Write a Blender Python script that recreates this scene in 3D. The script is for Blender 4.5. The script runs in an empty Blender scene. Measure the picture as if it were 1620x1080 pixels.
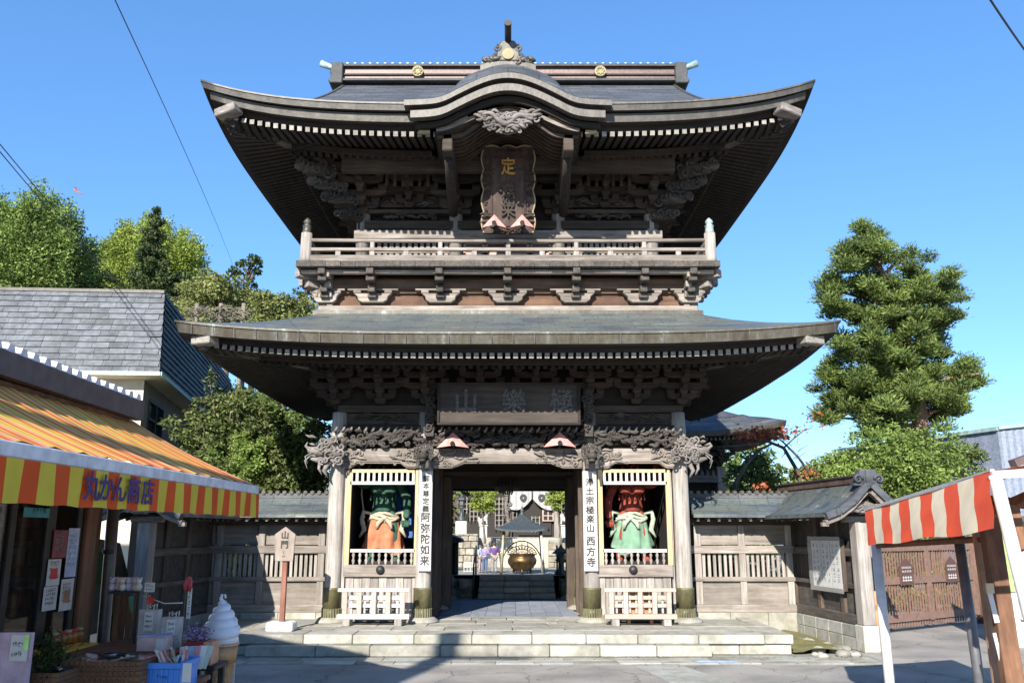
import bpy, math, random
import numpy as np
from mathutils import Vector, Matrix, Euler

rad = math.radians
S = bpy.context.scene
C = S.collection

# ------------------------------------------------------------------ camera
EYE = 2.10
PITCH = 12.5
FPX = 1360.0
cam_d = bpy.data.cameras.new('camera')
cam_d.sensor_width = 36.0
cam_d.lens = FPX / 1620.0 * 36.0
cam_d.clip_start = 0.1
cam_d.clip_end = 3000
cam = bpy.data.objects.new('camera', cam_d)
C.objects.link(cam)
cam.location = (0, 0, EYE)
cam.rotation_euler = (rad(90 + PITCH), 0, 0)
S.camera = cam

# ------------------------------------------------------------------ light
SUN_EL = 29.0          # degrees above the horizon
SUN_AZ = 15.0          # light travels towards +Y and this many degrees towards +X
world = bpy.data.worlds.new('World')
S.world = world
world.use_nodes = True
wn = world.node_tree
wn.nodes.clear()
sky = wn.nodes.new('ShaderNodeTexSky')
sky.sky_type = 'NISHITA'
sky.sun_disc = False
sky.sun_elevation = rad(SUN_EL)
sky.sun_rotation = rad(180 + SUN_AZ)
sky.air_density = 1.0
sky.dust_density = 0.3
sky.ozone_density = 3.0
hs = wn.nodes.new('ShaderNodeHueSaturation')
hs.inputs['Saturation'].default_value = 1.10
bg = wn.nodes.new('ShaderNodeBackground')
bg.inputs['Strength'].default_value = 0.15
wo = wn.nodes.new('ShaderNodeOutputWorld')
gm_ = wn.nodes.new('ShaderNodeGamma'); gm_.inputs[1].default_value = .74
tn = wn.nodes.new('ShaderNodeMix'); tn.data_type = 'RGBA'; tn.blend_type = 'MULTIPLY'
tn.inputs[0].default_value = 1; tn.inputs[7].default_value = (.74, .955, 1.24, 1)
wn.links.new(sky.outputs[0], gm_.inputs[0]); wn.links.new(gm_.outputs[0], tn.inputs[6]); wn.links.new(tn.outputs[2], hs.inputs['Color'])
wn.links.new(hs.outputs[0], bg.inputs['Color'])
wn.links.new(bg.outputs[0], wo.inputs['Surface'])

sun_d = bpy.data.lights.new('sun', 'SUN')
sun_d.energy = 5.0
sun_d.angle = rad(0.5)
sun_d.color = (1.0, 0.94, 0.85)
sun = bpy.data.objects.new('sun', sun_d)
C.objects.link(sun)
ldir = Vector((math.sin(rad(SUN_AZ)) * math.cos(rad(SUN_EL)),
               math.cos(rad(SUN_AZ)) * math.cos(rad(SUN_EL)), -math.sin(rad(SUN_EL))))
sun.rotation_euler = ldir.to_track_quat('-Z', 'Y').to_euler()
sun.location = (-10, -20, 30)

S.view_settings.view_transform = 'Standard'
S.view_settings.look = 'None'
S.view_settings.gamma = 1.0
S.view_settings.exposure = 1.05
S.view_settings.use_curve_mapping = False

# ------------------------------------------------------------------ measuring
_cp, _sp = math.cos(rad(PITCH)), math.sin(rad(PITCH))

def P(px, py, Y):
    """the point of the vertical plane at distance Y that a sight line through (px,py) meets"""
    v = (540 - py) / FPX
    d = (px - 810) / FPX
    t = Y / (_cp - v * _sp)
    return Vector((d * t, Y, EYE + t * (_sp + v * _cp)))

def Zr(py, Y):
    return P(810, py, Y).z

def Xc(px, py, Y):
    return P(px, py, Y).x

# ------------------------------------------------------------------ mesh builder
class MB:
    def __init__(s):
        s.v = []; s.f = []; s.sm = []; s.mi = []; s.cur = 0

    def add(s, vs, fs, smooth=False):
        n = len(s.v)
        s.v.extend([tuple(p) for p in vs])
        for f in fs:
            s.f.append(tuple(i + n for i in f))
            s.sm.append(smooth); s.mi.append(s.cur)
        return s

    def box(s, x0, x1, y0, y1, z0, z1):
        vs = [(x0, y0, z0), (x1, y0, z0), (x1, y1, z0), (x0, y1, z0), (x0, y0, z1), (x1, y0, z1), (x1, y1, z1), (x0, y1, z1)]
        return s.add(vs, [(0, 3, 2, 1), (4, 5, 6, 7), (0, 1, 5, 4), (1, 2, 6, 5), (2, 3, 7, 6), (3, 0, 4, 7)])

    def cb(s, c, size, rot=None):
        """box by centre and size, optional euler rotation"""
        hx, hy, hz = size[0] / 2, size[1] / 2, size[2] / 2
        vs = [Vector(p) for p in ((-hx, -hy, -hz), (hx, -hy, -hz), (hx, hy, -hz), (-hx, hy, -hz), (-hx, -hy, hz), (hx, -hy, hz), (hx, hy, hz), (-hx, hy, hz))]
        if rot is not None:
            m = Euler(rot).to_matrix() if not isinstance(rot, Matrix) else rot
            vs = [m @ p for p in vs]
        c = Vector(c)
        return s.add([p + c for p in vs], [(0, 3, 2, 1), (4, 5, 6, 7), (0, 1, 5, 4), (1, 2, 6, 5), (2, 3, 7, 6), (3, 0, 4, 7)])

    def pbox(s, x0, y0, x1, y1, Y, d):
        """box whose front face fills the picture rectangle at distance Y, depth d"""
        ym = (y0 + y1) / 2
        a = Xc(x0, ym, Y); b = Xc(x1, ym, Y)
        return s.box(a, b, Y, Y + d, Zr(y1, Y), Zr(y0, Y))

    def beam(s, p0, p1, w, h, up=(0, 0, 1)):
        p0 = Vector(p0); p1 = Vector(p1)
        d = (p1 - p0); L = d.length
        if L < 1e-6: return s
        d.normalize()
        u = Vector(up)
        if abs(d.dot(u)) > .98: u = Vector((0, 1, 0))
        r = d.cross(u).normalized(); u = r.cross(d)
        vs = []
        for p in (p0, p1):
            for a, b in ((-1, -1), (1, -1), (1, 1), (-1, 1)):
                vs.append(p + r * (a * w / 2) + u * (b * h / 2))
        return s.add(vs, [(0, 1, 2, 3), (7, 6, 5, 4), (0, 4, 5, 1), (1, 5, 6, 2), (2, 6, 7, 3), (3, 7, 4, 0)])

    def tube(s, pts, r, n=8, cap=True, smooth=True, flat=1.0):
        pts = [Vector(p) for p in pts]
        rr = r if isinstance(r, (list, tuple)) else [r] * len(pts)
        vs = []; fs = []
        prev = None
        for i, p in enumerate(pts):
            a = pts[max(0, i - 1)]; b = pts[min(len(pts) - 1, i + 1)]
            d = (b - a)
            if d.length < 1e-9: d = Vector((0, 0, 1))
            d.normalize()
            if prev is None:
                u = Vector((0, 0, 1)) if abs(d.z) < .9 else Vector((0, 1, 0))
                u = (u - d * u.dot(d)).normalized()
            else:
                u = (prev - d * prev.dot(d))
                if u.length < 1e-6: u = d.orthogonal()
                u.normalize()
            prev = u
            w = d.cross(u)
            for k in range(n):
                t = 2 * math.pi * k / n
                vs.append(p + (u * math.cos(t) + w * math.sin(t) * flat) * rr[i])
        for i in range(len(pts) - 1):
            for k in range(n):
                k2 = (k + 1) % n
                fs.append((i * n + k, i * n + k2, (i + 1) * n + k2, (i + 1) * n + k))
        s.add(vs, fs, smooth)
        if cap:
            m = len(s.v) - len(vs)
            s.f.append(tuple(m + k for k in reversed(range(n)))); s.sm.append(False); s.mi.append(s.cur)
            q = m + (len(pts) - 1) * n
            s.f.append(tuple(q + k for k in range(n))); s.sm.append(False); s.mi.append(s.cur)
        return s

    def lathe(s, prof, c=(0, 0, 0), n=16, smooth=True, sx=1.0, sy=1.0):
        vs = []; fs = []
        for r, z in prof:
            for k in range(n):
                t = 2 * math.pi * k / n
                vs.append((c[0] + r * math.cos(t) * sx, c[1] + r * math.sin(t) * sy, c[2] + z))
        for i in range(len(prof) - 1):
            for k in range(n):
                k2 = (k + 1) % n
                fs.append((i * n + k, i * n + k2, (i + 1) * n + k2, (i + 1) * n + k))
        s.add(vs, fs, smooth)
        m = len(s.v) - len(vs)
        s.f.append(tuple(m + k for k in reversed(range(n)))); s.sm.append(False); s.mi.append(s.cur)
        q = m + (len(prof) - 1) * n
        s.f.append(tuple(q + k for k in range(n))); s.sm.append(False); s.mi.append(s.cur)
        return s

    def prism(s, poly, y0, y1):
        """outline in (x,z), counter-clockwise seen from the front, extruded from y0 to y1"""
        n = len(poly)
        vs = [(x, y0, z) for x, z in poly] + [(x, y1, z) for x, z in poly]
        fs = [tuple(range(n)), tuple(reversed(range(n, 2 * n)))]
        for i in range(n):
            j = (i + 1) % n
            fs.append((i, i + n, j + n, j))
        return s.add(vs, fs)

    def slab(s, top, bot, y0, y1):
        """solid between an upper and a lower curve [(x,z)...] of the same length"""
        n = len(top)
        vs = []
        for y in (y0, y1):
            vs += [(x, y, z) for x, z in top] + [(x, y, z) for x, z in bot]
        fs = []
        o = 2 * n
        for i in range(n - 1):
            fs.append((n + i, n + i + 1, i + 1, i))
            fs.append((o + i, o + i + 1, o + n + i + 1, o + n + i))
            fs.append((i, i + 1, o + i + 1, o + i))
            fs.append((n + i + 1, n + i, o + n + i, o + n + i + 1))
        fs.append((0, o, o + n, n)); fs.append((n - 1, 2 * n - 1, o + 2 * n - 1, o + n - 1))
        return s.add(vs, fs)

    def grid(s, rows, smooth=True, closed=False):
        n = len(rows[0])
        vs = [p for r in rows for p in r]
        fs = []
        for i in range(len(rows) - 1):
            for k in range(n if closed else n - 1):
                k2 = (k + 1) % n
                fs.append((i * n + k, i * n + k2, (i + 1) * n + k2, (i + 1) * n + k))
        return s.add(vs, fs, smooth)

    def blob(s, c, r, n=8, m=5):
        prof = []
        for i in range(m + 1):
            t = math.pi * i / m
            prof.append((max(1e-4, math.sin(t)) , -math.cos(t)))
        rx, ry, rz = (r, r, r) if not isinstance(r, (tuple, list)) else r
        vs = []; fs = []
        for q, z in prof:
            for k in range(n):
                t = 2 * math.pi * k / n
                vs.append((c[0] + q * rx * math.cos(t), c[1] + q * ry * math.sin(t), c[2] + z * rz))
        for i in range(m):
            for k in range(n):
                k2 = (k + 1) % n
                fs.append((i * n + k, i * n + k2, (i + 1) * n + k2, (i + 1) * n + k))
        return s.add(vs, fs, True)

    def mesh(s, name, mats, origin=(0, 0, 0)):
        me = bpy.data.meshes.new(name)
        ox, oy, oz = origin
        me.from_pydata([(x - ox, y - oy, z - oz) for x, y, z in s.v], [], s.f)
        me.polygons.foreach_set('use_smooth', s.sm)
        if not isinstance(mats, (list, tuple)): mats = [mats]
        for m in mats: me.materials.append(m)
        if len(mats) > 1: me.polygons.foreach_set('material_index', s.mi)
        me.update()
        return me

    def build(s, name, mat, parent=None, bevel=0, kind=None, label=None):
        org = wloc(parent) if parent else (0, 0, 0)
        o = bpy.data.objects.new(name, s.mesh(name, mat, org))
        C.objects.link(o)
        if parent is not None: o.parent = parent
        if bevel:
            b = o.modifiers.new('bevel', 'BEVEL'); b.width = bevel; b.segments = 1; b.limit_method = 'ANGLE'
        if kind: o['kind'] = kind
        if label: o['label'] = label
        return o

def wloc(o):
    v = Vector((0, 0, 0))
    while o is not None:
        v += o.location; o = o.parent
    return v

def tag(o, label, cat, group=None):
    o['label'] = label; o['category'] = cat
    if group: o['group'] = group
    return o

def thing(name, label, cat, loc=(0, 0, 0), group=None):
    o = bpy.data.objects.new(name, None)
    o.empty_display_size = .2
    C.objects.link(o)
    o.location = loc
    return tag(o, label, cat, group)

def struct(o):
    o['kind'] = 'structure'
    return o

def copy_tree(o, parent=None):
    c = o.copy(); C.objects.link(c); c.parent = parent
    for ch in list(o.children): copy_tree(ch, c)
    return c

def place(me, name, parent, loc, rot=(0, 0, 0), scale=(1, 1, 1)):
    o = bpy.data.objects.new(name, me); C.objects.link(o)
    o.location = loc if parent is None else Vector(loc) - wloc(parent)
    o.rotation_euler = rot; o.scale = scale
    if parent is not None: o.parent = parent
    return o

# ------------------------------------------------------------------ materials
def _mat(name):
    m = bpy.data.materials.new(name); m.use_nodes = True
    nt = m.node_tree
    return m, nt, nt.nodes['Principled BSDF']

def _n(nt, t, **kw):
    n = nt.nodes.new(t)
    for k, v in kw.items(): setattr(n, k, v)
    return n

def _ramp(nt, stops):
    r = nt.nodes.new('ShaderNodeValToRGB')
    e = r.color_ramp.elements
    while len(e) < len(stops): e.new(0.5)
    for i, (p, c) in enumerate(stops):
        e[i].position = p
        e[i].color = (c[0], c[1], c[2], 1) if isinstance(c, (tuple, list)) else (c, c, c, 1)
    return r

def _coord(nt, scale, rnd=True, kind='Object'):
    tc = _n(nt, 'ShaderNodeTexCoord')
    mp = _n(nt, 'ShaderNodeMapping')
    mp.inputs['Scale'].default_value = scale
    if rnd:
        oi = _n(nt, 'ShaderNodeObjectInfo')
        vm = _n(nt, 'ShaderNodeVectorMath', operation='MULTIPLY_ADD')
        cx = _n(nt, 'ShaderNodeCombineXYZ')
        for k in range(3): nt.links.new(oi.outputs['Random'], cx.inputs[k])
        vm.inputs[1].default_value = (31, 47, 23)
        nt.links.new(cx.outputs[0], vm.inputs[0])
        nt.links.new(tc.outputs[kind], vm.inputs[2])
        nt.links.new(vm.outputs[0], mp.inputs['Vector'])
    else:
        nt.links.new(tc.outputs[kind], mp.inputs['Vector'])
    return mp

def _mix(nt, a, b, fac, mode='MIX'):
    m = _n(nt, 'ShaderNodeMix', data_type='RGBA', blend_type=mode)
    for sock, v in ((m.inputs[6], a), (m.inputs[7], b)):
        if isinstance(v, (tuple, list)): sock.default_value = (v[0], v[1], v[2], 1)
        else: nt.links.new(v, sock)
    if isinstance(fac, (int, float)): m.inputs[0].default_value = fac
    else: nt.links.new(fac, m.inputs[0])
    return m.outputs[2]

def wood(name, dark, light, axis='X', grain=14, rough=.85, stain=(.5, .5, .5), bump=.35, vary=.25):
    m, nt, b = _mat(name)
    sc = [grain] * 3
    sc['XYZ'.index(axis)] = grain * .07
    mp = _coord(nt, sc)
    n1 = _n(nt, 'ShaderNodeTexNoise'); n1.inputs['Scale'].default_value = 1; n1.inputs['Detail'].default_value = 7; n1.inputs['Roughness'].default_value = .7
    nt.links.new(mp.outputs[0], n1.inputs['Vector'])
    mid = tuple((a + c) / 2 for a, c in zip(dark, light))
    r = _ramp(nt, [(.3, dark), (.5, mid), (.68, light)])
    nt.links.new(n1.outputs['Fac'], r.inputs[0])
    # broad weathering patches
    mp2 = _coord(nt, (1.7, 1.7, 1.7))
    n2 = _n(nt, 'ShaderNodeTexNoise'); n2.inputs['Scale'].default_value = 1; n2.inputs['Detail'].default_value = 5; n2.inputs['Roughness'].default_value = .65
    nt.links.new(mp2.outputs[0], n2.inputs['Vector'])
    r2 = _ramp(nt, [(.32, stain), (.62, 1.0)])
    nt.links.new(n2.outputs['Fac'], r2.inputs[0])
    c = _mix(nt, r.outputs[0], r2.outputs[0], .8, 'MULTIPLY')
    # per piece tone
    oi = _n(nt, 'ShaderNodeObjectInfo')
    mr = _n(nt, 'ShaderNodeMapRange')
    mr.inputs['To Min'].default_value = 1 - vary; mr.inputs['To Max'].default_value = 1 + vary * .6
    nt.links.new(oi.outputs['Random'], mr.inputs['Value'])
    hv = _n(nt, 'ShaderNodeHueSaturation')
    nt.links.new(mr.outputs[0], hv.inputs['Value']); nt.links.new(c, hv.inputs['Color'])
    nt.links.new(hv.outputs[0], b.inputs['Base Color'])
    b.inputs['Roughness'].default_value = rough
    bp = _n(nt, 'ShaderNodeBump'); bp.inputs['Strength'].default_value = bump; bp.inputs['Distance'].default_value = .02
    nt.links.new(n1.outputs['Fac'], bp.inputs['Height']); nt.links.new(bp.outputs[0], b.inputs['Normal'])
    return m

def stone(name, dark, light, scale=6, rough=.9, bump=.3, vary=.18, big=(.7, .7, .7), metal=0):
    m, nt, b = _mat(name)
    mp = _coord(nt, (1, 1, 1))
    n1 = _n(nt, 'ShaderNodeTexNoise'); n1.inputs['Scale'].default_value = scale; n1.inputs['Detail'].default_value = 9; n1.inputs['Roughness'].default_value = .7
    n2 = _n(nt, 'ShaderNodeTexNoise'); n2.inputs['Scale'].default_value = scale * .22; n2.inputs['Detail'].default_value = 4
    for n in (n1, n2): nt.links.new(mp.outputs[0], n.inputs['Vector'])
    r = _ramp(nt, [(.3, dark), (.7, light)]); nt.links.new(n1.outputs['Fac'], r.inputs[0])
    r2 = _ramp(nt, [(.35, big), (.6, 1.0)]); nt.links.new(n2.outputs['Fac'], r2.inputs[0])
    c = _mix(nt, r.outputs[0], r2.outputs[0], 1.0, 'MULTIPLY')
    oi = _n(nt, 'ShaderNodeObjectInfo'); mr = _n(nt, 'ShaderNodeMapRange')
    mr.inputs['To Min'].default_value = 1 - vary; mr.inputs['To Max'].default_value = 1 + vary * .5
    nt.links.new(oi.outputs['Random'], mr.inputs['Value'])
    hv = _n(nt, 'ShaderNodeHueSaturation')
    nt.links.new(mr.outputs[0], hv.inputs['Value']); nt.links.new(c, hv.inputs['Color'])
    nt.links.new(hv.outputs[0], b.inputs['Base Color'])
    b.inputs['Roughness'].default_value = rough; b.inputs['Metallic'].default_value = metal
    bp = _n(nt, 'ShaderNodeBump'); bp.inputs['Strength'].default_value = bump; bp.inputs['Distance'].default_value = .02
    nt.links.new(n1.outputs['Fac'], bp.inputs['Height']); nt.links.new(bp.outputs[0], b.inputs['Normal'])
    return m

def plain(name, col, rough=.6, metal=0, noise=.12, scale=9):
    m, nt, b = _mat(name)
    mp = _coord(nt, (1, 1, 1))
    n1 = _n(nt, 'ShaderNodeTexNoise'); n1.inputs['Scale'].default_value = scale; n1.inputs['Detail'].default_value = 6
    nt.links.new(mp.outputs[0], n1.inputs['Vector'])
    lo = tuple(max(0, c * (1 - noise * 2.2)) for c in col); hi = tuple(min(1, c * (1 + noise)) for c in col)
    r = _ramp(nt, [(.3, lo), (.65, hi)]); nt.links.new(n1.outputs['Fac'], r.inputs[0])
    nt.links.new(r.outputs[0], b.inputs['Base Color'])
    b.inputs['Roughness'].default_value = rough; b.inputs['Metallic'].default_value = metal
    bp = _n(nt, 'ShaderNodeBump'); bp.inputs['Strength'].default_value = .12; bp.inputs['Distance'].default_value = .01
    nt.links.new(n1.outputs['Fac'], bp.inputs['Height']); nt.links.new(bp.outputs[0], b.inputs['Normal'])
    return m

def glyphs(mb, to3, u0, u1, v0, v1, n, rng, vert=False):
    """a row (or column) of small brush-like marks: each a few crossing strokes"""
    for i in range(n):
        if vert: a0, a1, b0, b1 = u0, u1, v1 - (v1 - v0) * (i + .88) / n, v1 - (v1 - v0) * (i + .08) / n
        else: a0, a1, b0, b1 = u0 + (u1 - u0) * (i + .06) / n, u0 + (u1 - u0) * (i + .88) / n, v0, v1
        w, h = a1 - a0, b1 - b0
        for s in range(rng.randint(3, 5)):
            t = .13
            if rng.random() < .55:
                v = b0 + h * rng.choice((.1, .35, .6, .85)); x0 = a0 + w * rng.uniform(0, .25); x1 = a1 - w * rng.uniform(0, .25); sl = h * rng.uniform(-.08, .08)
                q = [(x0, v), (x1, v + sl), (x1, v + sl + h * t), (x0, v + h * t)]
            else:
                x = a0 + w * rng.choice((.12, .45, .78)); y0 = b0 + h * rng.uniform(0, .3); y1 = b1 - h * rng.uniform(0, .25); sl = w * rng.uniform(-.18, .18)
                q = [(x, y0), (x + w * t, y0), (x + w * t + sl, y1), (x + sl, y1)]
            mb.add([to3(*p) for p in q], [(0, 1, 2, 3)])
    return mb

def leafmat(name, dark, light, trans=.25):
    m, nt, b = _mat(name)
    g = _n(nt, 'ShaderNodeNewGeometry')
    mp = _coord(nt, (1, 1, 1), rnd=False)
    n2 = _n(nt, 'ShaderNodeTexNoise'); n2.inputs['Scale'].default_value = .9; n2.inputs['Detail'].default_value = 3
    nt.links.new(mp.outputs[0], n2.inputs['Vector'])
    ad = _n(nt, 'ShaderNodeMath', operation='MULTIPLY_ADD'); ad.inputs[1].default_value = .55
    nt.links.new(g.outputs['Random Per Island'], ad.inputs[0])
    m2 = _n(nt, 'ShaderNodeMath', operation='MULTIPLY_ADD'); m2.inputs[1].default_value = 1.3; m2.inputs[2].default_value = -.42
    nt.links.new(n2.outputs['Fac'], m2.inputs[0]); nt.links.new(m2.outputs[0], ad.inputs[2])
    r = _ramp(nt, [(.1, dark), (.9, light)]); nt.links.new(ad.outputs[0], r.inputs[0])
    nt.links.new(r.outputs[0], b.inputs['Base Color'])
    b.inputs['Roughness'].default_value = .6
    b.inputs['Specular IOR Level'].default_value = .3
    tr = _n(nt, 'ShaderNodeBsdfTranslucent'); nt.links.new(r.outputs[0], tr.inputs['Color'])
    mx = _n(nt, 'ShaderNodeMixShader'); mx.inputs[0].default_value = trans
    nt.links.new(b.outputs[0], mx.inputs[1]); nt.links.new(tr.outputs[0], mx.inputs[2])
    nt.links.new(mx.outputs[0], nt.nodes['Material Output'].inputs['Surface'])
    return m

def stripes(name, ca, cb, axis, period, rough=.8, ratio=.5, phase=0.0, noise=.1, extra=None, trans=0):
    """woven cloth stripes along one object axis"""
    m, nt, b = _mat(name)
    tc = _n(nt, 'ShaderNodeTexCoord'); sx = _n(nt, 'ShaderNodeSeparateXYZ')
    nt.links.new(tc.outputs['Object'], sx.inputs[0])
    md = _n(nt, 'ShaderNodeMath', operation='MULTIPLY_ADD'); md.inputs[1].default_value = 1 / period; md.inputs[2].default_value = 100 + phase
    nt.links.new(sx.outputs['XYZ'.index(axis)], md.inputs[0])
    fr = _n(nt, 'ShaderNodeMath', operation='FRACT'); nt.links.new(md.outputs[0], fr.inputs[0])
    if extra:
        stops = extra
    else:
        stops = [(0, ca), (ratio, cb)]
    r = _ramp(nt, stops); r.color_ramp.interpolation = 'CONSTANT'
    nt.links.new(fr.outputs[0], r.inputs[0])
    n1 = _n(nt, 'ShaderNodeTexNoise'); n1.inputs['Scale'].default_value = 3; n1.inputs['Detail'].default_value = 8
    nt.links.new(tc.outputs['Object'], n1.inputs['Vector'])
    r2 = _ramp(nt, [(.3, 1 - noise * 2), (.7, 1.0)]); nt.links.new(n1.outputs['Fac'], r2.inputs[0])
    c = _mix(nt, r.outputs[0], r2.outputs[0], 1.0, 'MULTIPLY')
    nt.links.new(c, b.inputs['Base Color']); b.inputs['Roughness'].default_value = rough
    b.inputs['Specular IOR Level'].default_value = .2
    if trans:
        tr = _n(nt, 'ShaderNodeBsdfTranslucent'); nt.links.new(c, tr.inputs['Color'])
        mx = _n(nt, 'ShaderNodeMixShader'); mx.inputs[0].default_value = trans
        nt.links.new(b.outputs[0], mx.inputs[1]); nt.links.new(tr.outputs[0], mx.inputs[2])
        nt.links.new(mx.outputs[0], nt.nodes['Material Output'].inputs['Surface'])
    return m

M = {}
# the gate's timber
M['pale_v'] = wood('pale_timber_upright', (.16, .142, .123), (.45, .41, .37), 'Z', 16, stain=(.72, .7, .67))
M['pale_h'] = wood('pale_timber_level', (.12, .10, .082), (.36, .32, .28), 'X', 16, stain=(.6, .56, .52))
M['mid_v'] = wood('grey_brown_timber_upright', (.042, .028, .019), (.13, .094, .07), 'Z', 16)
M['mid_h'] = wood('grey_brown_timber_level', (.028, .020, .014), (.10, .075, .056), 'X', 14)
M['mid_y'] = wood('grey_brown_timber_fore_and_aft', (.04, .033, .027), (.14, .12, .10), 'Y', 14)
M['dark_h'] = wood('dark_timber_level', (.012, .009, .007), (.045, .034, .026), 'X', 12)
M['dark_v'] = wood('dark_timber_upright', (.012, .009, .007), (.045, .035, .028), 'Z', 12)
M['brown_h'] = wood('red_brown_boards', (.065, .034, .02), (.22, .12, .07), 'X', 7, stain=(.45, .4, .4))
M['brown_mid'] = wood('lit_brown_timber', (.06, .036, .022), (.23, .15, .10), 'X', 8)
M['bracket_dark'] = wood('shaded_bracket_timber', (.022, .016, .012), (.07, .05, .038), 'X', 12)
M['carve'] = wood('carved_weathered_timber', (.09, .08, .072), (.34, .31, .285), 'X', 9, stain=(.45, .43, .4), bump=.5)
M['carve_dark'] = wood('carved_dark_timber', (.022, .018, .015), (.12, .105, .092), 'X', 9, stain=(.5, .48, .45), bump=.5)
M['rafter_end'] = wood('pale_sunlit_rafter_timber', (.24, .22, .19), (.43, .40, .35), 'Y', 16)  # rafter end faces: sunlight put into a paler tone
M['rafter'] = wood('rafter_timber', (.012, .0095, .0075), (.045, .035, .028), 'Y', 14)
M['cream_wood'] = wood('new_yellow_timber', (.48, .33, .16), (.66, .48, .27), 'Z', 10, stain=(.85, .85, .85), vary=.08)
M['white_wood'] = wood('white_painted_timber', (.42, .40, .37), (.60, .58, .54), 'X', 10, stain=(.8, .78, .76), vary=.1)
M['pink_wood'] = wood('pale_pink_timber', (.36, .27, .22), (.55, .44, .37), 'X', 10, stain=(.8, .75, .72), vary=.12)
# roofs
def patina(name, cols, streak='Y', seam=0, metal=.15, rough=.5):
    """weathered copper sheet: brown, olive and pale green runs"""
    m, nt, b = _mat(name)
    sc = {'Y': (1.1, .35, 1.0), 'X': (.5, 2, 3), 'Z': (3.2, 3.2, .6)}[streak]
    mp = _coord(nt, sc, rnd=False)
    n1 = _n(nt, 'ShaderNodeTexNoise'); n1.inputs['Scale'].default_value = 1.4; n1.inputs['Detail'].default_value = 8; n1.inputs['Roughness'].default_value = .65
    nt.links.new(mp.outputs[0], n1.inputs['Vector'])
    k = len(cols)
    r = _ramp(nt, [(.3 + .42 * i / (k - 1), c) for i, c in enumerate(cols)])
    nt.links.new(n1.outputs['Fac'], r.inputs[0])
    mp2 = _coord(nt, (1, 1, 1), rnd=False)
    n2 = _n(nt, 'ShaderNodeTexNoise'); n2.inputs['Scale'].default_value = 14; n2.inputs['Detail'].default_value = 5
    nt.links.new(mp2.outputs[0], n2.inputs['Vector'])
    r2 = _ramp(nt, [(.3, .7), (.7, 1.0)]); nt.links.new(n2.outputs['Fac'], r2.inputs[0])
    c = _mix(nt, r.outputs[0], r2.outputs[0], 1.0, 'MULTIPLY')
    if seam:
        mp3 = _coord(nt, (1, 1, 1), rnd=False)
        br = _n(nt, 'ShaderNodeTexBrick'); br.inputs['Scale'].default_value = 1; br.inputs['Brick Width'].default_value = .62; br.inputs['Row Height'].default_value = seam
        br.inputs['Mortar Size'].default_value = .012; br.inputs['Mortar Smooth'].default_value = .3
        br.inputs['Color1'].default_value = (1, 1, 1, 1); br.inputs['Color2'].default_value = (.62, .66, .70, 1); br.inputs['Mortar'].default_value = (.22, .22, .24, 1)
        nt.links.new(mp3.outputs[0], br.inputs['Vector'])
        c = _mix(nt, c, br.outputs['Color'], .5 if seam < .28 else .75, 'MULTIPLY')
    nt.links.new(c, b.inputs['Base Color'])
    b.inputs['Roughness'].default_value = rough
    b.inputs['Metallic'].default_value = metal
    bp = _n(nt, 'ShaderNodeBump'); bp.inputs['Strength'].default_value = .2; bp.inputs['Distance'].default_value = .02
    nt.links.new(n2.outputs['Fac'], bp.inputs['Height']); nt.links.new(bp.outputs[0], b.inputs['Normal'])
    return m

M['patina_roof'] = patina('patinated_copper_roof', [(.06, .072, .095), (.10, .118, .135), (.145, .17, .16), (.16, .155, .13), (.40, .47, .43)], 'X', .26)
M['slate_roof'] = patina('dark_roof_copper', [(.04, .043, .048), (.075, .08, .088), (.12, .126, .135), (.18, .185, .19)], 'X', .3, rough=.7)
M['patina_edge'] = patina('patinated_copper_edge', [(.05, .034, .026), (.072, .06, .04), (.088, .08, .055), (.11, .105, .08), (.28, .30, .27)], 'Z')
M['edge_brown'] = patina('grey_brown_copper_edge', [(.045, .04, .032), (.08, .072, .058), (.115, .103, .084)], 'Z')
M['verdigris'] = patina('verdigris_copper', [(.20, .27, .25), (.34, .46, .43), (.5, .62, .6)], 'Z')
M['ridge_red'] = patina('dull_red_copper', [(.09, .05, .042), (.15, .09, .075), (.20, .13, .11)], 'X')
M['bronze_green'] = patina('olive_bronze_sleeve', [(.07, .065, .03), (.125, .115, .055), (.19, .18, .10)], 'Z')
M['ridge_dark'] = stone('grey_black_copper', (.03, .032, .035), (.085, .085, .085), 5, rough=.7)
M['gold'] = plain('worn_gilding', (.42, .23, .05), .55, .3)
M['gold_dull'] = plain('flaked_gilding', (.30, .25, .14), .8)
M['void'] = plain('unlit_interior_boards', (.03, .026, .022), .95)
M['stone_light'] = stone('pale_dressed_granite', (.26, .25, .215), (.46, .44, .38), 7, big=(.66, .66, .60), vary=.25)
M['stone_grey'] = stone('grey_green_granite', (.24, .24, .215), (.40, .395, .355), 7, big=(.75, .75, .7))
M['iron'] = plain('dark_iron', (.04, .04, .042), .55, .6)

CX = -0.08
CY = 21.0

gate = thing('temple_gate', 'two-storey weathered timber temple gate with two sweeping copper roofs and a balcony', 'temple gate', (CX, CY, 0.35))

# ---------------------------------------------------------------- upturned eaves
def ring(wx, wy, zf, n=40):
    """points round a rectangle (front, right, back, left); zf(u) height, u in -1..1 along a side"""
    pts = []
    for side in range(4):
        for i in range(n):
            u = -1 + 2 * i / n
            if side == 0: x, y = u * wx, -wy
            elif side == 1: x, y = wx, u * wy
            elif side == 2: x, y = -u * wx, wy
            else: x, y = -wx, -u * wy
            pts.append((CX + x, CY + y, zf(u)))
    return pts

def upl(u, a, p=3.6):
    return a * abs(u) ** p

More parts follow.
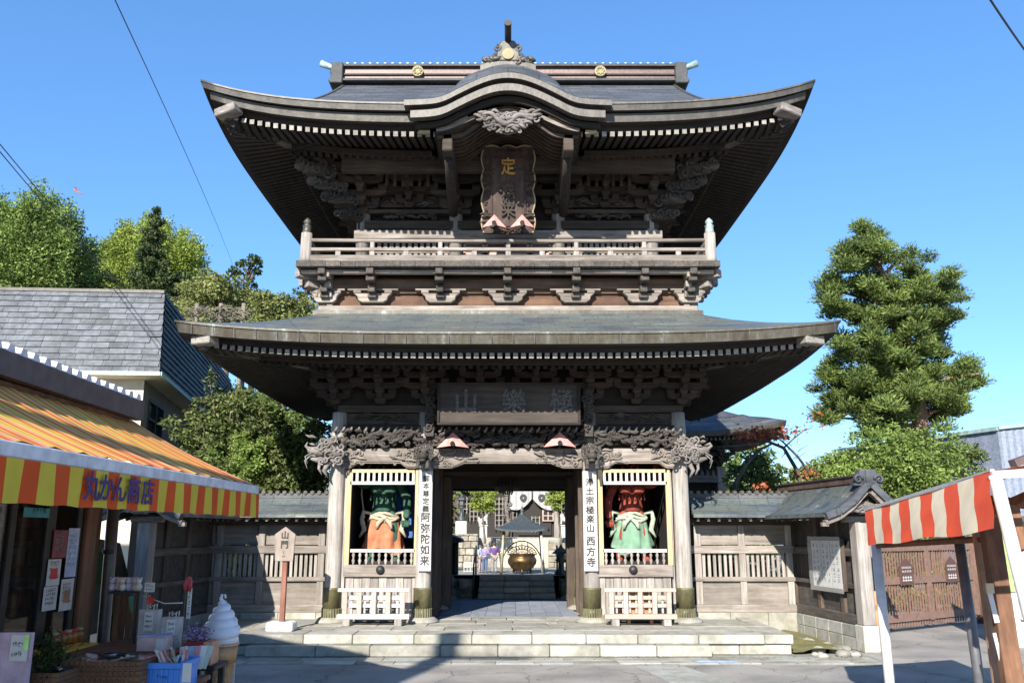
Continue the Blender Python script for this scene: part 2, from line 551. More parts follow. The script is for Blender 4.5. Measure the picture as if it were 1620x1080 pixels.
def strip(mb, r1, r2, skip=None, smooth=True):
    n = len(r1)
    vs = list(r1) + list(r2); fs = []
    for i in range(n):
        j = (i + 1) % n
        if skip and skip(r1[i], r1[j]): continue
        fs.append((i, j, n + j, n + i))
    mb.add(vs, fs, smooth)

# ---- lower roof
LW, LH = 6.13, 5.6          # half width, half depth
LUP = .225
def lz(base, k=1.0): return lambda u: base + upl(u, LUP * k)
ZL0, ZL1 = 5.478, 5.693     # edge bottom, edge top at mid
mb = MB()
rings = [ring(LW, LH, lz(ZL1))]
nv = 9
for i in range(1, nv + 1):
    t = i / nv
    ins = 2.24 * t
    z = ZL1 + (6.64 - ZL1) * (.72 * t + .28 * t * t)
    rings.append(ring(LW - ins, LH - ins, (lambda z, t: (lambda u: z + upl(u, LUP) * (1 - t) ** 2))(z, t)))
for a, b_ in zip(rings, rings[1:]): strip(mb, a, b_)
mb.build('lower_roof', M['patina_roof'], gate)
mb = MB()
strip(mb, ring(LW - .05, LH - .05, lz(ZL0)), ring(LW, LH, lz(ZL1)))
strip(mb, ring(LW + .015, LH + .015, lz(ZL1 - .035)), ring(LW + .015, LH + .015, lz(ZL1 + .004)))
strip(mb, ring(LW + .015, LH + .015, lz(ZL1 + .004)), ring(LW - .03, LH - .03, lz(ZL1 + .004)))
mb.build('lower_eave_edge', M['patina_edge'], gate)
# seams of the sheet edge
mb = MB()
for i in range(-15, 16):
    x = i * .395 + .1
    u = x / LW
    mb.add([(CX + x - .006, CY - LH - .004, ZL0 + upl(u, LUP)), (CX + x + .006, CY - LH - .004, ZL0 + upl(u, LUP)),
            (CX + x + .006, CY - LH - .012, ZL1 - .03 + upl(u, LUP)), (CX + x - .006, CY - LH - .012, ZL1 - .03 + upl(u, LUP))], [(0, 1, 2, 3)])
mb.build('sheet_seam', M['slate_roof'], gate, kind='stuff')
mb = MB()
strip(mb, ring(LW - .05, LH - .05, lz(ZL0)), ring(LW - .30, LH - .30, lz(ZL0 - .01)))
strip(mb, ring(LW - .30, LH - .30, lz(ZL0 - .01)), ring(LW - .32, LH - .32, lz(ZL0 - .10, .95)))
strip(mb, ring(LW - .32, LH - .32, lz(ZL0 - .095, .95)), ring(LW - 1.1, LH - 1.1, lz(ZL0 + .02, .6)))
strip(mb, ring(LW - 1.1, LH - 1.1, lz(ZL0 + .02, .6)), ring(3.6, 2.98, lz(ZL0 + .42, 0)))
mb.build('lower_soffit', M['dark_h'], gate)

# rafters: the front row is individual, the sides and the back are one part
raf = MB(); raf.box(-.5, .5, 0, 1, -.5, .5); raf.mi[2] = 1
raf_me = raf.mesh('rafter', [M['rafter'], M['rafter_end']])
def rafter_rows(pre, w, h, z0, up, pitch, size, slope, inner_x, inner_y, skipx, me, mat_side):
    xo, yo = w, h
    n = int(xo / pitch)
    for i in range(-n, n + 1):
        x = i * pitch
        if abs(x) < skipx: continue
        lim = max(.25, (xo - abs(x)) * .98) if abs(x) > inner_x else (h - inner_y)
        L = min(h - inner_y, lim + .05)
        z = z0 + upl(x / xo, up)
        zi = z0 + slope * L + upl(x / xo, up) * .35
        o = bpy.data.objects.new('rafter', me); C.objects.link(o); o.parent = gate
        a = math.atan2(zi - z, L)
        o.location = Vector((CX + x, CY - h, z)) - wloc(gate)
        o.rotation_euler = (a, 0, 0)
        o.scale = (size[0], L, size[1])
    mb = MB()
    for sgn in (-1, 1):
        n2 = int(yo / pitch)
        for i in range(-n2, n2 + 1):
            y = i * pitch
            L = (w - inner_x) if abs(y) < inner_y else max(.25, (yo - abs(y)) * .98)
            L = min(L, w - inner_x)
            z = z0 + upl(y / yo, up)
            zi = z0 + slope * L + upl(y / yo, up) * .35
            mb.beam((CX + sgn * w, CY + y, z), (CX + sgn * (w - L), CY + y, zi), size[0], size[1])
    n = int(xo / pitch)
    for i in range(-n, n + 1):
        x = i * pitch
        L = (h - inner_y) if abs(x) < inner_x else max(.25, (xo - abs(x)) * .98)
        L = min(L, h - inner_y)
        z = z0 + upl(x / xo, up); zi = z0 + slope * L + upl(x / xo, up) * .35
        mb.beam((CX + x, CY + h, z), (CX + x, CY + h - L, zi), size[0], size[1])
    mb.build('side_rafters', mat_side, gate, kind='stuff')

rafter_rows('low', LW - .36, LH - .36, 5.325, .235, .1475, (.088, .10), .16, 3.62, 3.0, 0, raf_me, M['rafter'])
# beam carrying the rafters' inner ends and a second shorter row below it
mb = MB()
strip(mb, ring(LW - 1.15, LH - 1.15, lz(5.42, .45)), ring(LW - 1.15, LH - 1.15, lz(5.31, .45)))
strip(mb, ring(LW - 1.15, LH - 1.15, lz(5.31, .45)), ring(LW - 1.28, LH - 1.28, lz(5.31, .45)))
mb.build('eave_beam', M['mid_h'], gate)
mb = MB()
for i in range(-33, 34):
    x = i * .1475
    mb.beam((CX + x, CY - LH + 1.2, 5.27 + upl(x / 5, .12)), (CX + x, CY - 3.0, 5.60), .08, .09)
for sg in (-1, 1):
    for i in range(-29, 30):
        y = i * .1475
        mb.beam((CX + sg * (LW - 1.2), CY + y, 5.27 + upl(y / 4.4, .12)), (CX + sg * 3.62, CY + y, 5.60), .08, .09)
mb.build('inner_rafters', M['rafter'], gate, kind='stuff')
# hip beams with pale ends
for sx in (-1, 1):
    for sy in (-1, 1):
        mb = MB()
        c = Vector((CX + sx * (LW - .38), CY + sy * (LH - .38), 5.325 + .26))
        mb.beam(c, (CX + sx * 3.6, CY + sy * 3.0, 5.5), .22, .26)
        mb.build('hip_beam', M['mid_y'], gate)
        mb = MB()
        d = Vector((sx, sy, .15)).normalized()
        mb.cb(c + Vector((-sx * .10, sy * .12, .0)), (.42, .30, .17), (0, 0, -sx * sy * .35))
        mb.build('hip_beam_cap', M['rafter_end'], gate, bevel=.02)

# ---- upper roof
UW, UH = 6.06, 5.53
UUP = .50
ZU0, ZU1 = 10.0, 10.323
RZ = 13.80
GX = 4.42      # half width at the gables
def uz(b, k=1.0): return lambda u: b + upl(u, UUP * k, 4.2)
def uprof(t): return ZU1 + (RZ - ZU1) * (.84 * t + .16 * t * t)
KW = 2.02
def ktable(x):
    a = min(1.0, abs(x) / KW)
    T = [(0, 1), (.09, .975), (.18, .90), (.31, .715), (.435, .49), (.53, .31), (.625, .12), (.75, .04), (1, 0)]
    for (a0, h0), (a1, h1) in zip(T, T[1:]):
        if a <= a1:
            t = (a - a0) / (a1 - a0)
            return h0 + (h1 - h0) * t
    return 0
def ksm(x):
    return sum(ktable(x + d) for d in (-.12, -.06, 0, .06, .12)) / 5

mb = MB()
for s in (-1, 1):
    rows = []
    for i in range(0, 23):
        t = i / 22
        y = UH * (1 - t)
        hw = max(GX, UW - UH * t)
        row = []
        for k in range(61):
            u = -1 + 2 * k / 60
            z = uprof(t) + upl(u, UUP, 4.2) * max(0, 1 - t * 2.2) ** 2
            row.append((CX + u * hw, CY + s * y, z))
        rows.append(row)
    vs = [p for r in rows for p in r]; fs = []
    for i in range(22):
        for k in range(60):
            x = vs[i * 61 + k][0] - CX
            if s < 0 and abs(x + .1) < 1.75 and i < 6: continue
            fs.append((i * 61 + k, i * 61 + k + 1, (i + 1) * 61 + k + 1, (i + 1) * 61 + k))
    mb.add(vs, fs, True)
for s in (-1, 1):
    rows = []
    for i in range(0, 9):
        t = i / 8
        ins = (UW - 4.0) * t
        row = []
        for k in range(41):
            u = -1 + 2 * k / 40
            hy = UH - ins
            z = uprof(ins / UH) + upl(u, UUP, 4.2) * max(0, 1 - ins / UH * 2.2) ** 2
            row.append((CX + s * (UW - ins), CY + u * hy, z - .002))
        rows.append(row)
    mb.grid(rows)
mb.build('upper_roof', M['slate_roof'], gate)
# gable walls and barge boards
for s in (-1, 1):
    mb = MB()
    n = 12
    pts = []
    yb = UH - (UW - 4.1)
    for i in range(n + 1):
        y = -yb + 2 * yb * i / n
        pts.append((y, uprof(1 - abs(y) / UH) - .04))
    vs = [(CX + s * 4.1, CY + y, z) for y, z in pts]
    mb.add(vs, [tuple(range(n + 1))])
    mb.build('gable_wall', M['dark_v'], gate)
    mb = MB()
    for sy in (-1, 1):
        for i in range(10):
            y0, y1 = 4.0 * i / 10, 4.0 * (i + 1) / 10
            mb.beam((CX + s * (GX - .03), CY + sy * y0, uprof(1 - y0 / UH) - .13), (CX + s * (GX - .03), CY + sy * y1, uprof(1 - y1 / UH) - .13), .07, .26)
    mb.build('barge_board', M['edge_brown'], gate)

def ksk(a, b): 
    xm = (a[0] + b[0]) / 2 - CX
    return a[1] < CY - 4 and b[1] < CY - 4 and abs(xm) < 1.7 and abs(a[1] - b[1]) < .01
# double eave edge
mb = MB()
strip(mb, ring(UW - .03, UH - .03, uz(ZU1 - .15)), ring(UW, UH, uz(ZU1)), ksk)
strip(mb, ring(UW + .012, UH + .012, uz(ZU1 - .03)), ring(UW + .012, UH + .012, uz(ZU1 + .006)), ksk)
strip(mb, ring(UW + .012, UH + .012, uz(ZU1 + .006)), ring(UW - .05, UH - .05, uz(ZU1 + .006)), ksk)
mb.build('upper_eave_edge', M['edge_brown'], gate)
mb = MB()
strip(mb, ring(UW - .16, UH - .16, uz(ZU0 - .01)), ring(UW - .13, UH - .13, uz(ZU1 - .17)), ksk)
mb.build('lower_eave_board', M['edge_brown'], gate)
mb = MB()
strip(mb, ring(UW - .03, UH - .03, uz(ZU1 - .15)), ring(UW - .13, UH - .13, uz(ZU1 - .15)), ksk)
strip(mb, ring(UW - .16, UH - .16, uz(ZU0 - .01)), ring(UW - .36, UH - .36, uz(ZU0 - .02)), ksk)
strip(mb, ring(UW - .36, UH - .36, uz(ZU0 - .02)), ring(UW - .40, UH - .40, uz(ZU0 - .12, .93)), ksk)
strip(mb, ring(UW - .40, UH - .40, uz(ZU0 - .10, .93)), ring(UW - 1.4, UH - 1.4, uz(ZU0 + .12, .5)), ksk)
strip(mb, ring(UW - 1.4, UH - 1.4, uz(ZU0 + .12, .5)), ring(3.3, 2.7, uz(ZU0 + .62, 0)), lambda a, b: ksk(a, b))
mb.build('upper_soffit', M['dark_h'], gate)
rafter_rows('up', UW - .36, UH - .36, 9.83, .40, .16, (.09, .10), .24, 3.3, 2.7, 1.28, raf_me, M['rafter'])
mb = MB()
strip(mb, ring(UW - 1.45, UH - 1.45, uz(9.99, .45)), ring(UW - 1.45, UH - 1.45, uz(9.86, .45)), ksk)
strip(mb, ring(UW - 1.45, UH - 1.45, uz(9.86, .45)), ring(UW - 1.6, UH - 1.6, uz(9.86, .45)), ksk)
mb.build('eave_beam', M['mid_h'], gate)
mb = MB()
for i in range(-29, 30):
    x = i * .16
    if abs(x) < 1.28: continue
    mb.beam((CX + x, CY - UH + 1.5, 9.84 + upl(x / 4.7, .17)), (CX + x, CY - 2.7, 10.4), .085, .10)
for sg in (-1, 1):
    for i in range(-26, 27):
        y = i * .16
        mb.beam((CX + sg * (UW - 1.5), CY + y, 9.84 + upl(y / 4.1, .17)), (CX + sg * 3.3, CY + y, 10.4), .085, .10)
mb.build('inner_rafters', M['rafter'], gate, kind='stuff')
for sx in (-1, 1):
    for sy in (-1, 1):
        mb = MB()
        c = Vector((CX + sx * (UW - .38), CY + sy * (UH - .38), 9.83 + .44))
        mb.beam(c, (CX + sx * 3.2, CY + sy * 2.7, 10.1), .22, .28)
        mb.build('hip_beam', M['mid_y'], gate)
        mb = MB()
        d = Vector((sx, sy, .22)).normalized()
        mb.cb(c + Vector((-sx * .12, sy * .14, -.02)), (.48, .30, .17), (0, sx * .18, -sx * sy * .35))
        mb.build('hip_beam_cap', M['carve'], gate, bevel=.02)

# ---- main ridge
ridge = MB()
Yr = CY
for (z0, z1, hw, d) in ((13.76, 13.82, 4.47, .30), (13.95, 13.99, 4.47, .25), (14.18, 14.25, 4.5, .30)):
    ridge.box(CX - hw, CX + hw, Yr - d, Yr + d, z0, z1)
ridge.build('ridge_moulding', M['ridge_dark'], gate)
mb = MB(); mb.box(CX - 4.45, CX + 4.45, Yr - .2, Yr + .2, 13.80, 14.24)
mb.build('ridge_core', M['ridge_red'], gate)
mb = MB()
for i in range(46):
    x = -4.5 + i * .2
    mb.tube([(CX + x, Yr - .26, 14.27), (CX + x, Yr + .26, 14.27)], .035, 6)
mb.build('ridge_cap_tiles', M['verdigris'], gate, kind='stuff')
for s in (-1, 1):
    mb = MB()
    mb.prism([(CX + s * x if s > 0 else CX + s * x, z) for x, z in ([(4.4, 13.66), (4.72, 13.66), (4.78, 13.74), (4.7, 13.85), (4.74, 13.98), (4.7, 14.12), (4.72, 14.26), (4.4, 14.26)] if s > 0 else [(4.4, 14.26), (4.72, 14.26), (4.7, 14.12), (4.74, 13.98), (4.7, 13.85), (4.78, 13.74), (4.72, 13.66), (4.4, 13.66)])], Yr - .36, Yr + .36)
    mb.build('ridge_end', M['ridge_dark'], gate, bevel=.02)
    mb = MB()
    mb.tube([(CX + s * 4.45, Yr, 14.28), (CX + s * 4.8, Yr, 14.31), (CX + s * 5.06, Yr, 14.42)], [.085, .08, .10], 8)
    mb.build('ridge_horn', M['verdigris'], gate)
    mb = MB()
    mb.tube([(CX + s * 2.42, Yr - .33, 14.02), (CX + s * 2.42, Yr - .22, 14.02)], .15, 16)
    for k in range(8):
        a = k * math.pi / 4
        mb.blob((CX + s * 2.42 + .09 * math.cos(a), Yr - .34, 14.02 + .09 * math.sin(a)), (.035, .02, .035), 6, 4)
    mb.build('ridge_crest', M['gold_dull'], gate)

# ---- undulating front gable
YK = 15.30
HK = .59
ZK = 10.30
def kz(x, off=0.0, h=HK): return ZK + off + h * ksm(x)
xs = [-KW + 2 * KW * i / 64 for i in range(65)]
mb = MB()
mb.slab([(CX + x, kz(x)) for x in xs], [(CX + x, kz(x, -.115)) for x in xs], YK, YK + .2)
mb.build('curved_eave_edge', M['edge_brown'], gate)
xs2 = [x * .94 for x in xs]
mb = MB()
mb.slab([(CX + x, kz(x, -.195)) for x in xs2], [(CX + x, kz(x, -.345)) for x in xs2], YK + .07, YK + .24)
mb.build('curved_eave_board', M['ridge_red'] if 0 else M['edge_brown'], gate)
mb = MB()
xs3 = [x * .9 for x in xs]
mb.slab([(CX + x, kz(x, -.10)) for x in xs3], [(CX + x, kz(x, -.22)) for x in xs3], YK + .12, YK + .3)
mb.slab([(CX + x, kz(x, -.34)) for x in xs3], [(CX + x, kz(x, -.45, HK * .96)) for x in xs3], YK + .30, YK + .38)
mb.build('curved_bargeboard', M['dark_h'], gate)
# roof skin running back into the main slope
mb = MB()
rows = []
for (dy, rise) in ((0, 0), (.10, .10), (.25, .26), (.45, .44), (.7, .60), (1.1, .70), (1.8, .76), (3.0, .78)):
    row = []
    for x in xs:
        g = min(1, ksm(x) * 2.2) ** .6
        row.append((CX + x, YK + dy, kz(x, .006) + rise * g * .96 + dy * .02))
    rows.append(row)
mb.grid(rows)
mb.build('curved_gable_roof', M['slate_roof'], gate)
# vault under it
mb = MB()
rows = []
for dy in (.3, .8, 1.4, 2.2):
    rows.append([(CX + x * .72, YK + dy, kz(x, -.52, HK * .95) - .02 * dy) for x in xs])
mb.grid(rows)
n = len(xs)
mb.slab([(CX + x * .78, kz(x, .25)) for x in xs], [(CX + x * .78, ZK - .75) for x in xs], YK + 2.15, YK + 2.25)
mb.build('vault_boards', M['dark_h'], gate)
ribs = MB()
for k in range(9):
    d = .45 + k * .17
    ribs.slab([(CX + x * .70, kz(x, -.53, HK * .95)) for x in xs], [(CX + x * .68, kz(x, -.60, HK * .95)) for x in xs], YK + d, YK + d + .06)
ribs.build('vault_ribs', M['mid_h'], gate, kind='stuff')
# rainbow beam (lower arch)
mb = MB()
def az(x):
    a = min(1, abs(x) / 1.42)
    return 9.86 + .46 * (math.cos(a * math.pi) * .5 + .5) ** .85
xa = [-1.42 + 2.84 * i / 48 for i in range(49)]
mb.slab([(CX + x, az(x) + .05) for x in xa], [(CX + x, az(x) - .03) for x in xa], YK + .40, YK + .62)
mb.build('arched_beam', M['pale_h'], gate)
for s in (-1, 1):
    mb = MB()
    pts = [(s * .78, az(.78) + .06), (s * 1.0, az(1.0) + .07), (s * 1.3, az(1.3) + .06), (s * 1.22, az(1.3) + .13), (s * 1.0, az(1.0) + .24), (s * .84, az(.84) + .16)]
    if s > 0: pts = pts
    else: pts = pts[::-1]
    mb.prism([(CX + x, z) for x, z in pts], YK + .42, YK + .46)
    mb.build('gilt_panel', M['gold_dull'], gate)
mb = MB()
mb.prism([(CX - .38, 10.43), (CX + .38, 10.43), (CX + .32, 10.54), (CX - .32, 10.54)], YK + .40, YK + .44)
mb.build('gilt_panel', M['gold_dull'], gate)
for r in ((662, 206, 680, 211), (926, 206, 944, 211)): MB().pbox(*r, YK + .40, .06).build('gilt_fitting', M['gold_dull'], gate)
for s in (-1, 1):
    mb = MB()
    mb.tube([(CX + s * .93, YK + .38, 10.36), (CX + s * .93, YK + .46, 10.36)], .075, 12)
    mb.build('crest_boss', M['carve'], gate)

# ---- carving helpers
def scroll(mb, c, r, turns=1.4, th=.03, a0=0, sgn=1, Yd=.03):
    pts = []; rr = []
    n = int(12 * turns)
    for i in range(n + 1):
        t = i / n
        a = a0 + sgn * t * turns * 2 * math.pi
        q = r * (1 - .85 * t)
        pts.append((c[0] + q * math.cos(a), c[1] - Yd * t, c[2] + q * math.sin(a)))
        rr.append(th * (1 - .4 * t))
    mb.tube(pts, rr, 5)

def relief(mb, x0, x1, z0, z1, Y, n, seed, th=.022, rmin=.04, rmax=.09, flame=.5):
    """a band of carved clouds and waves: curls, sweeping tails and knobs"""
    R = random.Random(seed)
    for i in range(n):
        x = x0 + (x1 - x0) * (i + R.random()) / n
        z = z0 + (z1 - z0) * R.random()
        y = Y - R.random() * .05
        r = R.uniform(rmin, rmax)
        sg = R.choice((-1, 1))
        a0 = R.random() * 6.28
        if R.random() < 1 - flame:
            scroll(mb, (x, y, z), r, R.uniform(.9, 1.5), th * R.uniform(.8, 1.3), a0, sg)
        else:
            L = R.uniform(.12, .3)
            pts = []
            for k in range(7):
                t = k / 6
                pts.append((x + sg * (t - .5) * L, y - .03 * math.sin(t * 3), z + .35 * r * math.sin(a0 + t * 5) + .03 * t))
            mb.tube(pts, [th * (.5 + 1.1 * math.sin(.3 + 2.5 * k / 6)) for k in range(7)], 5)
    return mb

# dragon under the arch
mb = MB()
relief(mb, CX - .58, CX + .58, 9.99, 10.2, YK + .36, 46, 3, .024, .04, .09)
relief(mb, CX - .42, CX + .42, 9.86, 10.05, YK + .36, 26, 4, .024, .04, .08)
relief(mb, CX - .22, CX + .25, 9.78, 9.9, YK + .36, 10, 5, .022, .03, .07)
body = [(CX - .5 + t * 1.0, YK + .30 - .03 * math.sin(t * 9), 10.12 + .08 * math.sin(t * 11) - .1 * math.sin(t * 3.14)) for t in [i / 22 for i in range(23)]]
mb.tube(body, [.028 + .035 * math.sin(3.14 * i / 22) for i in range(23)], 8)
mb.prism([(CX - .5, 10.2), (CX - .2, 9.84), (CX, 9.78), (CX + .22, 9.86), (CX + .5, 10.2), (CX, 10.32)], YK + .42, YK + .47)
mb.build('dragon_carving', M['carve'], gate)

# ridge-end ornament on the curved gable
yo = 15.75
mb = MB()
zo = Zr(104, yo)
mb.slab([(CX + x, zo + .12 - .1 * (x / .55) ** 2) for x in (-.56, -.4, -.2, 0, .2, .4, .56)], [(CX + x, zo - .30 - .05 * (x / .55) ** 2) for x in (-.56, -.4, -.2, 0, .2, .4, .56)], yo, yo + .6)
mb.build('ornament_base', M['edge_brown'], gate)
for s in (-1, 1):
    mb = MB()
    relief(mb, CX + s * .3 - .18, CX + s * .3 + .18, zo + .10, zo + .16, yo + .06, 9, 20 + s, .035, .04, .07, .3)
    mb.tube([(CX + s * .55, yo + .05, zo + .02), (CX + s * .35, yo + .05, zo + .12), (CX + s * .24, yo + .05, zo + .28)], [.03, .08, .05], 7)
    scroll(mb, (CX + s * .22, yo, zo + .38), .09, 1.3, .03, 1.57, s)
    mb.build('ornament_cloud', M['edge_brown'], gate)
mb = MB()
mb.prism([(CX - .24, zo + .10), (CX + .24, zo + .10), (CX + .22, zo + .4), (CX + .13, zo + .56), (CX - .13, zo + .56), (CX - .22, zo + .4)], yo - .02, yo + .25)
mb.build('ornament_shield', M['edge_brown'], gate, bevel=.02)
mb = MB(); mb.tube([(CX, yo - .05, zo + .24), (CX, yo, zo + .24)], .12, 16)
mb.build('ornament_crest', M['gold_dull'], gate)
mb = MB(); mb.tube([(CX, yo + .3, zo + .42), (CX, yo - .1, zo + .60), (CX, yo - .42, zo + .68)], .068, 14)
mb.build('ornament_rod', M['iron'], gate)
mb = MB(); mb.tube([(CX, yo - .40, zo + .675), (CX, yo - .44, zo + .685)], .075, 14)
mb.build('ornament_rod_cap', M['edge_brown'], gate)
mb = MB(); mb.box(CX - .2, CX + .2, yo + .1, CY, zo - .2, zo + .05); mb.build('front_ridge', M['slate_roof'], gate)

# ---------------------------------------------------------------- lower storey
XCOL = [-3.54, -1.72, 1.69, 3.56]
ZF = .35
def lathe_col(name, x, y, z0, z1, r, mat):
    mb = MB()
    mb.lathe([(r * 1.03, z0), (r, z0 + .5), (r * .97, z1 - .4), (r * .9, z1)], (x, y, 0), 24)
    return mb.build(name, mat, gate)
for yy in (18, 21, 24):
    for x in XCOL:
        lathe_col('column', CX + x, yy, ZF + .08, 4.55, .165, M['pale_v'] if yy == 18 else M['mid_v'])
        mb = MB(); mb.lathe([(.34, ZF - .002), (.34, ZF + .03), (.25, ZF + .09), (.22, ZF + .10)], (CX + x, yy, 0), 20)
        mb.build('column_base', M['stone_light'], gate)
        mb = MB()
        mb.lathe([(.178, ZF + .1), (.178, ZF + .26)], (CX + x, yy, 0), 24)
        mb.lathe([(.185, ZF + .26), (.187, ZF + .62), (.192, ZF + .63), (.192, ZF + .66), (.17, ZF + .665)], (CX + x, yy, 0), 24)
        for k in range(22):
            a = k * 2 * math.pi / 22
            mb.beam((CX + x + .182 * math.cos(a), yy + .182 * math.sin(a), ZF + .09), (CX + x + .182 * math.cos(a), yy + .182 * math.sin(a), ZF + .27), .03, .03)
        mb.build('column_sleeve', M['bronze_green'], gate)

# head beam between the columns, arched underneath, with carved ends
def head_beam(x0, x1, Y, zt, zb, rise, seed, lit=True):
    mb = MB()
    n = 24
    top = []; bot = []
    for i in range(n + 1):
        t = i / n; x = x0 + (x1 - x0) * t
        e = min(t, 1 - t)
        q = min(1, max(0, (e - .12) / .10)); q = q * q * (3 - 2 * q)
        top.append((x, zt)); bot.append((x, zb + rise * q))
    mb.slab(top, bot, Y, Y + .22)
    # moulding following the lower edge
    for i in range(n):
        mb.beam((bot[i][0], Y - .01, bot[i][1] + .045), (bot[i + 1][0], Y - .01, bot[i + 1][1] + .045), .03, .03)
    o = mb.build('head_beam', M['pale_h'], gate)
    mb = MB()
    w = (x1 - x0)
    k = 26 if w > 2.5 else 15
    relief(mb, x0 + .02, x0 + w * .3, zb + .06, zt - .04, Y + .02, k, seed, .017, .03, .075, .3)
    relief(mb, x1 - w * .3, x1 - .02, zb + .06, zt - .04, Y + .02, k, seed + 1, .017, .03, .075, .3)
    scroll(mb, (x0 + .14, Y - .01, (zt + zb) / 2 + .02), .12, 1.6, .024, 0, 1)
    scroll(mb, (x1 - .14, Y - .01, (zt + zb) / 2 + .02), .12, 1.6, .024, 3.14, -1)
    mb.build('beam_scrollwork', M['pale_h'], gate)
YB = 17.86
zt, zb = Zr(709, YB), Zr(740, YB)
head_beam(CX - 1.55, CX + 1.52, YB, zt, zb, .10, 31)
head_beam(CX - 3.45, CX - 1.9, YB, zt, zb, .10, 33)
head_beam(CX + 1.87, CX + 3.47, YB, zt, zb, .10, 35)
# cloud and wave band above it
mb = MB()
zc0, zc1 = Zr(706, 17.8), Zr(681, 17.8)
relief(mb, CX - 1.6, CX + 1.6, zc0, zc1, 17.80, 120, 41, .026, .035, .085, .55)
relief(mb, CX - 3.5, CX - 1.8, zc0, zc1 - .02, 17.80, 64, 42, .026, .035, .085, .55)
relief(mb, CX + 1.8, CX + 3.5, zc0, zc1 - .02, 17.80, 64, 43, .026, .035, .085, .55)
mb.build('cloud_carving', M['carve_dark'], gate)
mb = MB()
for x in [i * .155 for i in range(-23, 24)]:
    mb.tube([(CX + x - .03, 17.78, zc1 - .03), (CX + x + .01, 17.75, zc1 + .02), (CX + x + .035, 17.72, zc1 + .07)], [.035, .03, .018], 6)
mb.build('wave_crests', M['carve'], gate, kind='stuff')
# wall boards behind the bands, upper beams and panels
mb = MB()
for i, (xa_, xb_) in enumerate(((-3.62, -1.72), (-1.72, 1.69), (1.69, 3.64))):
    mb.box(CX + xa_, CX + xb_, 18.05, 18.12, zt - .25, 5.6)
mb.build('wall_boarding', M['dark_h'], gate)
def pb(name, rects, Y, d, mat, bevel=.006):
    for r in rects:
        mb = MB(); mb.pbox(*r, Y, d); mb.build(name, M[mat], gate, bevel=bevel)
pb('tie_beam', [(535, 641, 690, 652), (925, 641, 1080, 652)], 17.9, .2, 'mid_h')
pb('tie_beam', [(541, 672, 690, 680), (922, 672, 1075, 680), (690, 674, 922, 679)], 17.88, .2, 'dark_h')
pb('wall_panel', [(548, 654, 664, 671), (946, 654, 1062, 671)], 17.98, .05, 'mid_h', 0)
for r in [(536, 652, 546, 674), (664, 652, 672, 674), (938, 652, 946, 674), (1062, 652, 1072, 674)]:
    mb = MB(); mb.pbox(*r, 17.93, .1); mb.build('panel_stile', M['mid_v'], gate)
for a_ in (-3.2, 2.1): relief(MB(), CX + a_, CX + a_ + 1.1, Zr(668, 17.96), Zr(656, 17.96), 17.97, 26, 51, .012, .02, .05, .5).build('panel_carving', M['carve_dark'], gate)
# carved uprights beside the lower plaque
for px in (680, 930):
    mb = MB()
    for k in range(16):
        z = Zr(600 + k * 5, 17.6)
        x = Xc(px, 640, 17.6)
        R = random.Random(px + k)
        scroll(mb, (x + R.uniform(-.06, .06), 17.6, z), R.uniform(.06, .11), 1.2, .026, R.random() * 6, R.choice((-1, 1)))
    mb.box(Xc(px - 7, 640, 17.66), Xc(px + 7, 640, 17.66), 17.62, 17.9, Zr(690, 17.66), Zr(590, 17.66))
    mb.build('dragon_upright', M['carve_dark'], gate)

# bracket sets ------------------------------------------------------------
def bracket(mb, x, Y, z, s=1.0, tiers=3, th=.11, out=.28, matless=None, fwd=-1):
    """stepped bracket: bearing blocks and boat-shaped arms, each tier further out"""
    h = .19 * s
    def masu(cx, cy, cz, w=.17):
        w *= s
        vs = []
        for zz, k in ((0, .68), (.45, 1), (1, 1)):
            for a, b in ((-1, -1), (1, -1), (1, 1), (-1, 1)):
                vs.append((cx + a * w / 2 * k, cy + b * w / 2 * k, cz + zz * .11 * s))
        fs = [(3, 2, 1, 0), (8, 9, 10, 11)]
        for L in (0, 4):
            for k in range(4):
                k2 = (k + 1) % 4
                fs.append((L + k, L + k2, L + 4 + k2, L + 4 + k))
        mb.add(vs, fs)
    def boat(cx, cy, cz, L):
        hw = L / 2
        t = .12 * s
        pts = [(-hw, t), (-hw, t * .45), (-hw * .78, t * .1), (-hw * .5, -.0), (hw * .5, 0), (hw * .78, t * .1), (hw, t * .45), (hw, t)]
        mb.prism([(cx + a, cz + b) for a, b in pts], cy - th * s / 2, cy + th * s / 2)
    for k in range(tiers):
        y = Y + fwd * out * s * k
        zz = z + h * k
        masu(x, y, zz - .0, .22 if k == 0 else .18)
        L = (.62 + .22 * (k % 2) + .12 * k) * s
        boat(x, y, zz + .10 * s, L)
        for a in (-1, 0, 1):
            masu(x + a * (L / 2 - .07 * s), y, zz + .215 * s * .98)
        # forward arm
        y2 = y + fwd * out * s * 1.25
        mb.beam((x, y + .1, zz + .15 * s), (x, y2, zz + .17 * s), th * s, .12 * s)
    return mb

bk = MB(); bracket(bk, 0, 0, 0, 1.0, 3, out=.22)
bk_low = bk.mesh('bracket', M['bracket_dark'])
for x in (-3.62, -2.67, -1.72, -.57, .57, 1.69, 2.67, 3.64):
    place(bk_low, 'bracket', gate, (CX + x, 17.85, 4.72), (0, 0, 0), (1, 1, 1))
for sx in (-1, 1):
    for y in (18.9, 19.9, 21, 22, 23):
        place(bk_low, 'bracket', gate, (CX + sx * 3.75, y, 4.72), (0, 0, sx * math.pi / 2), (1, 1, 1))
mb = MB(); mb.box(CX - 3.62, CX + 3.64, 23.9, 24.0, 3.2, 5.6)
for sx in (-1, 1): mb.box(CX + sx * 3.63 - .03, CX + sx * 3.63 + .03, 18.1, 24, ZF + .1, 5.6)
mb.build('outer_wall', M['dark_v'], gate)

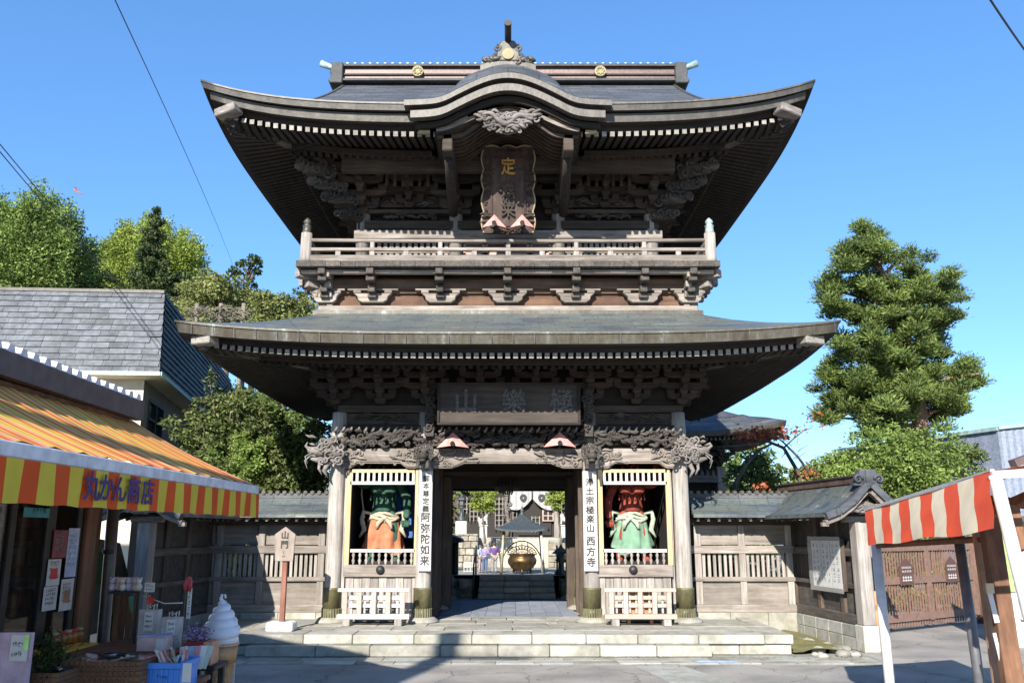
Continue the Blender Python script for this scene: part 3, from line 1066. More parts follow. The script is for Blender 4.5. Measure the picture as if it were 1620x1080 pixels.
# beast heads on the beam ends -------------------------------------------
def beast(seed, c, sx, name='beast_head', s=1.0, mat='carve', dirv=None):
    """maned dragon head pushing out sideways: jaw, snout, horns, whiskers, curling mane"""
    R = random.Random(seed); mb = MB()
    X = lambda a: c[0] + sx * a * s
    Z = lambda a: c[2] + a * s
    Yc = c[1]
    mb.tube([(X(0), Yc, Z(.02)), (X(.2), Yc - .05, Z(.05)), (X(.38), Yc - .10, Z(.02)), (X(.55), Yc - .14, Z(.05))], [.17 * s, .16 * s, .11 * s, .06 * s], 9)
    mb.tube([(X(.18), Yc - .05, Z(-.10)), (X(.36), Yc - .12, Z(-.16)), (X(.50), Yc - .16, Z(-.12))], [.09 * s, .06 * s, .03 * s], 7)
    mb.tube([(X(.50), Yc - .15, Z(.05)), (X(.60), Yc - .16, Z(.13)), (X(.56), Yc - .16, Z(.2))], [.05 * s, .03 * s, .012 * s], 6)
    for k in range(2):
        mb.blob((X(.30), Yc - .18 + k * .26, Z(.15)), .042 * s, 7, 5)
        mb.tube([(X(.2), Yc - .12 + k * .2, Z(.18)), (X(.06), Yc - .16 + k * .24, Z(.30)), (X(-.06), Yc - .15 + k * .24, Z(.33))], [.035 * s, .025 * s, .01 * s], 6)
        mb.tube([(X(.46), Yc - .2, Z(-.02 - .04 * k)), (X(.58), Yc - .24, Z(-.1 - .08 * k)), (X(.52), Yc - .26, Z(-.24 - .1 * k))], [.02 * s, .016 * s, .006 * s], 5)
    for k in range(26):
        a = R.uniform(-.18, .28); z = R.uniform(-.24, .28)
        scroll(mb, (X(a), Yc - .17 - .05 * R.random(), Z(z)), R.uniform(.05, .1) * s, 1.2, .026 * s, R.random() * 6, R.choice((-1, 1)))
    for k in range(14):
        a = R.uniform(-.1, .5); z = R.uniform(-.1, .3)
        d = R.uniform(.08, .2)
        mb.tube([(X(a), Yc - .12, Z(z)), (X(a + d * .6), Yc - .2, Z(z + .03)), (X(a + d), Yc - .17, Z(z + R.uniform(-.05, .09)))], [.03 * s, .024 * s, .006 * s], 5)
    # hanging beard
    mb.tube([(X(.12), Yc - .12, Z(-.2)), (X(.2), Yc - .17, Z(-.38)), (X(.12), Yc - .15, Z(-.52))], [.06 * s, .045 * s, .012 * s], 6)
    mb.tube([(X(.3), Yc - .12, Z(-.2)), (X(.3), Yc - .19, Z(-.34)), (X(.24), Yc - .17, Z(-.46))], [.04 * s, .03 * s, .01 * s], 6)
    return mb.build(name, M[mat], gate)
zh = Zr(716, 17.8)
beast(61, (CX - 3.54, 17.78, zh), -1, s=1.0)
beast(62, (CX + 3.56, 17.78, zh), 1, s=1.0)
def lion(seed, x, z, Y):
    R = random.Random(seed); mb = MB()
    mb.blob((x, Y, z), (.15, .2, .15), 10, 7)
    mb.blob((x, Y - .2, z - .05), (.10, .12, .08), 8, 6)
    mb.blob((x, Y - .2, z - .14), (.07, .09, .035), 8, 5)
    for s in (-1, 1):
        mb.blob((x + s * .065, Y - .2, z + .06), .028, 6, 5)
        mb.tube([(x + s * .1, Y - .05, z + .1), (x + s * .18, Y - .08, z + .12), (x + s * .2, Y - .1, z + .03)], [.035, .03, .012], 6)
        mb.tube([(x + s * .08, Y - .1, z - .12), (x + s * .1, Y - .2, z - .24), (x + s * .1, Y - .24, z - .32)], [.045, .04, .045], 7)
    for k in range(18):
        a = k / 18 * 6.28
        scroll(mb, (x + .16 * math.cos(a), Y - .06 - .04 * R.random(), z + .15 * math.sin(a)), R.uniform(.04, .06), 1.2, .02, R.random() * 6, R.choice((-1, 1)))
    return mb.build('lion_head', M['carve_dark'], gate)
lion(71, CX - 1.72, Zr(718, 17.6), 17.62)
lion(72, CX + 1.69, Zr(718, 17.6), 17.62)

# passage: ceiling, middle door frame ------------------------------------
mb = MB(); mb.box(CX - 1.6, CX + 1.6, 18.1, 23.9, 3.72, 3.8); mb.build('passage_ceiling', M['dark_h'], gate)
for r, Y, m in (((690, 757, 920, 771), 20.95, 'dark_h'), ((692, 746, 918, 752), 20.9, 'mid_h')):
    mb = MB(); mb.pbox(*r, Y, .2); mb.build('door_lintel', M[m], gate)
mb = MB(); mb.box(CX - 1.7, CX + 1.7, 20.95, 21.1, Zr(757, 20.95) - .01, 3.72); mb.build('lintel_board', M['dark_h'], gate)
for s in (-1, 1):
    mb = MB()
    xa_ = CX + s * 1.37; xb_ = CX + s * 1.62
    mb.box(min(xa_, xb_), max(xa_, xb_), 20.9, 21.1, ZF, 3.4); mb.build('door_post', M['mid_v'], gate, bevel=.01)
    mb = MB()
    xa_ = CX + s * 1.56; xb_ = CX + s * 1.62
    for k in range(2):
        y0 = 21.15 if k else 18.15
        mb.box(min(xa_, xb_), max(xa_, xb_), y0, y0 + 2.7, ZF + .05, 3.72)
    mb.build('passage_wall', M['dark_v'], gate)
    for y in (18.5, 19.5, 22.0, 23.0):
        mb = MB(); xc_ = CX + s * 1.53
        mb.box(xc_ - .05, xc_ + .05, y, y + .1, ZF + .05, 3.72); mb.build('wall_stud', M['mid_v'], gate)
mb = MB(); mb.pbox(783, 770, 823, 775, 20.8, .1)
for k in range(5): mb.tube([P(790 + k * 6, 757, 20.8), P(793 + k * 5, 772, 20.75), P(797 + k * 3, 782, 20.8)], .02, 5)
mb.build('hanging_carving', M['carve_dark'], gate)

# niches ------------------------------------------------------------------
def niche(xl, xr, y0=18.0, side=-1):
    # xl,xr: picture columns of the frame
    Y = 17.93
    f = lambda *r: MB().pbox(*r, Y, .07)
    f(xl, 742, xl + 7, 893).build('niche_stile', M['cream_wood'], gate)
    f(xr - 7, 742, xr, 893).build('niche_stile', M['cream_wood'], gate)
    f(xl + 7, 742, xr - 7, 747).build('niche_rail', M['cream_wood'], gate)
    f(xl + 7, 761, xr - 7, 766).build('niche_rail', M['white_wood'], gate)
    f(xl + 7, 868, xr - 7, 873).build('niche_rail', M['white_wood'], gate)
    n = 12
    for k in range(n):
        px = xl + 9 + (xr - xl - 18) * k / (n - 1)
        MB().pbox(px - 2, 747, px + 2, 761, Y + .01, .04).build('lattice_bar', M['white_wood'], gate)
    for k in range(10):
        px = xl + 12 + (xr - xl - 24) * k / 9
        x = Xc(px, 881, Y + .03)
        mb = MB(); za, zb_ = Zr(893, Y + .03), Zr(873, Y + .03); h = zb_ - za
        mb.lathe([(.018, za), (.02, za + h * .1), (.036, za + h * .35), (.016, za + h * .55), (.034, za + h * .75), (.016, za + h)], (x, Y + .04, 0), 8)
        mb.build('baluster', M['pale_v'], gate)
    # sill beam with a round nail cover
    a, b_ = xl - 4, xr + 3
    MB().pbox(a, 893, b_, 912, Y - .03, .16).build('sill_beam', M['pale_h'], gate, bevel=.008)
    xm = Xc((xl + xr) / 2 - 3, 901, Y)
    mb = MB(); zc_ = Zr(901, Y - .05)
    pts = [(r * .09, 0) for r in (1,)]
    rows = []
    for q, d in ((1, 0), (.95, .03), (.75, .055), (.4, .07), (.01, .075)):
        rows.append([(xm + .09 * q * math.cos(t * math.pi / 8), Y - .032 - d, zc_ + .09 * q * math.sin(t * math.pi / 8)) for t in range(16)])
    mb.grid(rows, True, True); mb.build('nail_cover', M['iron'], gate)
    # boards under the sill
    n = 9
    for k in range(n):
        p0 = a + 2 + (b_ - a - 4) * k / n; p1 = a + 2 + (b_ - a - 4) * (k + 1) / n
        MB().pbox(p0 + .4, 912, p1 - .4, 978, Y + .03 + .012 * (k % 2), .04).build('skirting_board', M['pale_v'], gate)
    MB().pbox(a, 972, b_, 982, Y - .01, .12).build('ground_sill', M['pale_h'], gate)
    # the chamber
    x0, x1 = Xc(xl, 820, 18.05), Xc(xr, 820, 18.05)
    mb = MB()
    zf_, zc_ = Zr(895, 18), 3.75
    mb.box(x0 - .02, x0, 18.12, 20.8, zf_, zc_)
    mb.box(x1, x1 + .02, 18.12, 20.8, zf_, zc_)
    mb.box(x0, x1, 18.08, 20.8, zf_ - .05, zf_)
    mb.box(x0, x1, 18.12, 20.8, zc_, zc_ + .05)
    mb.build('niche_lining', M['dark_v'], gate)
    mb = MB(); mb.box(x0, x1, 20.75, 20.8, zf_, zc_)
    return mb
m_blue = plain('deep_blue_paint', (.03, .10, .32), .7)
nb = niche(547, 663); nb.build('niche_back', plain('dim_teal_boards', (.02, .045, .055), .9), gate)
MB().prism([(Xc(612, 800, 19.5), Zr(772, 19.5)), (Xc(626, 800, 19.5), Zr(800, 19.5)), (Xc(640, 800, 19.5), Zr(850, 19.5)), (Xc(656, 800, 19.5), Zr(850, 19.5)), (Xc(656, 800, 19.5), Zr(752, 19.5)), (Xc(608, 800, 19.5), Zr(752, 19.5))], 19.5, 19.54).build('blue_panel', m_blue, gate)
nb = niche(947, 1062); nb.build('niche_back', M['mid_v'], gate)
# filler boards beside the niches, up to the columns
for r in ((541, 742, 547, 978), (663, 742, 668, 978), (940, 742, 947, 978), (1062, 742, 1066, 978)):
    MB().pbox(*r, 18.0, .06).build('filler_board', M['pale_v'], gate)

# ---------------------------------------------------------------- waist and balcony
HB = 4.03
YW = 17.62
mb = MB()
mb.box(CX - HB, CX + HB, YW, 42 - YW, 6.60, Zr(483, YW))
mb.build('waist_sill', M['pale_h'], gate, bevel=.02)
mb = MB(); mb.box(CX - HB - .08, CX + HB + .08, YW - .09, 42 - YW + .09, 6.56, 6.66); mb.build('waist_flashing', M['patina_edge'], gate)
YV = 17.85
mb = MB(); mb.box(CX - 3.8, CX + 3.8, YV, 42 - YV, 6.7, 7.55); mb.build('waist_wall', M['brown_h'], gate)
# wave-cut boards between the arms
PXB = [510, 586, 695, 803, 912, 1020, 1096]
zA, zB = Zr(482, YV - .06), Zr(466, YV - .06)
for a, b_ in zip(PXB[:-1], PXB[1:]):
    xa_, xb_ = Xc(a, 474, YV - .06), Xc(b_, 474, YV - .06)
    mb = MB(); n = 16; top = []; bot = []
    for i in range(n + 1):
        t = i / n
        q = abs(2 * t - 1)
        top.append((xa_ + (xb_ - xa_) * t, zB + .02 - .09 * (1 - math.cos(q * math.pi)) / 2 + .0)); bot.append((xa_ + (xb_ - xa_) * t, zA - .02))
    mb.slab(top, bot, YV - .06, YV - .02)
    mb.build('waist_board', M['brown_h'], gate)
pb('waist_beam', [(478, 441, 1128, 456)], 17.62, .14, 'brown_mid')
pb('waist_beam', [(485, 457, 1121, 464)], 17.72, .1, 'brown_mid')
MB().pbox(474, 421, 1132, 426, 17.28, .5).build('balcony_underside', M['dark_h'], gate)
MB().pbox(476, 426, 1130, 432, 17.22, .14).build('balcony_bearer', M['pale_h'], gate, bevel=.02)
# arm stacks
stk = MB()
zt0 = Zr(421, 17.2) 
def stack(mb, x, fx=0, fy=-1, L=1.0):
    d = Vector((fx, fy, 0)).normalized()
    o = Vector((x, 17.85, 0))
    lev = [(6.83, .12, .20), (6.98, .30, .10), (7.10, .46, .14), (7.27, .60, .11), (7.42, .74, .16)]
    for i, (z, out, h) in enumerate(lev):
        w = .15 if i % 2 == 0 else .11
        p = o + d * (out * L)
        mb.beam(Vector((o.x, o.y + .1, z)) , Vector((p.x, p.y, z)), w, h)
        if i in (1, 3):
            q = Vector((p.x, p.y, z)) - d * .03
            mb.cb((q.x, q.y, z), (.18, .16, .10))
    return mb
for px in PXB:
    x = Xc(px, 455, 17.3)
    mb = stack(MB(), x)
    mb.build('bracket_arm', M['mid_y'], gate, bevel=.012)
    hw = .40
    if px in (510, 1096): hw = .30
    mb = MB()
    z0 = Zr(480, 17.7); 
    pts = [(-hw, .20), (-hw * .8, .13), (-hw * .78, .06), (-hw * .55, 0), (hw * .55, 0), (hw * .78, .06), (hw * .8, .13), (hw, .20)]
    mb.prism([(x + a, z0 + b) for a, b in pts], 17.60, 17.74)
    mb.build('boat_arm', M['pale_h'], gate, bevel=.01)
    mb = MB()
    for a in (-.33, .33): mb.cb((x + a * (hw / .4), 17.67, z0 + .235), (.16, .16, .07))
    mb.box(x - hw * 1.35, x + hw * 1.35, 17.62, 17.72, z0 + .27, z0 + .31)
    mb.build('bearing_block', M['pale_h'], gate, bevel=.01)
for sx in (-1, 1):
    mb = MB()
    for i, (z, out, h) in enumerate([(6.85, .18, .16), (7.02, .32, .16), (7.20, .47, .15), (7.38, .64, .18)]):
        o = Vector((CX + sx * 3.8, 17.95, z)); 
        p = o + Vector((sx * out, -out, .03))
        mb.beam(o, p, .17, h)
        for (ex, ey) in ((1, 0), (0, -1)):
            mb.beam(o, o + Vector((sx * ex * (out + .1), ey * (out + .1), 0)), .13, h * .9)
    mb.build('corner_bracket', M['pale_h'], gate, bevel=.012)
    for y in (19, 20, 21, 22, 23, 24):
        mb = MB()
        for (z, out, h) in [(6.83, .15, .2), (7.1, .45, .14), (7.42, .74, .16)]:
            mb.beam((CX + sx * 3.75, y, z), (CX + sx * (3.8 + out), y, z), .14, h)
        mb.build('bracket_arm', M['mid_y'], gate)

# balcony deck: edge boards, separately
BW = 4.41; YE = 17.07
zd0, zd1 = Zr(421, YE), Zr(412, YE)
R = random.Random(8)
x = -BW
while x < BW - .01:
    w = min(.31, BW - x)
    MB().box(CX + x + .004, CX + x + w - .004, YE + R.uniform(-.012, .012), 18.35, zd0, zd1 + R.uniform(-.004, .004)).build('deck_board', M['mid_y'], gate)
    x += w
mb = MB()
for s in (-1, 1):
    mb.box(*( (CX - BW, CX - 3.35) if s < 0 else (CX + 3.35, CX + BW)), 18.36, 42 - YE, zd0, zd1)
mb.build('side_deck', M['mid_h'], gate)
# railing
YRl = YE + .14
zr0 = zd1
zs = {'foot': (zd1, Zr(403, YRl)), 'mid': (Zr(396, YRl), Zr(391, YRl)), 'top': (Zr(383, YRl), Zr(377, YRl))}
XN = 4.16
MB().box(CX - XN, CX + XN, YRl, YRl + .13, *zs['foot']).build('foot_rail', M['pale_h'], gate, bevel=.008)
MB().box(CX - XN, CX + XN, YRl + .02, YRl + .11, *zs['mid']).build('middle_rail', M['pale_h'], gate, bevel=.008)
zm = sum(zs['top']) / 2
MB().tube([(CX - XN, YRl + .06, zm + .02), (CX - 2, YRl + .06, zm), (CX + 2, YRl + .06, zm), (CX + XN, YRl + .06, zm + .02)], .042, 10).build('hand_rail', M['pale_h'], gate)
for s in (-1, 1):
    for nm, (a, b_) in zs.items():
        MB().box(CX + s * (XN + .06) - .05, CX + s * (XN + .06) + .05, YRl + .15, 42 - YRl, a, b_).build('side_rail', M['pale_v'], gate)
    x = CX + s * (XN + .10)
    mb = MB(); z0 = zd1 + .002; z1 = Zr(368, YRl)
    mb.lathe([(.125, z0), (.12, z0 + .1), (.115, z1)], (x, YRl + .06, 0), 16); mb.build('newel_post', M['pale_v'], gate)
    mb = MB(); hh = Zr(343, YRl) - z1
    mb.lathe([(.085, z1), (.1, z1 + hh * .08), (.088, z1 + hh * .2), (.088, z1 + hh * .42), (.1, z1 + hh * .47), (.06, z1 + hh * .52), (.06, z1 + hh * .58), (.085, z1 + hh * .68), (.075, z1 + hh * .8), (.02, z1 + hh * .97), (.003, z1 + hh)], (x, YRl + .06, 0), 14)
    mb.build('newel_cap', M['verdigris'] if s > 0 else M['edge_brown'], gate)
for px in [804 + k * 54 for k in range(-5, 6)]:
    x = Xc(px, 399, YRl)
    w = .055
    MB().box(x - w, x + w, YRl + .03, YRl + .10, zs['foot'][1], zs['mid'][0]).build('rail_post', M['pale_v'], gate, bevel=.006)
    if (px - 804) % 108 == 0:
        MB().box(x - w * .8, x + w * .8, YRl + .03, YRl + .10, zs['mid'][1], zs['top'][0] + .02).build('rail_post', M['pale_v'], gate, bevel=.006)

# ---------------------------------------------------------------- upper storey
YU = 18.3
UX = [-3.26, -1.18, 1.12, 3.2]
for yy in (YU, 21, 42 - YU):
    for x in UX:
        mb = MB(); mb.lathe([(.15, 7.7), (.15, 9.2), (.14, 9.5)], (CX + x, yy, 0), 18)
        mb.build('upper_column', M['pale_v'], gate)
mb = MB()
mb.box(CX - 3.26, CX + 3.2, YU + .12, YU + .18, 7.68, 10.3)
for s in (-1, 1): mb.box(CX + s * 3.23 - .03, CX + s * 3.23 + .03, YU + .19, 42 - YU, 7.68, 10.3)
mb.box(CX - 3.26, CX + 3.2, 41.9 - YU, 42 - YU, 7.68, 10.3)
mb.build('upper_wall', M['dark_h'], gate)
# lattice windows
for (a, b_) in ((584, 712), (894, 1023)):
    n = 13 if a < 700 else 14
    for k in range(n):
        px = a + 6 + (b_ - a - 12) * k / (n - 1)
        MB().pbox(px - 2.8, 382, px + 2.8, 414, YU - .02, .06).build('lattice_bar', M['pale_v'], gate)
    MB().pbox(a, 396, b_, 400, YU - .04, .02).build('lattice_rail', M['pale_h'], gate)
    MB().pbox(a, 382, b_, 384, YU - .04, .02).build('lattice_rail', M['pale_h'], gate)
for k in range(4):
    p0 = 733 + k * 35.2
    for r in ((p0, 383, p0 + 4, 414), (p0 + 30, 383, p0 + 34, 414), (p0, 383, p0 + 34, 386), (p0, 391, p0 + 34, 394), (p0, 400, p0 + 34, 403)):
        MB().pbox(*r, YU - .01, .04).build('door_rail', M['pink_wood'], gate)
    MB().pbox(p0 + 4, 384, p0 + 30, 414, YU + .03, .03).build('door_panel', M['ridge_red'], gate)
pb('wall_beam', [(560, 364, 1048, 377)], YU - .24, .14, 'pale_h')
pb('wall_beam', [(566, 349, 1042, 362)], YU - .14, .2, 'mid_h')
pb('wall_beam', [(566, 331, 745, 337), (862, 331, 1042, 337)], YU - .14, .2, 'mid_h')
pb('wall_beam', [(590, 296, 700, 304), (906, 296, 1016, 304)], YU - .3, .2, 'mid_h')
pb('wall_panel', [(590, 310, 700, 328), (906, 310, 1016, 328)], YU - .02, .05, 'mid_h', 0)
pb('purlin', [(540, 247, 1068, 270)], 17.05, .2, 'mid_h', .015)
for c in (-2.2, 2.15):
    for a_, b_ in ((345, 339), (325, 313)): relief(MB(), CX + c - .6, CX + c + .6, Zr(a_, YU - .06), Zr(b_, YU - .06), YU - .03, 22, int(c * 10) + a_, .02, .03, .07, .5).build('panel_carving', M['carve_dark'], gate)
for (a, b_) in ((612, 690), (918, 996)):
    for k in range(7):
        px = a + (b_ - a) * k / 6
        MB().pbox(px - 2.5, 273, px + 2.5, 294, 17.7, .05).build('eave_slat', M['mid_v'], gate)
    MB().pbox(a - 12, 270, b_ + 12, 275, 17.68, .1).build('eave_slat_rail', M['mid_h'], gate)
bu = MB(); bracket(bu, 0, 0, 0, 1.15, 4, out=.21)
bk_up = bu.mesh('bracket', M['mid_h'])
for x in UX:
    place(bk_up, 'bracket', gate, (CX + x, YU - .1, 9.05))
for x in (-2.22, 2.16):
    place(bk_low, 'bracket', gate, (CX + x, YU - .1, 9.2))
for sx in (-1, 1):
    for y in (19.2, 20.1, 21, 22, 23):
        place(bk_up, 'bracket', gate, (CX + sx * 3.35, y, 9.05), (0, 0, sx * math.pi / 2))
# forward beams carrying the curved gable
for s in (-1, 1):
    x = CX + s * 1.2
    mb = MB(); mb.box(x - .1, x + .1, YK + .45, 18.4, 9.45, 9.85); 
    mb.build('forward_beam', M['mid_h'], gate, bevel=.02)
    mb = MB(); mb.tube([(x, 16.1, 9.42), (x, 16.6, 9.3), (x, 17.2, 9.1), (x, 17.8, 8.9)], [.09, .11, .12, .1], 6); mb.build('curved_strut', M['dark_h'], gate)
# carved cloud-shaped beam noses at the upper corners
def nose(x, y, z, sx, s, seed, mat='carve_dark'):
    mb = MB(); R = random.Random(seed)
    mb.tube([(x, y, z), (x + sx * .3 * s, y - .15 * s, z + .03), (x + sx * .55 * s, y - .3 * s, z - .02)], [.15 * s, .15 * s, .10 * s], 8)
    for k in range(7):
        t = k / 6
        scroll(mb, (x + sx * .6 * s * t, y - .3 * s * t - .13, z + R.uniform(-.08, .1) * s), .10 * s, 1.3, .035 * s, R.random() * 6, sx)
    mb.blob((x + sx * .6 * s, y - .33 * s, z + .03), (.13 * s, .13 * s, .1 * s), 8, 6)
    return mb.build('beam_nose', M[mat], gate)
for sx in (-1, 1):
    bx = CX - .03 + sx * 3.25
    nose(bx, 18.2, 8.95, sx, .8, 81)
    nose(bx + sx * .1, 18.0, 9.25, sx, 1.0, 82)
    nose(bx + sx * .3, 17.8, 9.5, sx, 1.1, 83)
    nose(bx + sx * .5, 17.5, 9.72, sx, 1.1, 84)
# ================================================================ things on and around the gate
def text_mesh(body, size, extrude=.004, offset=0.0, space=1.0, line=1.0, shear=0):
    c = bpy.data.curves.new('lettering', 'FONT')
    c.body = body; c.size = size; c.extrude = extrude; c.offset = offset
    c.align_x = 'CENTER'; c.align_y = 'CENTER'
    c.space_character = space; c.space_line = line; c.shear = shear
    c.resolution_u = 3
    o = bpy.data.objects.new('t', c); C.objects.link(o)
    dg = bpy.context.evaluated_depsgraph_get(); dg.update()
    me = bpy.data.meshes.new_from_object(o.evaluated_get(dg))
    bpy.data.objects.remove(o)
    me.name = 'lettering'
    return me

def lettering(body, size, loc, mat, parent, rot=(math.pi / 2, 0, 0), scale=(1, 1, 1), bold=.0, **kw):
    kw.pop('offset', None)
    me = text_mesh(body, size, **kw)
    bold = bold or size * .022
    if bold:
        vs = [tuple(v.co) for v in me.vertices]; fs = [tuple(p.vertices) for p in me.polygons]; n = len(vs)
        V = []; F = []
        for k, (dx, dy) in enumerate(((0, 0), (bold, 0), (-bold, 0), (0, bold), (0, -bold))):
            V += [(x + dx, y + dy, z + k * .0004) for x, y, z in vs]; F += [tuple(i + n * k for i in f) for f in fs]
        m2 = bpy.data.meshes.new('lettering'); m2.from_pydata(V, [], F); me = m2
    me.materials.clear(); me.materials.append(mat)
    return place(me, 'lettering', parent, loc, rot, scale)

m_ink = plain('black_ink', (.02, .02, .02), .7)
m_paper = plain('white_paper', (.58, .57, .54), .8, noise=.04)
m_plaque = wood('plaque_wood', (.035, .025, .02), (.11, .075, .06), 'Z', 9)
m_plaque_h = wood('long_plaque_wood', (.035, .027, .022), (.10, .078, .063), 'X', 8)

# tall upper plaque, leaning forward, scalloped gilt edge
t = thing('name_plaque', 'tall dark scalloped plaque with one gilded character, hanging under the curved gable', 'plaque', (CX, 17.2, Zr(368, 17.3)))
def lean(p, Yb=17.32, zb=None, k=.20):
    zb = Zr(368, 17.32)
    return (p[0], Yb + p[1] - (p[2] - zb) * k, p[2])
def lean_mb(mb):
    mb.v = [lean(p) for p in mb.v]; return mb
pz0, pz1 = Zr(368, 17.3), Zr(234, 16.95)
pw = .57
H_ = pz1 - pz0
ol = []
for k in range(4):          # right edge from the bottom up
    for i in range(7):
        tt = i / 6
        ol.append((CX + pw - .05 + .05 * math.sin(tt * math.pi), pz0 + H_ * (k + tt) / 4))
for k in range(3):
    for i in range(7):
        tt = i / 6
        ol.append((CX + pw - .05 - (2 * pw - .1) * (k + tt) / 3, pz1 + .05 * math.sin(tt * math.pi)))
for k in range(4):
    for i in range(7):
        tt = i / 6
        ol.append((CX - pw + .05 - .05 * math.sin(tt * math.pi), pz1 - H_ * (k + tt) / 4))
mb = lean_mb(MB().prism(ol, 0, .08)); mb.build('board', m_plaque, t)
mb = MB()
for a, b_ in zip(ol, ol[1:]): mb.beam((a[0], -.01, a[1]), (b_[0], -.01, b_[1]), .03, .025)
lean_mb(mb).build('gilt_edge', M['gold_dull'], t)
mb = MB()
for x in (-.36, .36): mb.box(CX + x - .02, CX + x + .02, -.03, 0, pz0 + .15, pz1 - .2)
for z in (pz0 + .15, pz1 - .2): mb.box(CX - .34, CX + .34, -.03, 0, z - .02, z + .02)
lean_mb(mb).build('inner_frame', m_plaque, t)
mb = MB()
for x in (-.46, .46):
    relief(mb, CX + x - .04, CX + x + .04, pz0 + .1, pz0 + H_ * .9, 0, 26, 7, .014, .03, .05, .4)
relief(mb, CX - .3, CX + .3, pz0 + .02, pz0 + .12, 0, 10, 8, .014, .03, .06, .4)
relief(mb, CX - .25, CX + .25, pz1 - .12, pz1 - .04, 0, 10, 9, .012, .03, .06, .4)
lean_mb(mb).build('cloud_relief', m_plaque, t)
me1 = math.atan(.20)
zc_ = pz0 + H_ * .76
lettering('定', .35, (CX, 17.30 - (zc_ - pz0) * .2 - .02, zc_), M['gold'], t, rot=(math.pi / 2 + me1, 0, 0), extrude=.02, offset=.006, scale=(.9, 1.1, 1))
zc_ = pz0 + H_ * .38
lettering('義\n如\n来', .30, (CX, 17.30 - (zc_ - pz0) * .2 - .02, zc_), m_plaque_h, t, rot=(math.pi / 2 + me1, 0, 0), extrude=.02, offset=.006, line=.8)

# long lower plaque
t = thing('name_plaque', 'wide dark wooden plaque with faded characters, above the central passage', 'plaque', (CX, 17.2, Zr(672, 17.3)))
x0, x1 = Xc(692, 640, 17.2), Xc(918, 640, 17.2); z0, z1 = Zr(672, 17.2), Zr(605, 17.2)
MB().box(x0, x1, 17.2, 17.27, z0, z1).build('board', m_plaque_h, t)
for r in ((x0, x1, z0, z0 + .05), (x0, x1, z1 - .05, z1), (x0, x0 + .05, z0 + .05, z1 - .05), (x1 - .05, x1, z0 + .05, z1 - .05)):
    MB().box(r[0], r[1], 17.15, 17.2 - .002, r[2], r[3]).build('frame_bar', M['dark_h'], t, bevel=.01)
m_fade = plain('faded_character_paint', (.10, .095, .088), .8, noise=.6, scale=30)
lettering('山  樂  極', .50, ((x0 + x1) / 2 + .1, 17.19, (z0 + z1) / 2 + .02), m_fade, t, extrude=.008, space=1.25)

# pink three-cornered lamp hoods
m_pink = plain('pink_painted_tin', (.55, .24, .21), .6, noise=.15)
def hood(px, py, Y, w, h, label):
    p = P(px, py, Y)
    t = thing('lamp_hood', label, 'lamp hood', (p.x, Y, p.z), 'pink three-cornered lamp hoods')
    a = w / 2
    mb = MB()
    A = Vector((p.x, Y - .12, p.z + h)); L = Vector((p.x - a, Y - .16, p.z)); R_ = Vector((p.x + a, Y - .16, p.z)); B_ = Vector((p.x, Y + .12, p.z + h)) ; BL = Vector((p.x - a, Y + .1, p.z)); BR = Vector((p.x + a, Y + .1, p.z))
    k = Vector((0, 0, -.02))
    inL = Vector((p.x - a * .35, Y - .17, p.z + h * .25)); inR = Vector((p.x + a * .35, Y - .17, p.z + h * .25)); inT = Vector((p.x, Y - .16, p.z + h * .45))
    inM = Vector((p.x, Y - .24, p.z + h * .12))
    mb.add([A, L, R_, B_, BL, BR, inM], [(0, 1, 6), (0, 6, 2), (0, 3, 4, 1), (0, 2, 5, 3)])
    mb.build('hood', m_pink, t)
    mb = MB(); mb.tube([(p.x, Y - .15, p.z + h * .34), (p.x, Y - .27, p.z + h * .22)], [.035, .05], 10)
    mb.build('lamp', M['iron'], t)
    mb = MB(); mb.box(p.x - .02, p.x + .02, Y - .02, Y + .2, p.z - .0, p.z + .05); mb.build('bracket_bar', M['iron'], t)
hood(717, 709, 17.72, .66, .32, 'pink three-cornered lamp hood on the carved beam, left of the central passage')
hood(885, 708, 17.72, .66, .32, 'pink three-cornered lamp hood on the carved beam, right of the central passage')
hood(782, 364, 17.0, .50, .30, 'pink three-cornered lamp hood at the lower left foot of the tall upper plaque')
hood(826, 364, 17.0, .50, .30, 'pink three-cornered lamp hood at the lower right foot of the tall upper plaque')

# vertical name boards on the inner columns
def board(px0, px1, body_rows, label, py0=745, py1=903):
    Y = 17.78
    xm = Xc((px0 + px1) / 2, 824, Y); w = (Xc(px1, 824, Y) - Xc(px0, 824, Y))
    z0, z1 = Zr(py1, Y), Zr(py0, Y)
    t = thing('name_board', label, 'name board', (xm, Y, z0))
    MB().box(xm - w / 2, xm + w / 2, Y, Y + .03, z0, z1).build('board', M['white_wood'], t, bevel=.006)
    MB().box(xm - w / 2 + .02, xm + w / 2 - .02, Y + .03, Y + .06, z1 - .08, z1 - .02).build('batten', M['pale_h'], t)
    for txt, size, pa, pb_, sx in body_rows:
        n = len(txt)
        for k, ch in enumerate(txt):
            py = pa + (pb_ - pa) * (k + .5) / n
            lettering(ch, size, (xm, Y - .004, Zr(py, Y)), m_ink, t, extrude=.003, offset=.003, scale=(sx, 1, 1))
board(663, 683, [('御本尊', .135, 751, 787, 1), ('定義', .14, 787, 811, 1), ('阿弥陀如来', .195, 810, 896, 1)],
      'tall white board reading 阿弥陀如来, on the column left of the passage')
board(923, 945, [('浄土宗', .165, 756, 799, 1.05), ('極楽山', .165, 800, 843, 1.05), ('西方寺', .19, 848, 898, 1)],
      'tall white board reading 浄土宗 極楽山 西方寺, on the column right of the passage')

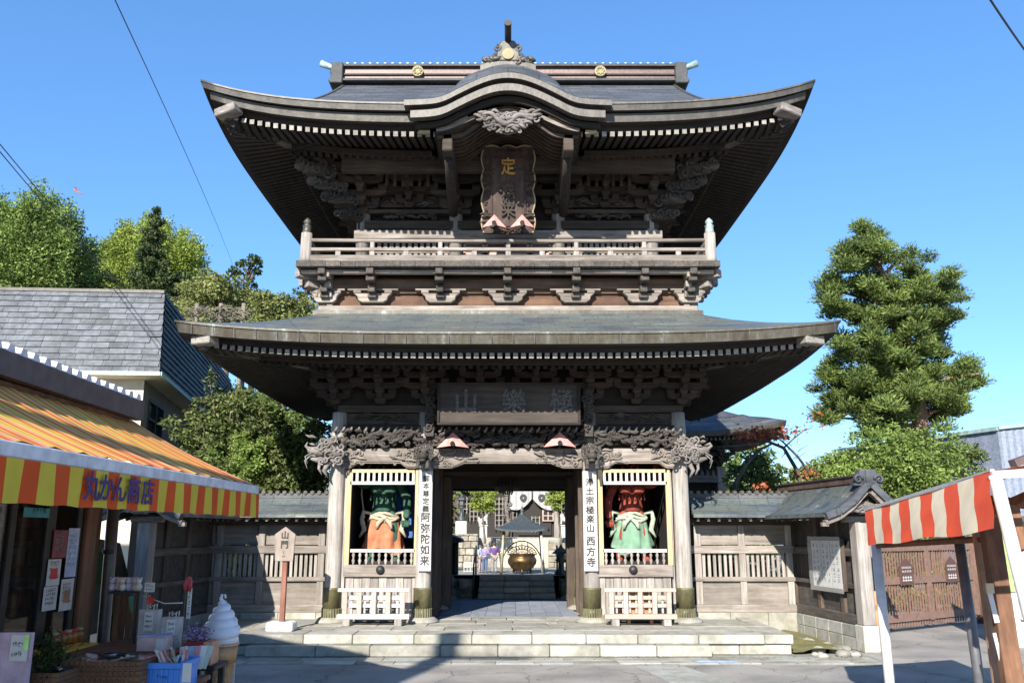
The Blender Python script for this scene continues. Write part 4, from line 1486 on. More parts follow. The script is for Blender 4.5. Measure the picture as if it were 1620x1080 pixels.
# ---------------------------------------------------------------- guardian statues
def skinned(name, verts, edges, rad_, mat, parent, sub=2, root=0):
    me = bpy.data.meshes.new(name)
    org = wloc(parent) if parent else Vector((0, 0, 0))
    me.from_pydata([Vector(v) - org for v in verts], edges, [])
    o = bpy.data.objects.new(name, me); C.objects.link(o)
    if parent: o.parent = parent
    o.modifiers.new('skin', 'SKIN')
    if not me.skin_vertices: 
        bpy.context.view_layer.objects.active = o
    if me.skin_vertices:
        for i, sv in enumerate(me.skin_vertices[0].data):
            r = rad_[i]
            sv.radius = r if isinstance(r, (tuple, list)) else (r, r)
            sv.use_root = (i == root)
    s = o.modifiers.new('sub', 'SUBSURF'); s.levels = sub; s.render_levels = sub
    o.modifiers['skin'].use_smooth_shade = True
    dg = bpy.context.evaluated_depsgraph_get(); dg.update()
    m2 = bpy.data.meshes.new_from_object(o.evaluated_get(dg))
    o.modifiers.clear(); o.data = m2
    m2.materials.clear(); m2.materials.append(mat)
    m2.polygons.foreach_set('use_smooth', [True] * len(m2.polygons))
    return o

def skirt(mb, cx, cy, ztop, zbot, rt, rb, seed, sx=1, folds=9, slit=0):
    R = random.Random(seed); rows = []
    n = 48
    for i in range(13):
        t = i / 12
        z = ztop + (zbot - ztop) * t
        row = []
        for k in range(n):
            a = 2 * math.pi * k / n
            r = rt + (rb - rt) * t ** .8
            r *= 1 + .13 * t * math.sin(folds * a + 3.5 * t + seed) + .07 * t * math.sin(2.3 * folds * a + seed)
            zz = z - (.07 * math.sin(a * 2 + seed) + .04 * math.sin(a * 5)) * t
            row.append((cx + r * math.cos(a) * 1.05 + sx * .06 * t, cy + r * math.sin(a) * .75, zz))
        rows.append(row)
    mb.grid(rows, True, True)

def ribbon(mb, pts, w):
    mb.tube(pts, w, 6, flat=.35)

def mat_(*a, **k):
    m = plain(*a, **k); m.node_tree.nodes['Principled BSDF'].inputs['Specular IOR Level'].default_value = .12
    return m

def nio(px, label, skin_c, skirt_c, sash_c, sx, seed):
    Y = 19.0
    X0 = Xc(px, 830, Y)
    zk = Zr(893, Y); zw = Zr(812, Y)          # sill, waist
    z0 = zk + .02
    t = thing('guardian_statue', label, 'statue', (X0, Y, z0))
    ms = mat_('painted_flesh_%s' % label[:5], skin_c, .8, noise=.22, scale=6)
    mk = mat_('painted_skirt_%s' % label[:5], skirt_c, .85, noise=.16, scale=5)
    mh = mat_('painted_sash_%s' % label[:5], sash_c, .65, noise=.15, scale=6)
    MB().box(X0 - .55, X0 + .55, Y - .35, Y + .4, z0 - .02, z0 + .06).build('plinth', M['dark_h'], t)
    zh = zw - .02
    V = [(X0, Y, zh), (X0, Y - .03, zh + .22), (X0, Y - .04, zh + .48), (X0, Y - .02, zh + .70), (X0, Y - .03, zh + .82), (X0, Y - .05, zh + 1.0),
         (X0 - .17, Y, zh - .15), (X0 - .24, Y - .06, zh - .52), (X0 - .26, Y, z0 + .32), (X0 - .27, Y - .04, z0 + .1), (X0 - .29, Y - .24, z0 + .09),
         (X0 + .17, Y, zh - .15), (X0 + .22, Y - .08, zh - .52), (X0 + .27, Y, z0 + .32), (X0 + .27, Y - .04, z0 + .1), (X0 + .31, Y - .24, z0 + .09),
         (X0 - .33, Y, zh + .66), (X0 + .33, Y, zh + .66)]
    rr = [(.24, .2), (.25, .2), (.29, .2), (.22, .16), .10, (.15, .17), .17, .15, .11, .08, .06, .17, .15, .11, .08, .06, .13, .13]
    Ed = [(0, 1), (1, 2), (2, 3), (3, 4), (4, 5), (0, 6), (6, 7), (7, 8), (8, 9), (9, 10), (0, 11), (11, 12), (12, 13), (13, 14), (14, 15), (3, 16), (3, 17)]
    # the arm on the sx side hangs with a fist, the other is raised
    a = len(V)
    V += [(X0 + sx * .50, Y - .05, zh + .36), (X0 + sx * .52, Y - .16, zh + .06), (X0 + sx * .50, Y - .2, zh - .10)]
    rr += [.11, .085, .075]
    Ed += [((17 if sx > 0 else 16), a), (a, a + 1), (a + 1, a + 2)]
    b_ = len(V)
    V += [(X0 - sx * .55, Y - .08, zh + .62), (X0 - sx * .56, Y - .16, zh + .98), (X0 - sx * .54, Y - .18, zh + 1.12)]
    rr += [.11, .085, .075]
    Ed += [((16 if sx > 0 else 17), b_), (b_, b_ + 1), (b_ + 1, b_ + 2)]
    skinned('body', V, Ed, rr, ms, t)
    mb = MB()
    for ax, az_, up_ in ((X0 + sx * .50, zh - .14, -1), (X0 - sx * .54, zh + 1.18, 1)):
        for k in range(4):
            q = -.06 + k * .04
            mb.tube([(ax + q, Y - .2, az_), (ax + q, Y - .27, az_ + up_ * .05), (ax + q, Y - .28, az_ + up_ * .11), (ax + q, Y - .22, az_ + up_ * .12)], [.026, .025, .022, .018], 6)
        mb.tube([(ax - .07, Y - .2, az_ - .02), (ax - .1, Y - .27, az_ + up_ * .03), (ax - .04, Y - .3, az_ + up_ * .06)], [.028, .026, .02], 6)
    mb.build('fingers', ms, t)
    # chest muscles
    mb = MB()
    for s in (-1, 1):
        mb.blob((X0 + s * .14, Y - .19, zh + .52), (.15, .08, .11), 10, 7)
        for k in range(4):
            mb.blob((X0 + s * (.06 + .07 * k), Y - .215 + .012 * k, zh + .36 - .0 * k), (.022, .035, .075), 7, 6)
    mb.blob((X0, Y - .17, zh + .14), (.2, .12, .14), 12, 8)
    mb.build('chest_muscles', ms, t)
    # face
    mb = MB()
    mb.blob((X0, Y - .22, zh + 1.0), (.035, .05, .05), 8, 6)
    for s in (-1, 1):
        mb.blob((X0 + s * .065, Y - .20, zh + 1.05), (.035, .03, .022), 8, 6)
        mb.tube([(X0 + s * .02, Y - .23, zh + 1.08), (X0 + s * .10, Y - .20, zh + 1.11)], .016, 6)
        mb.blob((X0 + s * .17, Y - .02, zh + 1.0), (.025, .04, .07), 7, 5)
    mb.tube([(X0 - .06, Y - .2, zh + .93), (X0, Y - .225, zh + .91), (X0 + .06, Y - .2, zh + .93)], .015, 6)
    mb.build('face', ms, t)
    mb = MB(); mb.blob((X0, Y + .0, zh + 1.18), (.1, .1, .12), 10, 7); mb.build('topknot', M['iron'], t)
    mb = MB(); skirt(mb, X0, Y, zw + .02, zw - .78, .25, .42, seed, 0); mb.build('skirt', mk, t)
    mb = MB()
    n = 18
    for j in range(3):
        mb.tube([(X0 + (.29 + .02 * j) * math.cos(2 * math.pi * k / n), Y + .22 * math.sin(2 * math.pi * k / n) - .01, zw - .02 - .055 * j + .04 * math.sin(2 * math.pi * k / n * 3 + j)) for k in range(n + 1)], .035, 6)
    mb.blob((X0 + sx * .05, Y - .26, zw - .1), (.07, .05, .05), 8, 6)
    for s in (-1, 1):
        ribbon(mb, [(X0 + sx * .05, Y - .27, zw - .1), (X0 + sx * .05 + s * .12, Y - .3, zw - .2), (X0 + sx * .05 + s * .16, Y - .3, zw - .32)], [.03, .05, .035])
        ribbon(mb, [(X0 + s * .26, Y - .1, zw), (X0 + s * .42, Y - .15, zw + .04), (X0 + s * .46, Y - .12, zw - .12), (X0 + s * .40, Y - .14, zw - .34), (X0 + s * .50, Y - .12, zw - .5)], [.03, .05, .055, .06, .02])
    # the scarf rising behind the shoulders
    ribbon(mb, [(X0 - .40, Y - .1, zw - .1), (X0 - .5, Y, zw + .4), (X0 - .52, Y + .1, zw + .8), (X0 - .2, Y + .2, zw + 1.3)], [.03, .05, .05, .04])
    mb.build('sash', mh, t)
nio(607, 'green-skinned guardian statue with an orange skirt, in the left niche', (.045, .105, .07), (.46, .17, .09), (.42, .37, .27), 1, 3)
nio(999, 'red-skinned guardian statue with a green skirt, in the right niche', (.27, .06, .04), (.17, .29, .20), (.40, .45, .34), -1, 5)

# ---------------------------------------------------------------- barriers in front of the niches
def barrier(px0, px1, mat, label, Y=17.35, box=False):
    xm = Xc((px0 + px1) / 2, 960, Y)
    zb_, zt_ = Zr(995, Y), Zr(930, Y)
    zb_ = ZF
    t = thing('barrier', label, 'barrier', (xm, Y, zb_))
    x0, x1 = Xc(px0, 960, Y), Xc(px1, 960, Y)
    m = M[mat]
    MB().box(x0 - .0, x1 + .0, Y - .05, Y + .06, zt_ - .065, zt_).build('top_rail', m, t, bevel=.006)
    MB().box(x0 - .0, x1 + .0, Y - .08, Y + .08, zb_ + .12, zb_ + .21).build('bottom_rail', m, t, bevel=.006)
    for k in range(5):
        x = x0 + .14 + (x1 - x0 - .28) * k / 4
        MB().box(x - .045, x + .045, Y - .04, Y + .04, zb_ + .21, zt_ - .065).build('upright', M['pink_wood'], t, bevel=.005)
    for k in range(3):
        z = zb_ + .33 + k * .145
        MB().box(x0 + .16, x1 - .16, Y + .045, Y + .075, z, z + .07).build('slat', m, t)
    for k in range(8):
        x = x0 + .25 + (x1 - x0 - .5) * k / 7
        MB().box(x - .02, x + .02, Y + .08, Y + .1, zb_ + .22, zb_ + .66).build('thin_bar', m, t)
    for s in (0, 1):
        x = (x0 + .2) if s == 0 else (x1 - .2)
        MB().box(x - .07, x + .07, Y - .16, Y + .2, zb_, zb_ + .12).build('foot', M['pale_v'], t, bevel=.006)
barrier(534, 648, 'white_wood', 'low white wooden barrier before the niche of the green-skinned statue')
barrier(956, 1070, 'pink_wood', 'low bare pinkish wooden barrier before the niche of the red-skinned statue')
t = thing('offering_box', 'small orange-brown wooden offering box behind the right-hand wooden barrier', 'box', (Xc(1013, 955, 17.55), 17.6, ZF + .35))
mw = wood('orange_wood', (.45, .22, .11), (.66, .36, .2), 'X', 9)
xa_, xb_ = Xc(992, 955, 17.5), Xc(1034, 955, 17.5)
MB().box(xa_, xb_, 17.5, 17.72, ZF + .14, Zr(938, 17.5)).build('body', mw, t, bevel=.008)
MB().box(xa_ - .02, xb_ + .02, 17.48, 17.74, Zr(938, 17.5), Zr(934, 17.5)).build('lid', mw, t, bevel=.005)
for x in (xa_ + .04, xb_ - .04): MB().box(x - .03, x + .03, 17.55, 17.67, ZF, ZF + .14).build('leg', mw, t)

# ---------------------------------------------------------------- stone platform, ground
plat = struct(bpy.data.objects.new('stone_platform', MB().box(-5.9, 4.9, 15.95, 26, .0, ZF - .035).mesh('stone_platform', M['stone_grey'])))
C.objects.link(plat)
R = random.Random(5)
YP = 15.80
def course(x0, x1, Y, d, z0, z1, lens, mat, jit=.01, parent=plat, name='stone_block'):
    x = x0; k = 0
    while x < x1 - .02:
        w = min(lens * R.uniform(.85, 1.2), x1 - x)
        if x1 - x - w < .3: w = x1 - x
        y = Y + R.uniform(-jit, jit)
        MB().box(x + .005, x + w - .005, y, Y + d, z0, z1 + R.uniform(-.004, .004)).build(name, mat, parent, bevel=.012)
        x += w
course(-5.9, 4.93, YP, .75, .195, ZF, 1.0, M['stone_light'])
course(-4.6, 3.45, YP - .22, .40, .012, .19, 1.02, M['stone_light'])
course(3.46, 4.9, YP + .05, .3, .012, .19, .6, M['stone_light'])
course(-5.9, -4.61, YP + .05, .3, .012, .16, .7, M['stone_grey'], .04)
for y in (16.56, 17.2): course(-5.9, 4.93, y, .63, ZF - .04, ZF - .001, 1.1, M['stone_light'], 0)
for y in (17.84, 18.5): course(-1.55, 1.5, y, .65, ZF - .04, ZF - .002, .75, M['stone_light'], 0)
# right flank of the platform
for i in range(4):
    MB().box(4.72, 4.95, 16.56 + i * .62, 17.17 + i * .62, .02, ZF - .002).build('stone_block', M['stone_light'], plat, bevel=.012)
# floor tiles of the passage, dark grey-blue
m_tile = stone('blue_grey_floor_tile', (.17, .19, .23), (.30, .33, .38), 6, big=(.8, .8, .85))
y = 19.16
while y < 23.9:
    for i in range(9):
        x = -1.5 + i * .333 + CX
        MB().box(x + .004, x + .329, y + .003, y + .6, ZF - .04, ZF - .001 + R.uniform(-.002, .002)).build('floor_tile', m_tile, plat)
    y += .603
# apron of paving before the steps
apron = MB().box(-5.9, 6.2, 14.75, 16.1, -.02, .004).build('paving_strip', M['stone_grey']); struct(apron)
for j, (ya, yb_) in enumerate(((14.80, 15.12), (15.13, 15.52))):
    x = -5.8
    while x < 6.0:
        w = R.uniform(.6, .95)
        MB().box(x + .006, min(6.1, x + w) - .006, ya, yb_, .0, .014 + R.uniform(0, .004)).build('paving_slab', M['stone_light'] if R.random() < .6 else M['stone_grey'], apron, bevel=.006)
        x += w
# moss and stones beside the steps
m_moss = stone('mossy_earth', (.10, .11, .03), (.28, .24, .10), 12, bump=.8)
rows = []
for j in range(9):
    yy = 15.9 + j * .38
    rows.append([(4.95 + i * .155 + (.02 * j), yy, .02 + .07 * math.sin(i * .45) + R.uniform(0, .03)) for i in range(9)])
struct(MB().grid(rows).build('mossy_strip', m_moss))
for k in range(16):
    x = R.uniform(4.95, 6.05); yy = R.uniform(15.55, 17.6)
    r = R.uniform(.06, .14)
    mb = MB(); mb.blob((x, yy, r * .35), (r * 1.2, r, r * .6), 8, 5)
    mb.v = [(a + R.uniform(-.012, .012), b_ + R.uniform(-.012, .012), c_ + R.uniform(-.01, .01)) for a, b_, c_ in mb.v]
    o = mb.build('border_stone', M['stone_light'])
    tag(o, 'pale rough stone lying in the mossy border right of the temple steps', 'stone', 'rough stones in the mossy border')

# asphalt ground reaching the horizon
def asphalt():
    m, nt, b = _mat('worn_asphalt')
    mp = _coord(nt, (1, 1, 1), rnd=False)
    n1 = _n(nt, 'ShaderNodeTexNoise'); n1.inputs['Scale'].default_value = 60; n1.inputs['Detail'].default_value = 6
    n2 = _n(nt, 'ShaderNodeTexNoise'); n2.inputs['Scale'].default_value = .9; n2.inputs['Detail'].default_value = 7
    for n in (n1, n2): nt.links.new(mp.outputs[0], n.inputs['Vector'])
    r = _ramp(nt, [(.3, (.215, .20, .18)), (.7, (.37, .345, .31))]); nt.links.new(n1.outputs['Fac'], r.inputs[0])
    r2 = _ramp(nt, [(.35, (.62, .62, .63)), (.5, (.86, .85, .83)), (.62, (1, 1, 1))]); nt.links.new(n2.outputs['Fac'], r2.inputs[0])
    vo = _n(nt, 'ShaderNodeTexVoronoi', feature='DISTANCE_TO_EDGE'); vo.inputs['Scale'].default_value = .55; vo.inputs['Randomness'].default_value = 1
    wv = _n(nt, 'ShaderNodeTexNoise'); wv.inputs['Scale'].default_value = 2.5; wv.inputs['Detail'].default_value = 5
    va = _n(nt, 'ShaderNodeVectorMath', operation='MULTIPLY_ADD'); va.inputs[1].default_value = (.5, .5, .5)
    nt.links.new(mp.outputs[0], wv.inputs['Vector']); nt.links.new(wv.outputs['Color'], va.inputs[0]); nt.links.new(mp.outputs[0], va.inputs[2]); nt.links.new(va.outputs[0], vo.inputs['Vector'])
    r3 = _ramp(nt, [(.0, .35), (.012, 1.0)]); nt.links.new(vo.outputs['Distance'], r3.inputs[0])
    c0 = _mix(nt, r.outputs[0], r2.outputs[0], 1.0, 'MULTIPLY')
    nt.links.new(_mix(nt, c0, r3.outputs[0], .75, 'MULTIPLY'), b.inputs['Base Color'])
    b.inputs['Roughness'].default_value = .9
    bp = _n(nt, 'ShaderNodeBump'); bp.inputs['Strength'].default_value = .4; bp.inputs['Distance'].default_value = .01
    nt.links.new(n1.outputs['Fac'], bp.inputs['Height']); nt.links.new(bp.outputs[0], b.inputs['Normal'])
    return m
M['asphalt'] = asphalt()
struct(MB().add([(-900, -300, 0), (900, -300, 0), (900, 1200, 0), (-900, 1200, 0)], [(0, 1, 2, 3)]).build('ground', M['asphalt']))
# paler concrete crossing and a blue patch
pav = MB().add([(2.4, 12.2, .004), (3.5, 11.6, .004), (2.72, 14.78, .004), (1.95, 14.78, .004)], [(0, 1, 2, 3)]).build('concrete_patch', M['stone_grey']); struct(pav)

struct(MB().add([(3.05, 14.86, .021), (3.75, 14.86, .021), (3.7, 15.1, .021), (2.98, 15.1, .021)], [(0, 1, 2, 3)]).build('painted_patch', plain('pale_blue_road_paint', (.36, .48, .60), .8, noise=.2)))
R = random.Random(77)
lf = []
for k in range(260):
    x = R.uniform(-5, 6); y = R.choice((R.uniform(15.4, 15.62), R.uniform(12.8, 15.6))); z = .022 if y > 14.75 else .006
    lf.append((x, y, z))
o = MB()
for x, y, z in lf:
    a = R.random() * 6; s = R.uniform(.012, .03)
    o.add([(x + s * math.cos(a), y + s * math.sin(a), z), (x - s * .5 * math.sin(a), y + s * .5 * math.cos(a), z + .006), (x - s * math.cos(a), y - s * math.sin(a), z), (x + s * .5 * math.sin(a), y - s * .5 * math.cos(a), z + .003)], [(0, 1, 2, 3)])
o = o.build('fallen_leaves', plain('dry_leaf', (.16, .10, .04), .8), None, kind='stuff'); o['label'] = 'scattered small dry leaves on the paving before the steps'
# ---------------------------------------------------------------- roofed side walls
m_board = wood('wall_board_pale', (.14, .12, .10), (.33, .295, .26), 'X', 10, stain=(.6, .56, .52))
m_board_d = wood('wall_board_dark', (.035, .03, .027), (.11, .095, .08), 'X', 10)
def roofed_wall(label, x0, x1, Y, posts, mir=1, roofmat='patina_roof', winpair=True):
    """straight run; x0<x1"""
    t = thing('roofed_wall', label, 'roofed wall', ((x0 + x1) / 2, Y, 0))
    zt = 2.05
    # footing
    x = x0
    R = random.Random(int(abs(x0) * 10))
    while x < x1 - .02:
        w = min(.8, x1 - x)
        MB().box(x + .004, x + w - .004, Y - .12, Y + .12, 0, .44).build('footing_stone', M['stone_light'], t, bevel=.01); x += w
    MB().box(x0, x1, Y - .09, Y + .09, .44, .60).build('ground_sill', M['pale_h'], t, bevel=.01)
    for x in posts:
        MB().box(x - .07, x + .07, Y - .08, Y + .08, .60, zt + .2).build('post', M['pale_v'], t, bevel=.008)
    xs_ = sorted(set([x0] + list(posts) + [x1]))
    for a, b_ in zip(xs_[:-1], xs_[1:]):
        if b_ - a < .2: continue
        MB().box(a + .07, b_ - .07, Y - .02, Y + .02, .60, 1.08).build('lower_panel', m_board, t)
        n = int((b_ - a - .14) / .105)
        for k in range(n):
            x = a + .07 + (b_ - a - .14) * (k + .5) / n
            MB().box(x - .03, x + .03, Y - .02, Y + .02, 1.17, 1.66).build('lattice_bar', M['pale_v'], t)
        MB().box(a + .07, b_ - .07, Y - .015, Y + .015, 1.84, zt + .3).build('upper_panel', m_board, t)
    MB().box(x0, x1, Y - .10, Y + .03, 1.08, 1.17).build('rail', M['pale_h'], t, bevel=.006)
    MB().box(x0, x1, Y - .10, Y + .03, 1.66, 1.82).build('rail', M['pale_h'], t, bevel=.006)
    MB().box(x0, x1, Y - .12, Y + .12, 2.25, 2.38).build('wall_plate', M['mid_h'], t, bevel=.006)
    # roof
    prof = [(-.66, 2.47), (-.45, 2.56), (-.25, 2.68), (-.06, 2.84)]
    for s in (-1, 1):
        rows = [[(x0, Y + s * -a, z), (x1, Y + s * -a, z)] for a, z in prof]
        rows2 = [[(x0, Y + s * -a, z - .05), (x1, Y + s * -a, z - .05)] for a, z in prof]
        mb = MB(); mb.grid(rows if s > 0 else rows[::-1]); mb.grid(rows2[::-1] if s > 0 else rows2)
        mb.box(x0, x1, Y - .665 if s > 0 else Y + .6, Y - .6 if s > 0 else Y + .665, 2.405, 2.475)
        mb.build('roof_slope', M[roofmat], t)
        n = int((x1 - x0) / .21)
        for k in range(n):
            x = x0 + (k + .5) * (x1 - x0) / n
            mb = MB(); mb.beam((x, Y - s * .56, 2.36), (x, Y, 2.50), .05, .06)
            mb.build('rafter', M['rafter_end'], t)
    mb = MB(); mb.box(x0, x1, Y - .09, Y + .09, 2.82, 2.93); mb.build('ridge_beam', M['slate_roof'], t, bevel=.01)
    n = int((x1 - x0) / .15)
    for k in range(n):
        x = x0 + (k + .5) * (x1 - x0) / n
        MB().tube([(x, Y - .12, 2.945), (x, Y + .12, 2.945)], .045, 6).build('ridge_tile', M['edge_brown'], t)
    return t
roofed_wall('low roofed timber wall with a barred window, running right from the gate', 3.82, 6.05, 19.1, [4.0, 4.95, 5.96])
roofed_wall('low roofed timber wall with a barred window, running left from the gate to the shop', -6.55, -3.82, 19.1, [-6.3, -5.4, -4.1])

def end_wall(label, origin, ang, L, mir=1, poster=False):
    """return run towards the viewer, with its own gabled roof; built along local -Y"""
    t = thing('roofed_wall', label, 'roofed wall', origin)
    O = Vector(origin); ca, sa = math.cos(ang), math.sin(ang)
    def W(p):   # local: x across, y towards viewer(-) , z
        return (O.x + p[0] * ca - p[1] * sa, O.y + p[0] * sa + p[1] * ca, O.z + p[2])
    def mk(mb, name, mat, bevel=0):
        mb.v = [W(p) for p in mb.v]; return mb.build(name, mat, t, bevel=bevel)
    y = 0; k = 0
    while y > -L + .02:
        w = min(.55, L + y)
        for r in range(2):
            off = .0
            mk(MB().box(-.13, .13, y - w + .004, y - .004, r * .22 + .003, r * .22 + .217), 'footing_stone', M['stone_grey'], .01)
        y -= w
    mk(MB().box(-.1, .1, -L, 0, .44, .62), 'ground_sill', M['mid_y'], .01)
    mk(MB().box(-.09, .09, -L, 0, 1.66, 1.80), 'rail', M['mid_y'], .006)
    mk(MB().box(-.09, .09, -L, 0, 1.08, 1.17), 'rail', M['mid_y'], .006)
    for yy in (-.05, -L * .45, -L * .8):
        mk(MB().box(-.08, .08, yy - .07, yy + .07, .62, 2.4), 'post', M['mid_v'], .006)
    mk(MB().box(-.02, .02, -L, 0, .62, 1.08), 'lower_panel', m_board_d)
    mk(MB().box(-.02, .02, -L, 0, 1.80, 2.35), 'upper_panel', m_board_d)
    mk(MB().box(-.02, .02, -L, -L * .42, 1.17, 1.66), 'middle_panel', m_board_d)
    n = 9
    for k in range(n):
        yy = -.12 - (L * .42 - .16) * k / (n - 1)
        mk(MB().box(-.02, .02, yy - .03, yy + .03, 1.17, 1.66), 'lattice_bar', M['mid_v'])
    # big end post on a stone
    mk(MB().box(-.15, .15, -L - .32, -L - .0, .0, .46), 'post_stone', M['stone_light'], .015)
    mk(MB().box(-.125, .125, -L - .30, -L - .04, .46, 2.28), 'end_post', M['pale_v'], .015)
    mk(MB().box(-.3, .3, -L - .26, -L - .08, 2.28, 2.40), 'cross_arm', M['pale_h'], .02)
    # roof, ridge along y
    prof = [(-.86, 2.44), (-.6, 2.53), (-.32, 2.72), (-.05, 2.99)]
    ya, yb_ = .45, -L - .62
    for s in (-1, 1):
        mb = MB()
        rows = [[(s * -a, ya, z), (s * -a, yb_, z)] for a, z in prof]
        mb.grid(rows if s < 0 else rows[::-1])
        mb.grid([[(p[0], p[1], p[2] - .06) for p in r] for r in (rows[::-1] if s < 0 else rows)])
        mb.box(min(s * .8, s * .87), max(s * .8, s * .87), yb_, ya, 2.37, 2.445)
        mk(mb, 'roof_slope', M['patina_roof'])
        mb = MB()
        pts = [(-a * s * 1.0, z) for a, z in prof]
        for (xa_, za_), (xb_, zb_) in zip(pts[:-1], pts[1:]):
            mb.beam((xa_, yb_ - .03, za_ - .05), (xb_, yb_ - .03, zb_ - .05), .12, .16, up=(0, 1, 0))
        mk(mb, 'gable_edge', M['slate_roof'])
        mb = MB()
        for (xa_, za_), (xb_, zb_) in zip(pts[:-1], pts[1:]):
            mb.beam((xa_, yb_ + .02, za_ - .17), (xb_, yb_ + .02, zb_ - .17), .08, .13, up=(0, 1, 0))
        mb.cb((pts[0][0], yb_ + .02, pts[0][1] - .2), (.12, .08, .07))
        mk(mb, 'barge_board', M['pale_h'])
        for k in range(9):
            yy = -k * (L / 9) - .1
            mk(MB().beam((s * .78, yy, 2.34), (0, yy, 2.60), .05, .06), 'rafter', M['mid_h'])
    mb = MB(); mb.prism([(-.5, 2.42), (.5, 2.42), (.1, 2.82), (-.1, 2.82)], yb_ + .2, yb_ + .26); mk(mb, 'gable_board', M['dark_h'])
    mb = MB(); relief(mb, -.26, .26, 2.44, 2.56, yb_ + .12, 20, 91, .02, .03, .07, .5); mb.prism([(-.3, 2.56), (-.12, 2.42), (.12, 2.42), (.3, 2.56), (0, 2.66)], yb_ + .12, yb_ + .16); mk(mb, 'gable_pendant', M['carve'])
    mk(MB().box(-.1, .1, yb_ + .1, ya, 2.98, 3.10), 'ridge_beam', M['ridge_red'], .01)
    mk(MB().box(-.13, .13, yb_ + .1, ya, 3.10, 3.14), 'ridge_cap', M['edge_brown'], .01)
    mb = MB(); mb.prism([(-.28, 2.93), (.28, 2.93), (.2, 3.08), (.14, 3.22), (-.14, 3.22), (-.2, 3.08)], yb_ - .05, yb_ + .12)
    scroll(mb, (-.2, yb_ - .06, 3.04), .09, 1.3, .03, 0, 1); scroll(mb, (.2, yb_ - .06, 3.04), .09, 1.3, .03, 3.14, -1)
    mk(mb, 'ridge_ornament', M['slate_roof'])
    return t, W
tr, WR = end_wall('roofed timber return wall with a stone footing and pale end post, right of the temple steps', (6.12, 19.2, 0), rad(6), 2.75)
tl, WL = end_wall('shaded roofed timber return wall with a blue-grey end post, behind the souvenir shop', (-6.55, 19.2, 0), rad(-4), 2.75)

# the notice sheet on the right return wall (its face looks left)
t = thing('notice_board', 'plastic-covered board of handwritten white sheets on the right-hand return wall', 'notice board', WR((-.12, -1.9, 1.1)))
m_plastic, nt_, b_ = _mat('clear_wrinkled_plastic')
b_.inputs['Base Color'].default_value = (.8, .8, .8, 1); b_.inputs['Roughness'].default_value = .15; b_.inputs['Alpha'].default_value = .3
def wr(mb, name, mat, par=t):
    mb.v = [WR(p) for p in mb.v]; return mb.build(name, mat, par)
wr(MB().box(-.17, -.10, -2.5, -1.22, 1.02, 1.98), 'backing_board', M['mid_v'])
RS = random.Random(12)
for k in range(3):
    ya = -1.26 - k * .41
    wr(MB().box(-.182, -.176, ya - .38, ya, 1.06, 1.94), 'paper_sheet', m_paper)
    mb = MB()
    for c_ in range(2):
        yy = ya - .1 - c_ * .17
        glyphs(mb, lambda u, v: (-.184, u, v), yy - .05, yy + .05, 1.14, 1.88, 7, RS, True)
    wr(mb, 'brush_writing', m_ink)
rows = []
for i in range(14):
    rows.append([(-.20 - .015 * RS.random(), -1.15 - 1.4 * k / 12, .98 + 1.04 * i / 13) for k in range(13)])
wr(MB().grid(rows), 'plastic_cover', m_plastic)

# sign on a post, left
Ys = 16.4
xs_ = Xc(445, 985, Ys)
t = thing('post_sign', 'brown pointed board reading 山門 on a red-brown post with a white base', 'sign', (xs_, Ys, ZF))
m_redpost = wood('red_brown_post', (.16, .06, .04), (.33, .15, .10), 'Z', 12)
m_signb = wood('grey_brown_sign_board', (.20, .16, .13), (.36, .30, .25), 'Z', 10)
zt_ = Zr(887, Ys) 
MB().box(xs_ - .045, xs_ + .045, Ys + .0, Ys + .09, ZF + .14, zt_ + .4).build('post', m_redpost, t, bevel=.006)
a = Xc(434, 860, Ys - .03) - .0; b2 = Xc(467, 860, Ys - .03)
xm = (a + b2) / 2; w = (b2 - a) / 2
MB().prism([(xm - w * .86, zt_), (xm + w * .86, zt_), (xm + w, zt_ + .48), (xm, zt_ + .62), (xm - w, zt_ + .48)], Ys - .04, Ys).build('board', m_signb, t, bevel=.006)
lettering('山', .15, (xm, Ys - .045, zt_ + .46), m_ink, t, extrude=.002)
lettering('門', .15, (xm, Ys - .045, zt_ + .29), m_ink, t, extrude=.002)
mb = MB()
glyphs(mb, lambda u, v: (u, Ys - .043, v), xm - .03, xm + .03, zt_ + .06, zt_ + .18, 2, random.Random(3), True)
mb.build('small_writing', m_ink, t)
MB().box(xs_ - .24, xs_ + .24, Ys - .16, Ys + .24, ZF, ZF + .16).build('base_block', plain('white_concrete', (.7, .69, .65), .8), t, bevel=.02)
